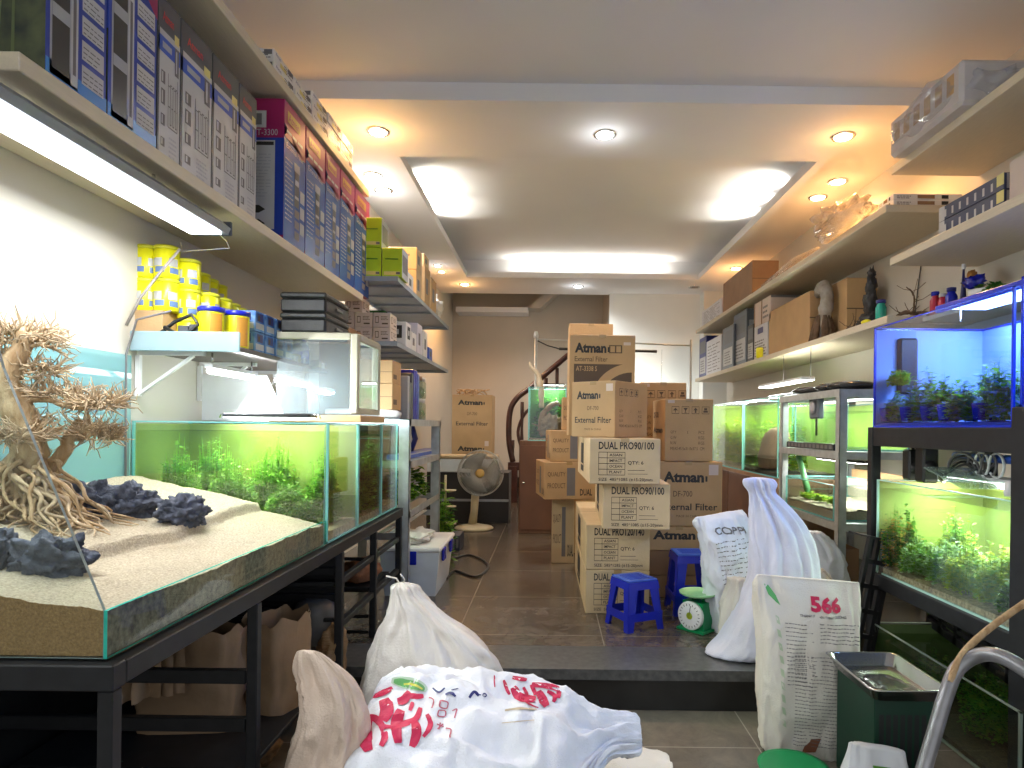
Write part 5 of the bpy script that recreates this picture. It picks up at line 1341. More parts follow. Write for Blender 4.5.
# lower supporting sacks
for i,(x,y_,a_,b_,h_,l) in enumerate([(-.25,2.24,.36,.17,.085,'plain sack lying at the bottom under the printed sack'),(.20,2.36,.26,.16,.085,'plain sack on the floor under the end of the printed sack')]):
    ss=Sack([(-a_,0,0,.05,.03,0),(-a_*.95,0,0,b_*.8,h_*.6,0),(-a_*.4,0,0,b_,h_*.8,0),(a_*.4,0,0,b_,h_*.8,0),(a_*.95,0,0,b_*.8,h_*.6,0),(a_,0,0,.05,.03,0)],e=.9,wr=.02,seed=40+i,M=Matrix.Translation((x,y_,ZLOW+h_*.83))@Matrix.Rotation(PI/2,4,'Y')@Matrix.Rotation(PI/2,4,'Z'))
    m=ss.mesh(OFFW,60,60); tag(m.build('lying_sack'),l,'sack')
# big printed sack: long axis along local z mapped to world +x, its printed face (-y local) turned up toward the camera
big=Sack([(-.38,0,-.02,.22,.015,0),(-.365,0,-.02,.29,.04,0),(-.31,0,-.01,.32,.10,0),(-.18,0,0,.335,.15,0),(.0,0,0,.34,.165,0),(.16,.0,-.01,.335,.145,0),(.27,.0,-.02,.32,.12,0),(.33,-.05,-.04,.22,.07,.02),(.365,-.09,-.05,.15,.045,.03),(.40,-.12,-.05,.095,.03,.06),(.44,-.15,-.045,.065,.022,.1),(.49,-.17,-.035,.06,.022,.12),(.53,-.185,-.03,.065,.016,.12),(.545,-.19,-.03,.055,.008,.1)],e=.8,wr=.026,seed=55,nf=5,fr=6,crease=.7)
# local x -> up-slope direction (away from camera), local z -> world x, local -y -> up toward camera
th=R(24)
ex_=Vector((-0.05,-math.cos(th),-math.sin(th))).normalized()      # local x
ez_=Vector((1,-.03,-.10)).normalized(); ez_=(ez_-ex_*ez_.dot(ex_)).normalized()
ey_=ez_.cross(ex_)                                   # local y
BM=Matrix(((ex_.x,ey_.x,ez_.x,0),(ex_.y,ey_.y,ez_.y,0),(ex_.z,ey_.z,ez_.z,0),(0,0,0,1)))
bc=Vector((-.235,2.04,.062))
big.M=Matrix.Translation(bc)@BM
m=big.mesh(WSACK,150,130)
SK=root('printed_sack','big white sack with red brush-like characters lying on top of the pile in front','sack',(0,0,0))
body=m
def stroke(sk,mb,pts,w,m_,off=.0024,n=6):
    """a brush stroke following pts (v,x) in sack coordinates with changing width"""
    c=curve([Vector((a,b,0)) for a,b in pts],n); k=len(c); vs=[]
    for i,p_ in enumerate(c):
        d=(c[min(i+1,k-1)]-c[max(i-1,0)]).normalized(); u_=i/(k-1)
        ww=w*(.55+.45*math.sin(PI*min(1,u_*1.15+.1)))
        nn=Vector((-d.y/1.0,d.x,0))
        for s_ in (-1,0,1):
            q=p_+Vector((nn.x*ww*s_*.42,nn.y*ww*s_*1.55,0)); vs.append((-q.y,q.x))
    fs=[(i*3+j,i*3+j+1,(i+1)*3+j+1,(i+1)*3+j) for i in range(k-1) for j in range(2)]
    sk.print2d(mb,vs,fs,m_,off)
from mathutils.bvhtree import BVHTree
BV=BVHTree.FromPolygons([Vector(v) for v in m.v],[tuple(f) for f in m.f])
CAMP=Vector((0,0,CAMZ))
def pstroke(mb, pts, w, m_, off=.0028, k0=.6, zoom=None, n=7):
    """ink laid on the sack: pts in picture pixels, dropped onto the cloth, w = width in pixels"""
    x0,y0,s_=zoom
    c=curve([Vector((x0+a/s_,y0+b/s_,0)) for a,b in pts],n); k=len(c); w=w/s_; vs=[]; ok=[]
    for i,p_ in enumerate(c):
        d=(c[min(i+1,k-1)]-c[max(i-1,0)]).normalized(); u_=i/(k-1)
        ww=w*(k0+(1-k0)*math.sin(PI*min(1,max(0,u_*.9+.08))))/2; nn=Vector((-d.y,d.x,0))
        for t_ in (-1,-.5,0,.5,1):
            q_=p_+nn*ww*t_; dr=ray(q_.x,q_.y).normalized()
            h=BV.ray_cast(CAMP,dr)
            if h[0] is None: ok.append(False); vs.append((0,0,0))
            else:
                nr=h[1] if h[1].dot(dr)<0 else -h[1]
                ok.append(True); vs.append(h[0]+nr*off)
    fs=[]
    for i in range(k-1):
        for j in range(4):
            f_=(i*5+j,i*5+j+1,(i+1)*5+j+1,(i+1)*5+j)
            if all(ok[q] for q in f_) and max((Vector(vs[f_[0]])-Vector(vs[q])).length for q in f_)<.05: fs.append(f_)
    mb.add(vs,fs,m_,False)
m=MB(); Z1_=(350,660,6.83); Z2_=(480,660,6.02)
for pts,w_ in [([(125,400),(105,470),(108,560),(130,625)],95),([(95,450),(150,395),(205,430),(240,520),(215,590)],50),([(232,270),(255,340),(225,415)],95),([(200,445),(300,462),(410,440)],28),
   ([(350,345),(318,440),(328,570)],78),([(482,330),(445,410),(350,430)],40),([(440,430),(455,500),(425,595)],66),([(325,285),(370,275),(410,222)],62),([(380,240),(450,252),(500,250)],40),([(430,290),(410,350)],30),
   ([(150,250),(230,225),(290,190)],38),([(525,375),(548,430),(535,480),(500,525)],34),([(300,500),(345,520)],60)]:
    pstroke(m,pts,w_,RED,zoom=Z1_)
REDP=mat('faded_red_ink',(0.50,0.12,0.18),.6)
for pts in [[(620,280),(665,290),(660,330),(615,320),(620,280)],[(605,345),(650,350),(645,390),(600,385),(605,345)],[(590,440),(640,460)],[(615,430),(605,480)],[(595,475),(635,440)],[(540,260),(570,275),(560,330)],[(655,470),(690,480),(680,530)],[(700,350),(730,340),(715,400)]]:
    pstroke(m,pts,9,REDP,zoom=Z1_,k0=1)
for pts,w_ in [([(565,195),(610,222),(650,192)],13),([(655,240),(690,228),(722,250)],18),([(695,208),(740,198)],10),([(815,260),(848,220),(880,248)],20),([(860,238),(895,242)],10),([(905,240),(918,230),(930,242),(918,255),(905,244)],8)]:
    pstroke(m,pts,w_,BLUN,zoom=Z1_,k0=.8)
pstroke(m,[(285,140),(340,150),(420,165),(490,190),(525,215)],85,mat('pale_oval',(0.45,0.58,0.45),.6),.0022,zoom=Z1_,k0=.2)
pstroke(m,[(300,145),(345,152),(420,170),(480,192),(505,210)],58,mat('oval_green',(0.12,0.38,0.12),.6),.0032,zoom=Z1_,k0=.2)
pstroke(m,[(370,165),(430,170),(490,205)],16,mat('oval_yellow',(0.65,0.62,0.1),.6),.0042,zoom=Z1_)
for pts,w_ in [([(195,108),(280,122)],24),([(140,125),(168,190),(180,208)],20),([(200,165),(240,225),(335,240)],52),([(262,165),(285,222)],22),([(310,150),(335,215)],26),([(312,150),(400,158),(470,178),(472,232)],34),
   ([(350,190),(378,240),(400,282)],52),([(405,190),(450,218),(440,255)],28),([(270,255),(350,290)],10),([(85,95),(90,165)],8)]:
    pstroke(m,pts,w_,RED,zoom=Z2_)
pstroke(m,[(150,305),(240,295),(340,300)],14,mat('tan_tear',(0.55,0.45,0.32),.7),zoom=Z2_); pstroke(m,[(130,382),(230,372),(330,365)],6,mat('tan_tear',(0.55,0.45,0.32),.7),zoom=Z2_)
bl0=(-.2,2.0,-.1); SK.location=bl0
for q_,nm in ((body,'sack_body'),(m,'ink_print')):
    q_.v=[(v[0]-bl0[0],v[1]-bl0[1],v[2]-bl0[2]) for v in q_.v]; q_.build(nm,SK)
# beige sack at the left with a raised corner
b2=Sack([(0,0,0,.085,.07,0),(.03,0,0,.10,.09,0),(.25,.0,0,.105,.09,0),(.42,.01,0,.10,.06,.02),(.53,-.01,0,.085,.035,.04),(.60,-.045,0,.065,.018,.05),(.645,-.075,0,.035,.008,.0),(.65,-.08,0,.02,.004,0)],e=.8,wr=.02,seed=71,fr=5,M=Matrix.Translation((-.69,2.00,ZLOW))@Matrix.Rotation(R(3),4,'Y'))
m=b2.mesh(BEIGE,80,70); tag(m.build('beige_sack'),'beige dusty sack with a peaked corner at the left end of the front pile','sack')
# ================================================================ right wall shelves
XF = 2.22
zfU=2.66; zfL=1.915
board('high cream shelf on the right wall, far unit', XF, XR-.003, 4.33, 9.98, zfU-.05, zfU)
board('lower cream shelf on the right wall, far unit, with statues and cartons', XF, XR-.003, 4.30, 9.98, zfL-.05, zfL)
board('topmost cream shelf on the right wall, near unit', XF, XR-.003, .8, 4.27, 2.83, 2.88)
board('cream shelf with the navy striped lamp boxes, right wall near unit', XF, XR-.003, .8, 4.27, 2.235, 2.285)
def XY(px,py=300,X=XF+.05): return P(px,py,X=X).y
def rb(label,pa,pb,z,h,m,dec=None,X=XF+.05,w=.3,name='shelf_box',group=None,cat='box'):
    ya,yb=XY(pb,300,X),XY(pa,300,X)
    if ya>yb: ya,yb=yb,ya
    return pack(name,label,cat,(X+w/2,(ya+yb)/2,z),(w,yb-ya-.008,h),m,dec,group=group)
def hgt(px,pt,pbm,X=XF+.05): return P(px,pt,X=X).z-P(px,pbm,X=X).z
def dgx(F,sz): F['left'].rect(.1,.9,.1,.5,LBL,1).lines(.2,.8,.15,.45,5,INKG,3,2).rect(.1,.9,.6,.9,DGREY,2); F['front'].rect(.1,.9,.1,.8,GREYL,1)
DG2=mat('slate_box',(0.10,0.12,0.15),.4); WP=mat('white_striped_box',(0.62,0.62,0.66),.4)
def dstripe(F,sz): 
    for k in ('left','front'): F[k].lines(.1,.9,.1,.9,9,INKG,3,1,.25,3)
rb('narrow navy box at the far end of the lower right shelf',700,707,zfL,.60,BLUN,dgx)
rb('white finely printed box next to the navy one at the far end',707,722,zfL,.50,WP,dstripe)
rb('slate grey box with a white lower half, lower right shelf',723,734,zfL,.55,DG2,dgx)
rb('tall slate box standing beside the black and white ones',734,747,zfL,.66,DG2,dgx,X=XF+.08)
rb('black box with a plain grey panel behind the yellow cup',748,754,zfL,.42,BLACK,dgx,X=XF+.04)
rb('white box with a navy cap picture, lower one beside the big carton',754,768,zfL,.37,WP,lambda F,sz:(F['left'].rect(.3,.7,.75,.92,BLUN,1).lines(.1,.9,.1,.6,6,INKG,3,1),F['front'].rect(.3,.7,.8,.95,BLUN,1)),X=XF+.05)
rb('pink-white box with brown borders on top of the navy-capped one',754,771,zfL+.372,.26,PINKW,lambda F,sz:(F['left'].rect(.02,.08,0,1,KRAFTD,1).rect(.45,.52,0,1,KRAFTD,1).lines(.55,.9,.2,.8,3,INKG,3,1),F['front'].rect(0,1,.9,1,INKG,1).rect(.3,.7,.2,.4,INKG,1)),X=XF+.05)
p=P(757,345,X=XF+.02)
m=MB(); m.lathe([(.035,0),(.045,.01),(.048,.10),(.04,.115),(.03,.117)],(0,0,0),YEL,18); tag(m.build('yellow_cup',loc=(XF+.035,XY(757,345,XF+.035)-.12,zfL)),'small yellow tub at the front edge of the lower right shelf','tub')
rb('largest open brown carton on the lower right shelf',769,810,zfL,.46,KRAFT,dec_k,w=.34)
rb('second brown carton, behind the pale driftwood on the lower right shelf',831,847,zfL,.50,KRAFT,dec_k,X=XF+.22,w=.25)
# pale driftwood on a slate-like wood, cat statue
def wood(label,base,pts,rads,m_,seed,extra=0,name='driftwood_branch'):
    r=random.Random(seed); q=MB(); base=Vector(base)
    c=curve([Vector(p_) for p_ in pts],6); q.tube([p_+Vector((r.uniform(-.004,.004),)*3) for p_ in c],[k*r.uniform(.85,1.15) for k in rcurve(rads,6)],m_,10)
    for k in range(extra):
        s_=c[r.randrange(2,len(c))]; d=Vector((r.uniform(-1,1),r.uniform(-1,1),r.uniform(-.1,1))).normalized(); L=r.uniform(.05,.12)
        q.tube([s_,s_+d*L*.5,s_+d*L+Vector((0,0,.02))],[rads[-1]*.9,rads[-1]*.6,.002],m_,6)
    return tag(q.build(name,loc=base),label,'driftwood')
GWOOD=mat('grey_driftwood',(0.42,0.40,0.36),.8,col2=(0.22,0.18,0.14),vscale=10,bump=.5,bscale=30)
BRWOOD=mat('brown_root_wood',(0.16,0.10,0.06),.85,col2=(0.07,0.04,0.02),vscale=16,bump=.6,bscale=40)
yb_=XY(823,340,XF+.12)
wood('grey driftwood arching over a brown root base on the lower right shelf',(XF+.12,yb_,zfL),[(0,.02,.0),(0,-.02,.18),(.01,-.05,.36),(0,.0,.46),(0,.12,.43),(0,.24,.42)],[.06,.06,.055,.06,.035,.012],GWOOD,3)
m=MB()
for k in range(16):
    a=rnd.uniform(0,2*PI); m.tube([(math.cos(a)*.10,math.sin(a)*.12,0),(math.cos(a)*.075,math.sin(a)*.09,.12),(math.cos(a)*.05,math.sin(a)*.07,.22)],[.018,.02,.008],BRWOOD,7)
tag(m.build('root_wood',loc=(XF+.12,yb_+.0,zfL)),'brown root wood wrapped round the base of the grey driftwood','driftwood')
BLKSTAT=mat('black_statue',(0.015,0.013,0.012),.55,bump=.8,bscale=40,var=.5)
yc=XY(870,300,XF+.12)
m=MB()
m.blob((0,.0,.05),(.06,.10,.06),BLKSTAT,3,.5,3,2); m.blob((0,-.01,.16),(.045,.05,.12),BLKSTAT,3,.4,3,4); m.blob((0,-.015,.29),(.035,.038,.09),BLKSTAT,3,.45,3,6); m.blob((0,-.02,.385),(.028,.03,.035),BLKSTAT,3,.3,3,8)
for s_ in (-1,1): m.tube([(0,-.02+s_*.017,.40),(0,-.02+s_*.024,.44)],[.011,.002],BLKSTAT,6)
m.blob((0,.12,.03),(.04,.06,.04),BLKSTAT,3,.5,3,9)
m.v=[(a,b,max(c,.001)) for a,b,c in m.v]
tag(m.build('black_statue',loc=(XF+.12,yc,zfL)),'tall black knobbly statue near the end of the lower right shelf','statue')
yd=XY(884,300,XF+.10)
bottle('liquid_bottle','teal green bottle with a navy cap beside the black statue',(XF+.08,yd,zfL),.036,.15,mat('teal_bottle',(0.02,0.30,0.22),.2),BLUN,None,.7)
wood('thin twig driftwood standing behind the teal bottle',(XF+.30,yd+.02,zfL),[(0,0,0),(0,-.04,.12),(0,-.02,.2),(0,.06,.26)],[.008,.007,.006,.003],BRWOOD,5,9)
wood('small dark branch lying past the statue on the lower right shelf',(XF+.10,XY(852,320,XF+.1),zfL+.01),[(0,.12,.0),(0,.05,.03),(0,-.02,.02),(0,-.06,.06)],[.006,.01,.009,.004],BRWOOD,8,5)
m=MB(); m.blob((0,0,.012),(.03,.05,.018),YEL,2,.2,2,1); tag(m.build('yellow_sponge',loc=(XF+.03,XY(866,318,XF+.03),zfL)),'small yellow lump at the shelf edge by the black statue','sponge')
for i,(px_,l) in enumerate([(893,'dark twisted wood scrap beside the teal bottle'),(902,'tan twisted wood scrap nearest the shelf corner')]):
    wood(l,(XF+.16+.1*i,4.36,zfL+.012),[(-.05,.03,0),(0,0,.02),(.05,-.02,.01),(.1,0,.03)],[.008,.013,.011,.004],BRWOOD if i==0 else BARK,10+i,5)
# wall bits: clip and cord
m=MB(); m.tube([(2.79,4.9,2.55),(2.792,4.92,2.4),(2.79,4.95,2.25),(2.785,5.0,1.925)],.004,INK,6); tag(m.build('power_cable'),'thin black cord hanging down the right wall beside the big cartons','cord')
m=MB(); m.cbox(2.55,2.79,4.31,4.325,2.11,2.13,BARK); m.v=[v for v in m.v]
# rack-side things standing on the near blue tank's back shelf / wall ledge
LED=2.75
t=root('wall_ledge','narrow wall ledge behind the blue tank carrying bottles and a bowl','shelf',(2.62,3.86,1.90)); m=MB(); m.cbox(-.175,.175,-.42,.425,-.03,0,LAM); m.build('board',t)
for i,(px_,mm,cap,h,r_,l) in enumerate([(919,mat('red_bottle',(0.45,0.02,0.05),.3),BLUP,.16,.032,'red bottle with a blue cap on the wall ledge'),(927,mat('red_bottle',(0.45,0.02,0.05),.3),LBL,.13,.03,'shorter red and white bottle on the wall ledge'),
      (934,BLUP,BLUN,.15,.035,'blue bottle on the wall ledge next to the red ones')]):
    p=P(px_,300,X=2.52); bottle('liquid_bottle',l,(2.50,4.235-.085*i,1.901),r_,h,mm,cap,None,.6)
p=P(945,300,X=2.60)
m=MB(); m.blob((0,0,.17),(.05,.07,.04),BLUP,3,.6,3,3); m.blob((0,.02,.22),(.025,.03,.03),mat('orange_brown_figure',(0.35,0.15,0.03),.6),3,.4,3,5); m.tube([(0,.0,.0),(0,.0,.16)],.02,BLUN,8); tag(m.build('toy_ornament',loc=(2.60,4.0,1.901)),'blue ornament with an orange-brown knob on the wall ledge','ornament')
m=MB(); m.tube([(0,0,0),(0,0,.1),(0,.0,.20),(0,0,.30)],[.022,.02,.012,.006],BLUN,10); m.tube([(0,0,.30),(0,0,.36)],[.012,.012],WHITE,8); tag(m.build('upright_brush',loc=(2.66,4.20,1.901)),'upright navy brush with a white tip behind the red bottles','brush')
t=root('white_bowl','white bowl holding green sprigs on the wall ledge','bowl',(2.55,3.82,1.901))
m=MB(); m.lathe([(.03,0),(.06,.02),(.085,.06),(.09,.085),(.083,.083),(.055,.03),(.01,.015)],(0,0,0),WHITE,24); m.build('bowl_body',t)
bush('green_sprigs','green sprigs spilling over the white bowl',(2.55,3.80,1.96),(.07,.12,.07),160,[LEAFS[2],LEAFS[1]],70,size=.03,cat='plant')
# upper right shelf boxes
rb('white box standing at the far end of the high right shelf',702,722,zfU,.24,WP,dstripe,X=XF+.04)
rb('brown carton with open top near the far end of the high right shelf',723,752,zfU,.40,KRAFTD,dec_k,X=XF+.04)
def dflat(F,sz):
    for k in ('left','front'): F[k].rect(.35,.6,.2,.8,KRAFTD,1).rect(.7,.8,.2,.8,INK,1).lines(.05,.3,.2,.8,2,INKG,3,1)
for j in range(2):
    pack('flat_box',['lower flat white box at the near end of the high right shelf','upper flat white box at the near end of the high right shelf'][j],'box',(XF+.29,4.45,zfU+j*.041),(.46,.2,.04),NEARW,dflat,group='flat white boxes on the high right shelf')
POLY=clear('clear_polybag',(0.90,0.86,0.80),gloss=.9,rough=.15,film=((0.70,0.60,0.48),.30))
m=MB(); m.blob((0,0,.10),(.15,.34,.13),POLY,4,.45,3.2,4); m.v=[(a,b,max(c,.003)) for a,b,c in m.v]; tag(m.build('clear_plastic_bag',loc=(XF+.02,5.0,zfU)),'bulging clear plastic bag on the near end of the high right shelf','bag')
m=MB(); m.tube([(0,.9,.03),(0,.4,.04),(0,.0,.05),(.02,-.5,.045)],[.02,.035,.05,.02],POLY,10); tag(m.build('plastic_film_roll',loc=(XF+.05,6.1,zfU+.005)),'long crumpled strip of clear film along the edge of the high right shelf','film')
# wrapped pack on the topmost near shelf
ZT2=2.88
t=root('wrapped_pack','large pack wrapped in clear film on the topmost near shelf','package',(XF+.12,3.78,ZT2))
m=MB(); m.cbox(-.2,.16,-.36,.36,0,.24,mat('pack_inner',(0.55,0.50,0.48),.5,var=.1,vscale=6),.02); 
f=box_faces(m,.4,.72,.24)['left']; 
for k in range(6): f.rect(.08+.15*k,.17+.15*k,.35,.8,KRAFT if k%2 else mat('brown_print2',(0.35,0.2,0.08),.5),1)
m.build('pack_body',t)
m=MB(); m.blob((-.02,0,.12),(.24,.42,.155),clear('wrap_film',(0.95,0.95,0.97),gloss=1,rough=.08,film=((0.75,0.75,0.78),.22)),4,.25,3,6); m.v=[(a,b,max(c,.001)) for a,b,c in m.v]; m.build('wrap_film',t)
# navy lamp boxes on the near shelf
def dnavy(F,sz):
    for k in ('left',):
        f=F[k]
        for q in range(7): f.rect(.10+.12*q,.13+.12*q,.2,.7,LBL,1)
        f.rect(0,.1,0,1,LBL,1); f.rect(.9,1,.3,1,YELP,1)
    F['front'].rect(.05,.95,.05,.95,LBL,1).lines(.1,.9,.1,.9,6,INKG,3,2)
NAVYB=mat('navy_box',(0.03,0.045,0.10),.35)
zn=2.286
ya,yb=XY(937,200,XF+.03),XY(1003,170,XF+.03)
for j in range(2):
    for i in range(1):
        pack('lamp_box',['lower navy striped lamp box with a white printed end','upper navy striped lamp box, resting on its twin'][j],'box',(XF+.03+.14,(ya+yb)/2,zn+j*.085),(.26,abs(ya-yb)-.01,.083),NAVYB,dnavy,group='navy striped lamp boxes')
pack('lamp_box','pinkish box at the picture edge after the navy striped pair','box',(XF+.17,XY(1040,150,XF+.03)-.0,zn),(.28,.40,.20),PINKW,dec_symb)
pack('flat_box','long plain white box lying behind the far corner of the near shelf','box',(2.60,4.02,zn),(.26,.36,.12),NEARW)
# LED lamps for the far rack tanks hung at right
# ================================================================ near black rack with the blue tank
TX=1.75; RY0_,RY1_=2.44,3.54
t=root('black_rack','black steel rack holding the blue tank and the planted tank by the right wall','rack',(2.05,3.0,ZLOW))
def kb(nm,a,m_=STEELB):
    q=MB()
    for (x0,x1,y0,y1,z0,z1) in a: q.cbox(x0-2.05,x1-2.05,y0-3.0,y1-3.0,z0-ZLOW,z1-ZLOW,m_,.003)
    return q.build(nm,t)
zt=1.17; zm=P(872,568,X=TX).z-.012
PW=.058
kb('post',[(TX-.02,TX+.03,RY1_-.05,RY1_,ZLOW,zt)])
kb('post',[(TX-.02,TX+.03,RY0_-.10,RY0_,ZLOW,zt+.075)])
kb('post',[(2.36,2.41,RY1_-.05,RY1_,ZLOW,zt)])
kb('post',[(2.36,2.41,RY0_-.10,RY0_,ZLOW,zt)])
kb('top_rail',[(TX-.015,TX+.025,RY0_,RY1_-.05,zt-.10,zt-.002)])
kb('top_rail',[(TX+.03,2.36,RY1_-.045,RY1_-.005,zt-.07,zt-.002)])
kb('top_rail',[(2.365,2.405,RY0_,RY1_-.05,zt-.07,zt-.002)])
kb('middle_rail',[(TX-.015,TX+.025,RY0_,RY1_-.05,zm-.075,zm-.002)])
kb('middle_rail',[(2.365,2.405,RY0_,RY1_-.05,zm-.06,zm-.002)])
kb('middle_rail',[(TX+.03,2.36,RY1_-.045,RY1_-.005,zm-.06,zm-.002)])
kb('middle_rail',[(TX+.03,2.36,RY0_-.08,RY0_-.04,zm-.06,zm-.002)])
kb('top_deck',[(TX+.026,2.36,RY0_,RY1_-.05,zt-.012,zt-.003)])
kb('middle_deck',[(TX+.026,2.36,RY0_,RY1_-.05,zm-.012,zm-.003)])
BGL=clear('blue_tint_glass',(0.62,0.76,0.98),gloss=1.0); BSIL=mat('blue_silicone',(0.01,0.04,0.60),.25)
BFILM=mat('blue_backing_film',(0.20,0.30,0.66),.45,col2=(0.32,0.45,0.80),vscale=2)
tank('blue_tank','blue-lit tank with blue silicone corners on top of the black rack',TX,2.34,RY0_+.02,RY1_-.02,zt,zt+.535,BGL,None,None,mat('blue_gravel',(0.05,0.08,0.4),.7),.03,BFILM,'X1Y1',BSIL,BSIL)
tank('blue_tank','second blue tank, cut off by the picture edge, on the near post',TX,2.34,1.60,RY0_-.02,zt+.076,zt+.56,BGL,None,None,mat('blue_gravel',(0.05,0.08,0.4),.7),.03,BFILM,'X1',BSIL,BSIL)
kb('outer_arm',[(TX-.015,TX+.03,1.6,RY0_-.10,zt-.0,zt+.06)]); kb('outer_arm',[(2.3,2.34,1.6,RY0_-.10,zt-.0,zt+.06)]); kb('post',[(2.3,2.34,1.55,1.60,ZLOW,zt+.06)]); kb('outer_arm',[(TX-.015,2.3,1.56,1.60,zt,zt+.06)])
# blue lid bar with bright lamp
t2=root('hood_lamp','bright white hood lamp with a blue rim sloping over the blue tanks','lamp',(2.08,2.65,zt+.62))
m=MB(); m.box(-.02,.20,-1.0,.75,.0,.02,mat('hood_white',(0.8,0.82,0.85),.4)); m.build('housing',t2)
m=MB(); m.box(.0,.18,-.98,.73,-.004,-.0005,mat('hood_glow',(1,1,1),emit=7,erg=(0.75,0.88,1))); m.build('lamp_face',t2)
m=MB(); m.cbox(-.045,-.0205,-1.0,.80,-.012,.025,BSIL); m.build('blue_rim',t2)
for yy in (-.6,.6):
    m=MB(); m.box(-.035,-.03,yy,yy+.01,-.085,-.012,CHROME); m.build('support',t2)
l=lamp('AREA',(.09,-.1,-.01),24,(0.72,0.83,1.0),.16,rot=(0,0,0),sizey=1.5); l.parent=t2
bl=random.Random(5)
wherel=['at the far glass corner','behind the far corner','second along the front','third along the front','in the middle','right of the middle','fifth along the front','near the blue corner post','beside the near corner post','at the back near end']
for i in range(10):
    y=RY1_-.12-i*.092; x=TX+.08+.14*(i%2)+bl.uniform(0,.04)
    bush('aquarium_plant','small potted plant in the blue tank, '+wherel[i],(x,y,zt+.032),(.085,.085,.17+.05*(i%3)),480,[[LEAFS[4],LEAFS[5],LEAFS[0]],[LEAFS[0],LEAFS[1],LEAFS[5]],[LEAFS[0],LEAFS[5],LEAFS[4]]][i%3],80+i,group='small potted plants in the blue tank',size=.03)
    q=MB(); q.lathe([(.022,0),(.03,.06),(.031,.07)],(0,0,0),BLUP,14); tag(q.build('plant_pot',loc=(x-.03-.035,y+.046,zt+.032)),'little blue plant pot in the blue tank, '+wherel[i],'pot','little blue plant pots')
for i in range(4):
    bush('aquarium_plant',['first','second','third','fourth'][i]+' bluish plant in the cut-off blue tank',(TX+.1,RY0_-.15-i*.17,zt+.12),(.08,.08,.16),200,[LEAFS[5],LEAFS[2]],95+i,group='plants in the cut-off blue tank',size=.03)
m=MB(); m.cbox(0,.1,0,.06,0,.30,BLACK,.01); tag(m.build('internal_filter',loc=(TX+.12,RY1_-.06,zt+.18)),'black internal filter at the far end of the blue tank','filter')
bush('yellow_moss','yellow-green moss by the black filter in the blue tank',(TX+.08,RY1_-.12,zt+.22),(.05,.08,.10),350,[LEAFS[3],LEAFS[0]],77,size=.02)
# planted tank below
zt2=P(880,480,X=TX).z
tank('planted_tank','bright planted tank in the middle of the black rack',TX+.004,2.34,RY0_+.01,RY1_-.06,zm,zt2,TG,WATP,(zt2-zm)-.045,SUBST,.05,FILMG,'X1Y1',mat('mint_glass_edge',(0.45,0.72,0.66),.2))
pl=[(1.83,3.38,.30,[1,2,6],'brownish green plant at the far glass end'),(1.84,3.22,.16,[4,1,0],'pale bushy plant next to the far end'),(1.96,3.12,.30,[0,3,1],'tall bright green spire behind the pale plants'),(1.86,3.02,.19,[4,0],'pale feathery plant in front'),
    (1.95,2.88,.16,[4,1],'silvery green plant left of the yellow ones'),(1.85,2.86,.20,[3,0],'yellow-green bush at the middle front'),(1.98,2.74,.24,[3,3,6],'yellow bush with an orange tip'),(1.86,2.68,.22,[3,0],'second yellow-green bush at the front'),
    (1.95,2.60,.24,[3,0,0],'yellow-green bush beside the near post'),(1.85,2.52,.14,[1,2],'low dark green plant against the near post')]
for i,(x,y,h,mi,l) in enumerate(pl):
    bush('aquarium_plant',l+' of the bright tank in the black rack',(x,y,zm+.052),(.10,.09,h*1.15),1000,[LEAFS[k] for k in mi],120+i,group='plants in the bright tank of the black rack',size=.02)
for i,(x,y,h,mi,l) in enumerate([(2.22,2.62,.40,[0,1,2],'tall hanging green plant at the back near end'),(2.2,2.50,.38,[2,1],'dark hanging plant behind the near post')]):
    bush('aquarium_plant',l+' of the bright tank',(x,y,zm+.052),(.14,.09,h),1100,[LEAFS[k] for k in mi],140+i,size=.026)
m=MB(); m.cbox(0,.05,0,.07,0,.17,mat('grey_stone',(0.25,0.25,0.24),.8,bump=.4)); tag(m.build('grey_filter',loc=(TX+.02,RY1_-.14,zm+.05)),'grey internal filter block in the far corner of the bright tank','filter')
tanklamp('white lamp lying over the bright tank of the black rack',2.06,2.95,zt2+.03,.14,.86,17,(0.95,1,0.92),WHITE)
# things above that tank: blue bar lamp, hang-on filters, cables, glass lid
m=MB(); m.cyl((2.0,2.46,zt-.14),(2.06,3.3,zt-.14),.02,BLUM,12); tag(m.build('blue_bar'),'blue bar hanging under the blue tank','bar')
for i,(y,x,w,h,l) in enumerate([(3.40,1.90,.07,.16,'black hang-on pump nearest the far post'),(3.24,1.88,.08,.20,'larger black hang-on pump with a ring of cable')]):
    t3=root('hang_on_pump',l,'pump',(x,y,zt2+.005)); m=MB(); m.cbox(-.04,.04,-w/2,w/2,0,h,BLACK,.01); m.build('pump_body',t3)
    m=MB(); m.tube([(0,0,h),(0,.0,h+.05),(0,.04,h+.07)],.008,BLACK,8); m.build('hose',t3)
    m=MB(); m.lathe([(.03,0),(.035,.02),(.02,.03)],(0,-w/2-.01,h*.4),BLACK,14,axis='Y'); m.build('outlet',t3)
for i in range(5):
    y0=3.36-i*.05; m=MB(); pts=[(1.88+.03*k,y0-.02*k+.03*math.sin(k*1.7+i),zt2+.05+.05*math.sin(k*1.3+i)+.015*i) for k in range(8)]
    m.tube(curve([Vector(p_) for p_ in pts],4),.006,BLACK if i%2 else INKG,6); tag(m.build('tangled_cord'),['thick black cord tangled over the bright tank, lowest','dark grey cord tangled over the bright tank, lowest','black cord tangled above the hang-on pumps','dark grey cord looping above the hang-on pumps','black cord looping highest under the blue tank'][i],'cord')
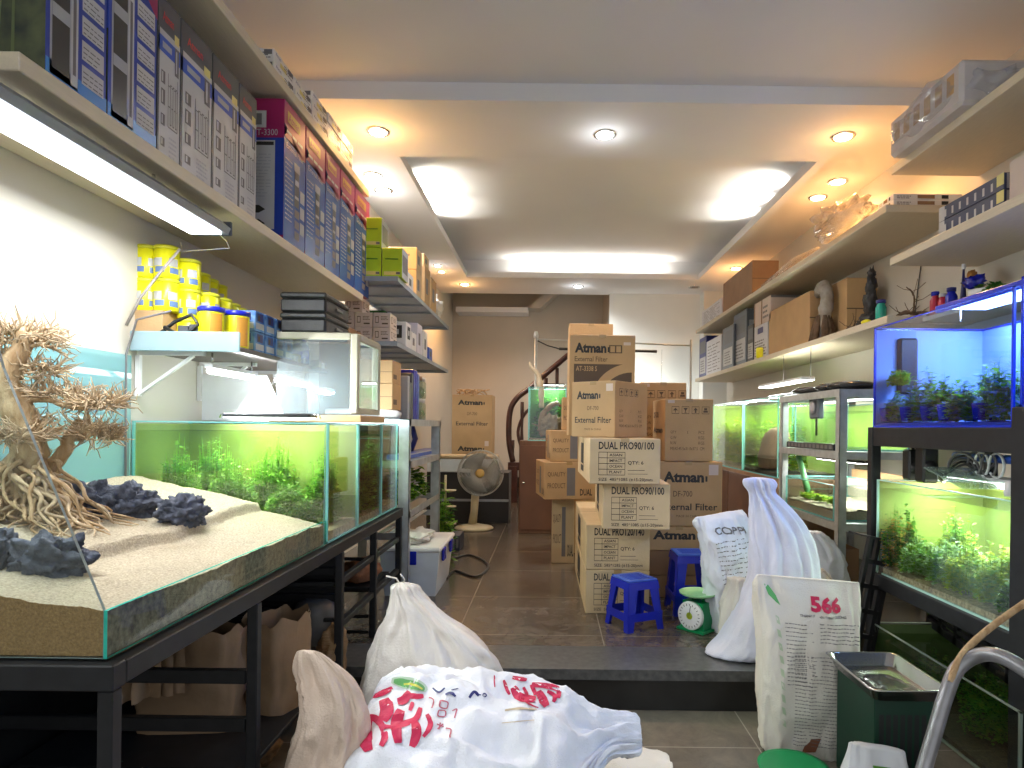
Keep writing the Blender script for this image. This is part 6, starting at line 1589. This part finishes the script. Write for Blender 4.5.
for i in range(4):
    a_=i; m=MB(); pts=[Vector((2.0+.0*k,3.06-.05*i+.05*math.cos(k*.8),zt2+.11+.055*math.sin(k*.8))) for k in range(8)]
    m.tube(curve(pts,3),.006,WHITE if i%2 else INKG,6); tag(m.build('coiled_cord'),['white coiled cord loop hung behind the tank lid, nearest','grey coiled cord loop hung behind the tank lid, nearest','white coiled cord loop, farther','grey coiled cord loop, farther'][i],'cord')
m=MB(); m.obox((1.93,2.98,zt2+.05),(.26,.30,.006),clear('lid_glass',(0.9,0.97,0.97),film=((0.6,0.8,0.8),.25)),(R(14),0,0)); tag(m.build('tank_cover'),'tilted glass lid resting on the rim of the bright tank','lid')
m=MB(); m.lathe([(.022,0),(.024,.02),(.02,.06),(.012,.065)],(0,0,0),WHITE,14); tag(m.build('rubber_stopper',loc=(1.86,2.62,zt2+.002)),'white knob sitting on the rim of the bright tank','knob')
pack('switch_board','white panel with a dark switch plate behind the bright tank','panel',(2.45,2.75,zt2-.0),(.04,.55,.24),NEARW,lambda F,sz:F['left'].rect(.10,.30,.05,.9,DGREY,1))
pack('panel_stand','dark box carrying the white panel','box',(2.47,2.75,ZLOW),(.09,.55,zt2-ZLOW-.002),DGREY)
# low tank on the floor
zl=P(900,636,X=TX).z
tank('floor_tank','dark mossy tank on the floor under the black rack',TX-.03,2.34,2.36,3.46,ZLOW+.005,zl,clear('murky_glass',(0.92,0.96,0.92),gloss=.9),clear('dark_green_water',(0.90,0.95,0.84),gloss=.6,f0=1.33),zl-ZLOW-.06,SUBD,.04,mat('dark_green_film',(0.12,0.18,0.06),.6),'X1Y1',mat('grey_green_edge',(0.25,0.32,0.26),.3))
for i,(x,y) in enumerate([(1.95,3.3),(2.1,3.05),(1.95,2.8),(2.1,2.55)]):
    bush('dark_moss',['dark moss at the far end of the floor tank','dark moss clump second from the far end of the floor tank','dark moss clump in the nearer half of the floor tank','dark moss at the near end of the floor tank'][i],(x,y,ZLOW+.05),(.17,.15,.19),800,[LEAFS[1],LEAFS[7],LEAFS[2]],160+i,group='dark moss in the floor tank',size=.018)
# black perforated crates
def crate_panel(label,loc,rot,w,h,m_=BLACK):
    t=root('slotted_crate',label,'crate',loc,rot=rot)
    m=MB(); n=6
    for k in range(n+1): m.box(-w/2,w/2,-.012,.012,h*k/n-.012*(k>0),h*k/n+.012*(k<n),m_)
    for x in (-w/2,-w*.18,w*.18,w/2-.02): m.box(x,x+.02,-.012,.012,.012,h-.012,m_)
    m.build('slotted_side',t)
    m=MB(); m.box(-w/2,w/2,.0125,.16,0,.01,m_); m.build('bottom',t); 
    m=MB(); m.box(-w/2,w/2,.0125,.16,h-.01,h,m_); m.build('top_side',t)
    return t
crate_panel('black slotted crate leaning upright against the rack post',(1.60,3.40,ZLOW+.02),(0,R(12),R(12)),.16,.78)
crate_panel('black slotted crate lying under the bright tank behind the floor tank',(2.05,3.50,zl+.04),(0,R(97),R(-90)),.12,.75)

# ================================================================ far galvanised rack with two tanks
FX,FY0,FY1=1.88,4.22,5.32
t=root('galvanised_rack','taller galvanised rack with two small tanks, beyond the black rack','rack',(2.15,4.77,0))
def fb(nm,a,m_=GALV):
    q=MB()
    for (x0,x1,y0,y1,z0,z1) in a: q.box(x0-2.15,x1-2.15,y0-4.77,y1-4.77,z0,z1,m_)
    return q.build(nm,t)
ztop=P(846,388,X=FX).z
for (x,y) in ((FX,FY0),(FX,FY1-.06),(2.42,FY0),(2.42,FY1-.06)):
    fb('post',[(x,x+.004,y,y+.06,0,ztop),(x,x+.05,y,y+.004,0,ztop)])
zs1,zs2=P(841,455,X=FX).z,P(841,528,X=FX).z
for z in (ztop,zs1+.02,zs2+.02):
    fb('side_rail',[(FX-.004,FX,FY0+.0,FY1,z-.05,z)]); fb('end_rail',[(FX+.05,2.42,FY0+.006,FY0+.01,z-.05,z)]); fb('end_rail',[(FX+.05,2.42,FY1-.01,FY1-.006,z-.05,z)])
    fb('shelf_deck',[(FX+.005,2.46,FY0+.01,FY1-.01,z-.006,z-.002)])
tank('rack_tank','clear tank with a black internal filter on the upper level of the galvanised rack',FX+.085,2.40,4.34,5.22,zs1+.022,zs1+.36,TG,WATP,.27,None,.04,FILMY,'X1',TE)
t3=root('internal_filter','black and grey filter with a round opening hung on the upper rack tank','filter',(FX+.065,4.72,zs1+.24)); m=MB(); m.cbox(-.035,.012,-.085,.085,0,.18,DG2,.012); m.build('filter_body',t3)
m=MB(); m.lathe([(.05,0),(.045,-.012),(.02,-.014)],(-.036,0,.085),GREYL,20,axis='X'); m.build('round_grille',t3)
m=MB(); m.cyl((-.01,0,0),(-.01,0,-.12),.008,BLACK,8); m.build('suction_tube',t3)
tanklamp('white lamp over the clear tank of the galvanised rack',2.14,4.78,zs1+.37,.12,.8,9,(1,1,.95),WHITE)
pack('black_tray','long black slotted tray beneath the clear rack tank','tray',(FX+.045,4.78,zs1+.022),(.055,.86,.045),BLACK,lambda F,sz:[F['left'].rect(.04+.08*k,.09+.08*k,.2,.8,INKG,1) for k in range(12)])
tank('shallow_tank','shallow sandy tank with small green tufts on the lower level of the galvanised rack',FX+.02,2.40,4.34,5.22,zs2+.022,zs2+.26,TG,WATP,.16,SAND,.09,mat('beige_backdrop',(0.55,0.48,0.38),.6),'X1',TE)
for i,(y,x) in enumerate([(5.0,2.0),(4.78,2.0),(4.60,2.02)]):
    bush('green_tuft',['far','middle','near'][i]+' green tuft on the sand of the shallow tank',(x,y,zs2+.105),(.07-.01*i,.07-.01*i,.06),260,[LEAFS[0],LEAFS[3]],170+i,group='green tufts in the shallow tank',size=.02)
m=MB(); m.cyl((1.96,5.12,zs2+.42),(2.0,5.0,zs2+.13),.022,mat('green_hose',(0.10,0.30,0.12),.35),12); tag(m.build('green_hose'),'green hose slanting into the shallow tank','hose')
pack('wood_strip','orange-brown wooden strip behind the shallow tank rim','board',(2.44,4.77,zs2+.022),(.03,.9,.30),KRAFT)
tanklamp('thin lamp over the shallow tank',2.14,4.78,zs2+.40,.08,.7,10,(1,1,.95),BLACK)
# round black lamps on the rack top
for i,y in enumerate((5.05,4.62,4.42)):
    t3=root('round_lamp',['farthest','middle','nearest'][i]+' flat round black lamp on top of the galvanised rack','lamp',(2.05,y,ztop+.002),0,'round black lamps on the galvanised rack')
    m=MB(); m.lathe([(.10,0),(.16,.02),(.165,.035),(.12,.055),(.03,.06)],(0,0,0),mat('dark_glossy',(0.03,0.03,0.03),.2),28); m.build('lamp_body',t3)
    m=MB(); m.lathe([(.13,.054),(.12,.058)],(0,0,0),CHROME,28); m.build('ring',t3)
# bright hanging batten over the far tank
t3=root('batten_lamp','glaring lamp batten hung under the lower right shelf over the far tank','lamp',(2.12,5.9,1.56))
m=MB(); m.cbox(-.06,.06,-.55,.55,.006,.03,WHITE); m.build('housing',t3)
m=MB(); m.box(-.055,.055,-.54,.54,0,.0055,mat('batten_glow',(1,1,1),emit=12,erg=(1,1,.95))); m.build('diffuser',t3)
for yy in (-.3,.35):
    m=MB(); m.cyl((0.12,yy,.03),(.12,yy,.36),.003,INK,6); m.build('hanger',t3); m=MB(); m.box(0,.13,yy-.005,yy+.005,.03,.036,CHROME); m.build('hanger_arm',t3)
l=lamp('AREA',(0,0,-.008),20,(1,1,.95),.11,rot=(0,0,0),sizey=1.08); l.parent=t3
l=lamp('AREA',(.08,0,.035),5,(1,1,.9),.05,rot=(R(180),0,0),sizey=1.0); l.parent=t3
# far tanks on a dark cabinet
zc=P(775,475,X=1.9).z; zc=max(zc,.0)
ztf=1.43
tank('planted_tank','yellow-green planted tank at the far end of the right side',1.9,2.4,6.42,7.6,.745,ztf,TG,WATG,ztf-.80,SUBST,.05,FILMY,'X1Y1',TE)
tank('planted_tank','far right tank with a dark brown mound, beside the yellow-green one',1.9,2.4,5.42,6.38,.745,ztf,TG,WATP,ztf-.80,SUBD,.05,FILMG,'X1',TE)
for i,(y,x) in enumerate([(7.35,2.0),(7.1,2.05),(6.85,2.0),(6.6,2.05)]):
    bush('aquarium_plant',['farthest','third','second','nearest'][i]+' yellow-green stem bush in the far planted tank',(x,y,.80),(.1,.15,.56),600,[LEAFS[3],LEAFS[0]],180+i,group='yellow-green stem bushes in the far tank',size=.035)
for i,(y,x) in enumerate([(6.3,2.1),(5.5,2.1)]):
    bush('aquarium_plant',['far','near'][i]+' green stem plant beside the brown mound',(x,y,.80),(.09,.08,.55),400,[LEAFS[0],LEAFS[3]],190+i,group='green stem plants beside the brown mound',size=.035)
m=MB(); m.blob((0,0,.03),(.13,.33,.34),mat('brown_mound',(0.16,0.09,0.05),.9,bump=.4),4,.15,2,5); m.v=[(a,b,max(c,.001)) for a,b,c in m.v]; tag(m.build('soil_mound',loc=(2.06,5.9,.80)),'dark brown mound filling the far right tank','mound')
t3=root('wood_cabinet','dark brown panel cabinet under the two far right tanks','cabinet',(2.15,6.5,0))
m=MB(); m.cbox(-.25,.25,-1.09,1.10,.0,.742,KRAFTD,.005); m.build('body',t3)
for k,(a_,b_) in enumerate(((-1.05,-.36),(-.34,.36),(.38,1.05))):
    q=MB(); q.cbox(-.262,-.251,a_,b_,.05,.71,mat('cabinet_panel',(0.12,0.055,0.03),.5,var=.15,vscale=4),.003); q.build('door',t3)
pack('black_strip_box','black upright strip at the far front edge of the brown cabinet','panel',(1.86,7.30,0),(.04,.30,.74),BLACK)
pack('carton','brown carton low behind the white sacks, by the galvanised rack','box',(1.98,4.78,.002),(.18,.9,.36),KRAFTD)

# ================================================================ bottom right: tray, basin, chair, bags
YT_,=(2.62,)
t=root('steel_tray','shallow stainless steel tray resting on a box by the 566 sack','tray',(1.265,2.44,.205),0)
m=MB(); 
def ring(w,d,z,r=.03,n=5):
    pts=[]
    for cx_,cy_,a0 in ((w/2-r,d/2-r,0),(-w/2+r,d/2-r,90),(-w/2+r,-d/2+r,180),(w/2-r,-d/2+r,270)):
        for k in range(n): a=R(a0+90*k/(n-1)); pts.append((cx_+r*math.cos(a),cy_+r*math.sin(a),z))
    return pts
rs=[ring(.29,.40,.048),ring(.275,.385,.05),ring(.262,.372,.046),ring(.235,.345,.005,.03),ring(.22,.33,.003,.03)]
n=len(rs[0]); vs=[p_ for r_ in rs for p_ in r_]
fs=[(i*n+k,i*n+(k+1)%n,(i+1)*n+(k+1)%n,(i+1)*n+k) for i in range(4) for k in range(n)]+[tuple(4*n+k for k in range(n))]
m.add(vs,fs,mat('stainless_steel',(0.55,0.55,0.54),.18,metal=1.0,var=.05),True); o=m.build('tray_body',t)
md=o.modifiers.new('solid','SOLIDIFY'); md.thickness=.002
m=MB(); m.blob((.0,-.03,.006),(.08,.10,.004),mat('wet_patch',(0.05,0.05,0.05),.1),3,.3,3,2); m.build('puddle',t)
DKG=mat('dark_green_plastic',(0.0,0.03,0.015),.4)
pack('green_crate','dark green plastic crate under the steel tray','crate',(1.27,2.46,ZLOW),(.21,.30,.402),DKG,lambda F,sz:[F['front'].rect(.08+.12*k,.16+.12*k,.15,.85,BLACK,1) for k in range(7)])
t=root('green_basin','bright green basin in front of the 566 sack','basin',(.93,2.44,ZLOW))
m=MB(); m.lathe([(.09,0),(.115,.07),(.12,.085),(.115,.085),(.11,.07),(.08,.01),(.01,.008)],(0,0,0),mat('green_basin',(0.0,0.26,0.08),.3),36); m.build('basin_body',t)
m=MB(); m.lathe([(.118,.078),(.130,.083),(.130,.09),(.115,.088)],(0,0,0),mat('green_basin',(0.0,0.26,0.08),.3),36); m.build('rim',t)
m=Sack([(0,0,0,.08,.05,0),(.02,0,0,.10,.06,0),(.2,0,0,.10,.05,.02),(.30,0,.01,.09,.02,.03),(.31,0,.01,.085,.008,0)],e=.7,wr=.012,seed=90,M=Matrix.Translation((1.05,2.14,ZLOW))@Matrix.Rotation(R(8),4,'Y'))
q=m.mesh(mat('grey_white_bag',(0.55,0.57,0.6),.5),50,40); m.print2d(q,[(-.4,.6),(.2,.6),(.3,.85),(-.3,.85)],[(0,1,2,3)],LEAFS[1]); tag(q.build('small_bag'),'small grey-white bag with a green print beside the green basin','bag')
# tube armchair corner
t=root('tube_chair','chair with a bent grey tube armrest and a blue patterned seat, at the right edge','chair',(1.50,1.75,ZLOW))
TUB=mat('worn_grey_tube',(0.22,0.22,0.23),.35,metal=.5,var=.25,vscale=12)
def cp(px,py,y): 
    v=P(px,py,Y=y); return v-Vector((1.50,1.75,ZLOW))
m=MB(); 
pts=[cp(922,775,1.86),cp(934,735,1.88),cp(946,695,1.9),cp(958,668,1.92),cp(980,655,1.9),cp(1005,658,1.84),cp(1040,680,1.76)]
m.tube(curve(pts,6),.021,TUB,16); m.build('armrest',t)
e0=pts[0]
m=MB(); m.tube([pts[0]+Vector((0,0,.0)),pts[0]+Vector((-.02,-.01,-.12)),Vector((pts[0].x-.03,pts[0].y-.02,0))],.020,TUB,14); m.build('leg',t)
m=MB(); m.tube([pts[-1],Vector((pts[-1].x+.02,pts[-1].y-.05,.25)),Vector((pts[-1].x+.03,pts[-1].y-.06,0))],.020,TUB,14); m.build('leg',t)
m=MB(); m.blob((.22,-.05,.30),(.16,.22,.13),mat('blue_white_cloth',(0.06,0.13,0.42),.8,col2=(0.50,0.52,0.60),vscale=7,thresh=(.45,.55)),4,.25,2,6)
zmin=min(v[2] for v in m.v); m.build('cushion',t)
m=MB(); m.cbox(.04,.42,-.28,.2,.14,.18,TUB,.01); m.build('seat',t)
st=[(959,655),(975,630),(1000,615),(1040,585)]
m=MB(); m.tube(curve([P(a_,b_,Y=1.9+.02*i) for i,(a_,b_) in enumerate([(950,682),(962,655),(990,628),(1035,596)])],5),[.010]*16,BARK,8); tag(m.build('leaning_stick'),'brown stick leaning over the bent tube armrest','stick')
# papers and white net bag at the bottom right
def dpaper(F,sz): F['top'].lines(.1,.9,.1,.6,9,INKG,3,1,.35,7); F['front'].lines(.05,.95,.1,.9,6,INKG,4,1,.4,8)
pack('printed_packet','white printed paper packet on top of the grey louvred box at the bottom right','packet',(1.30,1.98,-.02),(.24,.22,.06),NEARW,dpaper,rot=(R(12),R(-6),R(-18)))
pack('louvred_box','grey louvred plastic box at the bottom right, beneath the printed packet','box',(1.32,2.04,ZLOW),(.26,.26,.15),DGREY,lambda F,sz:[F['front'].rect(.05,.95,.1+.12*k,.15+.12*k,GREYL,1) for k in range(7)],rotz=R(-18))

# ================================================================ back of the shop
# cartons by the left back corner
y=8.9
for j,(a_,b_,l) in enumerate(((0,.35,'carton at the foot of the far left pile'),(.351,.70,'printed carton, lower one of the far left pair of name cartons'),(.701,1.58,'tall name-printed carton in the far left corner behind the fan'))):
    carton(l,XX(452,y),XX(492,y),y,.45,a_,b_,(lambda F,sz:(atman(F['front'],.84,.08,.14,.62),F['front'].text('DF-700',.5,.68,.05,BROWNINK,2,cx=True,maxw=.25),F['front'].text('External Filter',.1,.52,.06,INK,2,.01,wid=.8),atman(F['front'],.12,.08,.14,.62),F['front'].rect(.82,.92,.2,.28,PINKW,2))) if j==2 else None)
m=MB(); r=random.Random(4)
for k in range(14):
    a_=r.uniform(0,2*PI); m.tube(curve([Vector((math.cos(a_+i*.6)*.10*(i+1)/2,math.sin(a_+i*.6)*.07,.03+.05*math.sin(i+k))) for i in range(5)],3),.008,BARK,6)
m.v=[(a_,b_,max(c_,.001)) for a_,b_,c_ in m.v]
tag(m.build('twig_bundle',loc=(XX(472,y),y+.2,1.581)),'tangle of bare twigs on top of the far left carton','twigs')
y=7.9
t=root('foam_cooler','white foam box on a dark stand behind the fan','box',(XX(465,y),y,.60)); m=MB(); m.cbox(-.42,.40,-.2,.2,0,.16,mat('styrofoam',(0.70,0.72,0.74),.7),.01); m.build('box_body',t); m=MB(); m.cbox(-.42,.40,-.21,.21,.161,.20,mat('tan_lid',(0.50,0.36,0.20),.6),.01); m.build('lid',t)
pack('dark_bench','low dark bench behind the fan','bench',(XX(470,y),y+.1,0),(.98,.5,.598),mat('near_black_wood',(0.025,0.02,0.018),.5),lambda F,sz:F['front'].rect(0,1,.42,.47,GREYL,1))
# fan
p=P(474,529,Z=0)
t=root('pedestal_fan','beige table fan with a long neck standing on the dark tile','fan',(p.x,p.y,0))
FB=mat('aged_beige_plastic',(0.48,0.40,0.24),.45,var=.1); FBO=mat('amber_hub',(0.50,0.33,0.10),.4)
m=MB(); m.lathe([(.21,0),(.22,.012),(.20,.03),(.10,.05),(.06,.06)],(0,0,0),FB,36); m.build('base',t)
m=MB(); m.tube([(-.02,0,.05),(0,0,.2),(.01,0,.38)],[.05,.042,.045],FB,16); m.build('neck',t)
fz=P(481,473,Y=p.y-.1).z
m=MB(); m.lathe([(.04,.06),(.075,.05),(.08,-.04),(.05,-.06)],(.03,.05,fz),FB,20,axis='Y'); m.build('motor',t)
GW=mat('fan_wire',(0.45,0.45,0.42),.35,metal=.3)
m=MB(); cx0=.075
for rr_ in (.25,):
    for yy in (-.11,-.02): 
        m.tube([(cx0+rr_*math.cos(k*PI/20),yy,fz+rr_*math.sin(k*PI/20)) for k in range(41)],.005,GW,6)
for k in range(96):
    a_=2*PI*k/96
    m.tube([(cx0+.05*math.cos(a_),-.15,fz+.05*math.sin(a_)),(cx0+.17*math.cos(a_+.1),-.145,fz+.17*math.sin(a_+.1)),(cx0+.25*math.cos(a_+.15),-.11,fz+.25*math.sin(a_+.15)),(cx0+.25*math.cos(a_+.15),-.02,fz+.25*math.sin(a_+.15)),(cx0+.15*math.cos(a_),.03,fz+.15*math.sin(a_))],.0022,GW,4)
m.build('wire_guard',t)
m=MB(); m.lathe([(.05,-.150),(.048,-.160),(.02,-.163)],(cx0,0,fz),FBO,24,axis='Y'); m.build('hub_badge',t)
for k in range(3):
    a0=2*PI*k/3; q=MB()
    q.grid(lambda u,v:(cx0+(.03+.19*v)*math.cos(a0+(u-.5)*(1.2+.5*v)),-.08+.05*(u-.5),fz+(.03+.19*v)*math.sin(a0+(u-.5)*(1.2+.5*v))),8,6,mat('smoky_blade',(0.20,0.21,0.19),.3)); o=q.build('blade',t); md=o.modifiers.new('solid','SOLIDIFY'); md.thickness=.002
# staircase: dark steps, curved rail and balusters
DW=mat('dark_red_wood',(0.055,0.018,0.012),.3,var=.3,vscale=8)
t=root('stair_flight','dark granite steps rising to the right behind the cartons','staircase',(-.2,10.9,0))
for k in range(4):
    m=MB(); x=-.95+.26*k; m.box(x+.2,x+.46+.2,-.5,1.05,.001+.17*k,.17*(k+1),GRANITEB); m.build('step',t)
t=root('stair_railing','dark turned-wood stair railing with a curling handrail','railing',(0,9.9,0))
def q3(px,py,y=9.9): return P(px,py,Y=y)-Vector((0,9.9,0))
m=MB(); pts=[q3(513,462),q3(509,440),q3(510,412),q3(517,398),q3(530,388),q3(548,372),q3(566,357),q3(590,338)]
m.tube(curve(pts,5),.045,DW,10); m.build('handrail',t)
m=MB(); pts=[q3(522,450),q3(518,432),q3(524,415),q3(535,405),q3(545,400)]; m.tube(curve(pts,5),.025,DW,8); m.build('scroll',t)
for k,(px_,pt) in enumerate(((512,440),(521,402),(532,392),(545,378),(556,368))):
    top=q3(px_,pt); bot=q3(px_,508 if k<3 else 470); m=MB()
    L=top.z-bot.z; m.lathe([(.035,0),(.035,.12),(.02,.16),(.03,.28*L),(.022,.5*L),(.03,.62*L),(.02,.75*L),(.028,.9*L),(.028,L)],(bot.x,0,bot.z),DW,10); m.build('baluster',t)
m=MB(); a_=q3(508,466); b_=q3(560,466); m.box(a_.x,b_.x,-.05,.05,a_.z-.06,a_.z+.06,DW); m.build('lower_rail',t)
m=MB(); a_=q3(513,466); m.cbox(a_.x-.07,a_.x+.07,-.07,.07,0.0,a_.z,DW); m.build('newel_post',t)
# brown cabinet with the driftwood tank
y=7.0
t=root('wood_cabinet','tall brown wooden cabinet carrying the driftwood tank','cabinet',(XX(541,y),y+.2,0))
w2=(XX(566,y)-XX(523,y))/2; hc=P(540,441,Y=y).z
m=MB(); m.cbox(-w2,w2,-.2,.2,0,hc,mat('brown_veneer',(0.13,0.06,0.03),.45,var=.2,vscale=6,stretch=(4,4,.6)),.006); m.build('body',t)
m=MB(); m.cbox(-w2+.01,w2-.01,-.212,-.2005,.04,hc-.05,mat('cabinet_panel',(0.20,0.10,0.05),.5),.004); m.build('door',t)
m=MB(); m.lathe([(.012,0),(.015,-.02),(.008,-.03)],(-w2+.05,-.212,hc*.55),CHROME,10,axis='Y'); m.build('knob',t)
x0,x1=XX(528,y),XX(566,y); zt_=P(540,387,Y=y).z
tank('driftwood_tank','tall tank with dark driftwood and green leaves on the brown cabinet',x0,x1,y+.01,y+.38,hc+.002,zt_,TG,None,None,SUBST,.03,LEAFS[2],'Y1X1',TE)
bush('aquarium_plant','dark leafy backdrop plant in the driftwood tank',((x0+x1)/2,y+.29,hc+.04),(.17,.08,.54),700,[LEAFS[2],LEAFS[1]],200,size=.05)
wood('curved brown driftwood inside the tall tank on the cabinet',(x0+.14,y+.14,hc+.05),[(.02,0,0),(.0,0,.18),(.06,0,.30),(.16,0,.36),(.22,0,.33)],[.03,.035,.03,.025,.01],mat('brown_wet_wood',(0.22,0.13,0.07),.5),30,5)
m=MB(); m.blob((0,0,.10),(.12,.06,.12),mat('brown_fern_root',(0.22,0.15,0.09),.8,bump=.8),4,.6,4,7); m.v=[(a_,b_,max(c_,.001)) for a_,b_,c_ in m.v]; tag(m.build('root_wood',loc=((x0+x1)/2+.05,y+.12,hc+.05)),'knobbly brown root mass low in the tall tank','driftwood')
wood('pale split driftwood sticking up out of the tall tank',(x0+.06,y+.12,zt_-.22),[(.08,0,0),(.07,0,.22),(.035,0,.36),(-.03,0,.44),(-.06,0,.50)],[.03,.035,.03,.02,.006],mat('pale_driftwood',(0.50,0.42,0.30),.7,bump=.3),33,1)
tanklamp('small lamp over the tall driftwood tank',(x0+x1)/2+.06,y+.28,zt_+.035,.25,.06,5)
# clothes rack pole and bar
y=8.4
t=root('garment_rack','thin white metal pole rack behind the cartons','rack',(XX(535,y),y,0))
hp=P(535,333,Y=y).z
m=MB(); m.cyl((0,0,0),(0,0,hp),.018,mat('dull_white_metal',(0.55,0.54,0.50),.35,metal=.3),12); m.build('pole',t)
m=MB(); m.lathe([(.03,hp-.06),(.032,hp-.03),(.02,hp+.02)],(0,0,0),WHITE,12); m.build('cap',t)
xe=XX(690,y)-XX(535,y)
m=MB(); m.cyl((0,0,hp-.08),(xe,0,hp-.14),.010,mat('dull_white_metal',(0.55,0.54,0.50),.35,metal=.3),10); m.build('crossbar',t)
m=MB(); m.cyl((xe,0,0),(xe,0,hp-.06),.014,mat('dull_white_metal',(0.55,0.54,0.50),.35,metal=.3),12); m.build('pole',t)
m=MB(); m.cyl((.30,0,hp-.20),(xe*.78,0,hp-.22),.018,BLACK,10); m.build('black_bar',t)
m=MB(); m.tube([(.02,0,hp-.10),(.15,0,hp-.16),(.30,0,hp-.20)],.008,BLACK,8); m.build('strut',t)
# bright lamp washing the white wall behind the cartons
t=root('wall_lamp','bright tube lamp hung low on the rack in front of the white back wall','lamp',(1.25,9.9,1.55))
m=MB(); m.cyl((-.45,0,0),(.45,0,0),.016,E_T2,12); m.build('tube',t)
m=MB(); m.box(-.47,.47,-.015,.015,.018,.04,WHITE); m.build('housing',t)
for s_ in (-1,1):
    m=MB(); m.cyl((s_*.44,0,.04),(s_*.44,0,.8),.003,CHROME,6); m.build('hanger',t)
l=lamp('AREA',(0,.03,0),16,(0.95,1,.97),.9,rot=(R(90),0,0),sizey=.04); l.parent=t
# small floor things near the fan
m=MB(); m.tube(curve([Vector(P(a_,b_,Z=.0))+Vector((0,0,.010)) for a_,b_ in ((452,560),(470,556),(488,566),(476,578),(455,572),(446,580))],5),.009,BLACK,6); tag(m.build('power_cable'),'black cable loops lying on the tile in front of the fan','cord')
p=P(450,548,Z=0); pack('dark_basket','dark blue-black basket on the tile left of the fan','basket',(p.x,p.y,0),(.22,.3,.14),mat('dark_blue_black',(0.02,0.025,0.05),.4),lambda F,sz:[F['front'].rect(.05+.16*k,.15+.16*k,.2,.8,INKG,1) for k in range(6)])
p=P(498,516,Z=0); m=MB(); m.tube(curve([Vector((0,0,.015)),Vector((.12,.03,.02)),Vector((.25,-.02,.015)),Vector((.36,.03,.02))],4),.014,mat('white_cable',(0.6,0.6,0.58),.4),6); tag(m.build('power_cable',loc=(p.x-.3,p.y,0)),'short white cable on the floor beyond the fan','cord')
m=MB(); m.blob((0,0,.02),(.06,.04,.022),mat('orange_thing',(0.5,0.12,0.02),.5),3,.4,3,2); tag(m.build('orange_slipper',loc=(p.x+.0,p.y+.3,0)),'small orange-red item on the floor by the dark steps','slipper')
for j,(py_) in enumerate((492,508,525)):
    pp=P(449,py_,Y=6.6); m=MB(); m.lathe([(.02,0),(.07,.01),(.075,.022),(.01,.024)],(0,0,0),FB,16); tag(m.build('pale_saucer',loc=(pp.x,6.6,pp.z)),['upper','middle','lower'][j]+' pale saucer on the thin stand beside the leafy plant','saucer')
pp=P(445,520,Y=6.6); m=MB(); m.cyl((pp.x,6.6,0),(pp.x,6.6,.65),.012,FB,8); tag(m.build('saucer_stand'),'thin pale stand between the leafy plant and the fan','stand')
tanklamp('added slim lamp brightening the yellow-green far tank',2.15,7.0,1.45,.12,.9,14)  # extra lamp, added so this far tank looks less grey
tanklamp('added slim lamp brightening the brown mound tank',2.15,5.9,1.45,.12,.7,10)  # likewise an added lamp, only there to lift the tank's brightness
# ================================================================ camera, world, view
cd = bpy.data.cameras.new('camera'); cam = bpy.data.objects.new('camera', cd); COL.objects.link(cam)
cd.sensor_fit = 'HORIZONTAL'; cd.sensor_width = 36.0
cd.lens = FPX/1024*36.0
cd.shift_x = -(CXP-512)/1024; cd.shift_y = (CYP-384)/1024
cd.clip_start = 0.02
cam.matrix_world = Matrix.Translation((0,0,CAMZ)) @ Matrix.Rotation(PI/2,4,'X') @ Matrix.Rotation(ROLL,4,'Z')
scene.camera = cam
w = bpy.data.worlds.new('world'); scene.world = w; w.use_nodes = True
bg = w.node_tree.nodes['Background']
sk = w.node_tree.nodes.new('ShaderNodeTexSky'); sk.sky_type = 'HOSEK_WILKIE'; sk.turbidity = 6
mixn = w.node_tree.nodes.new('ShaderNodeMixRGB'); mixn.inputs[0].default_value = 0.85
mixn.inputs[2].default_value = (0.95,0.98,1.0,1)
w.node_tree.links.new(sk.outputs[0], mixn.inputs[1]); w.node_tree.links.new(mixn.outputs[0], bg.inputs['Color'])
bg.inputs['Strength'].default_value = WORLD
scene.view_settings.view_transform = 'Standard'; scene.view_settings.look = 'None'
scene.view_settings.gamma = 1.0; scene.view_settings.use_curve_mapping = False
scene.view_settings.exposure = EXPO
scene.cycles.use_denoising = True
scene.cycles.max_bounces = 9; scene.cycles.transparent_max_bounces = 24
scene.cycles.caustics_reflective = False; scene.cycles.caustics_refractive = False
scene.cycles.sample_clamp_indirect = 4.0
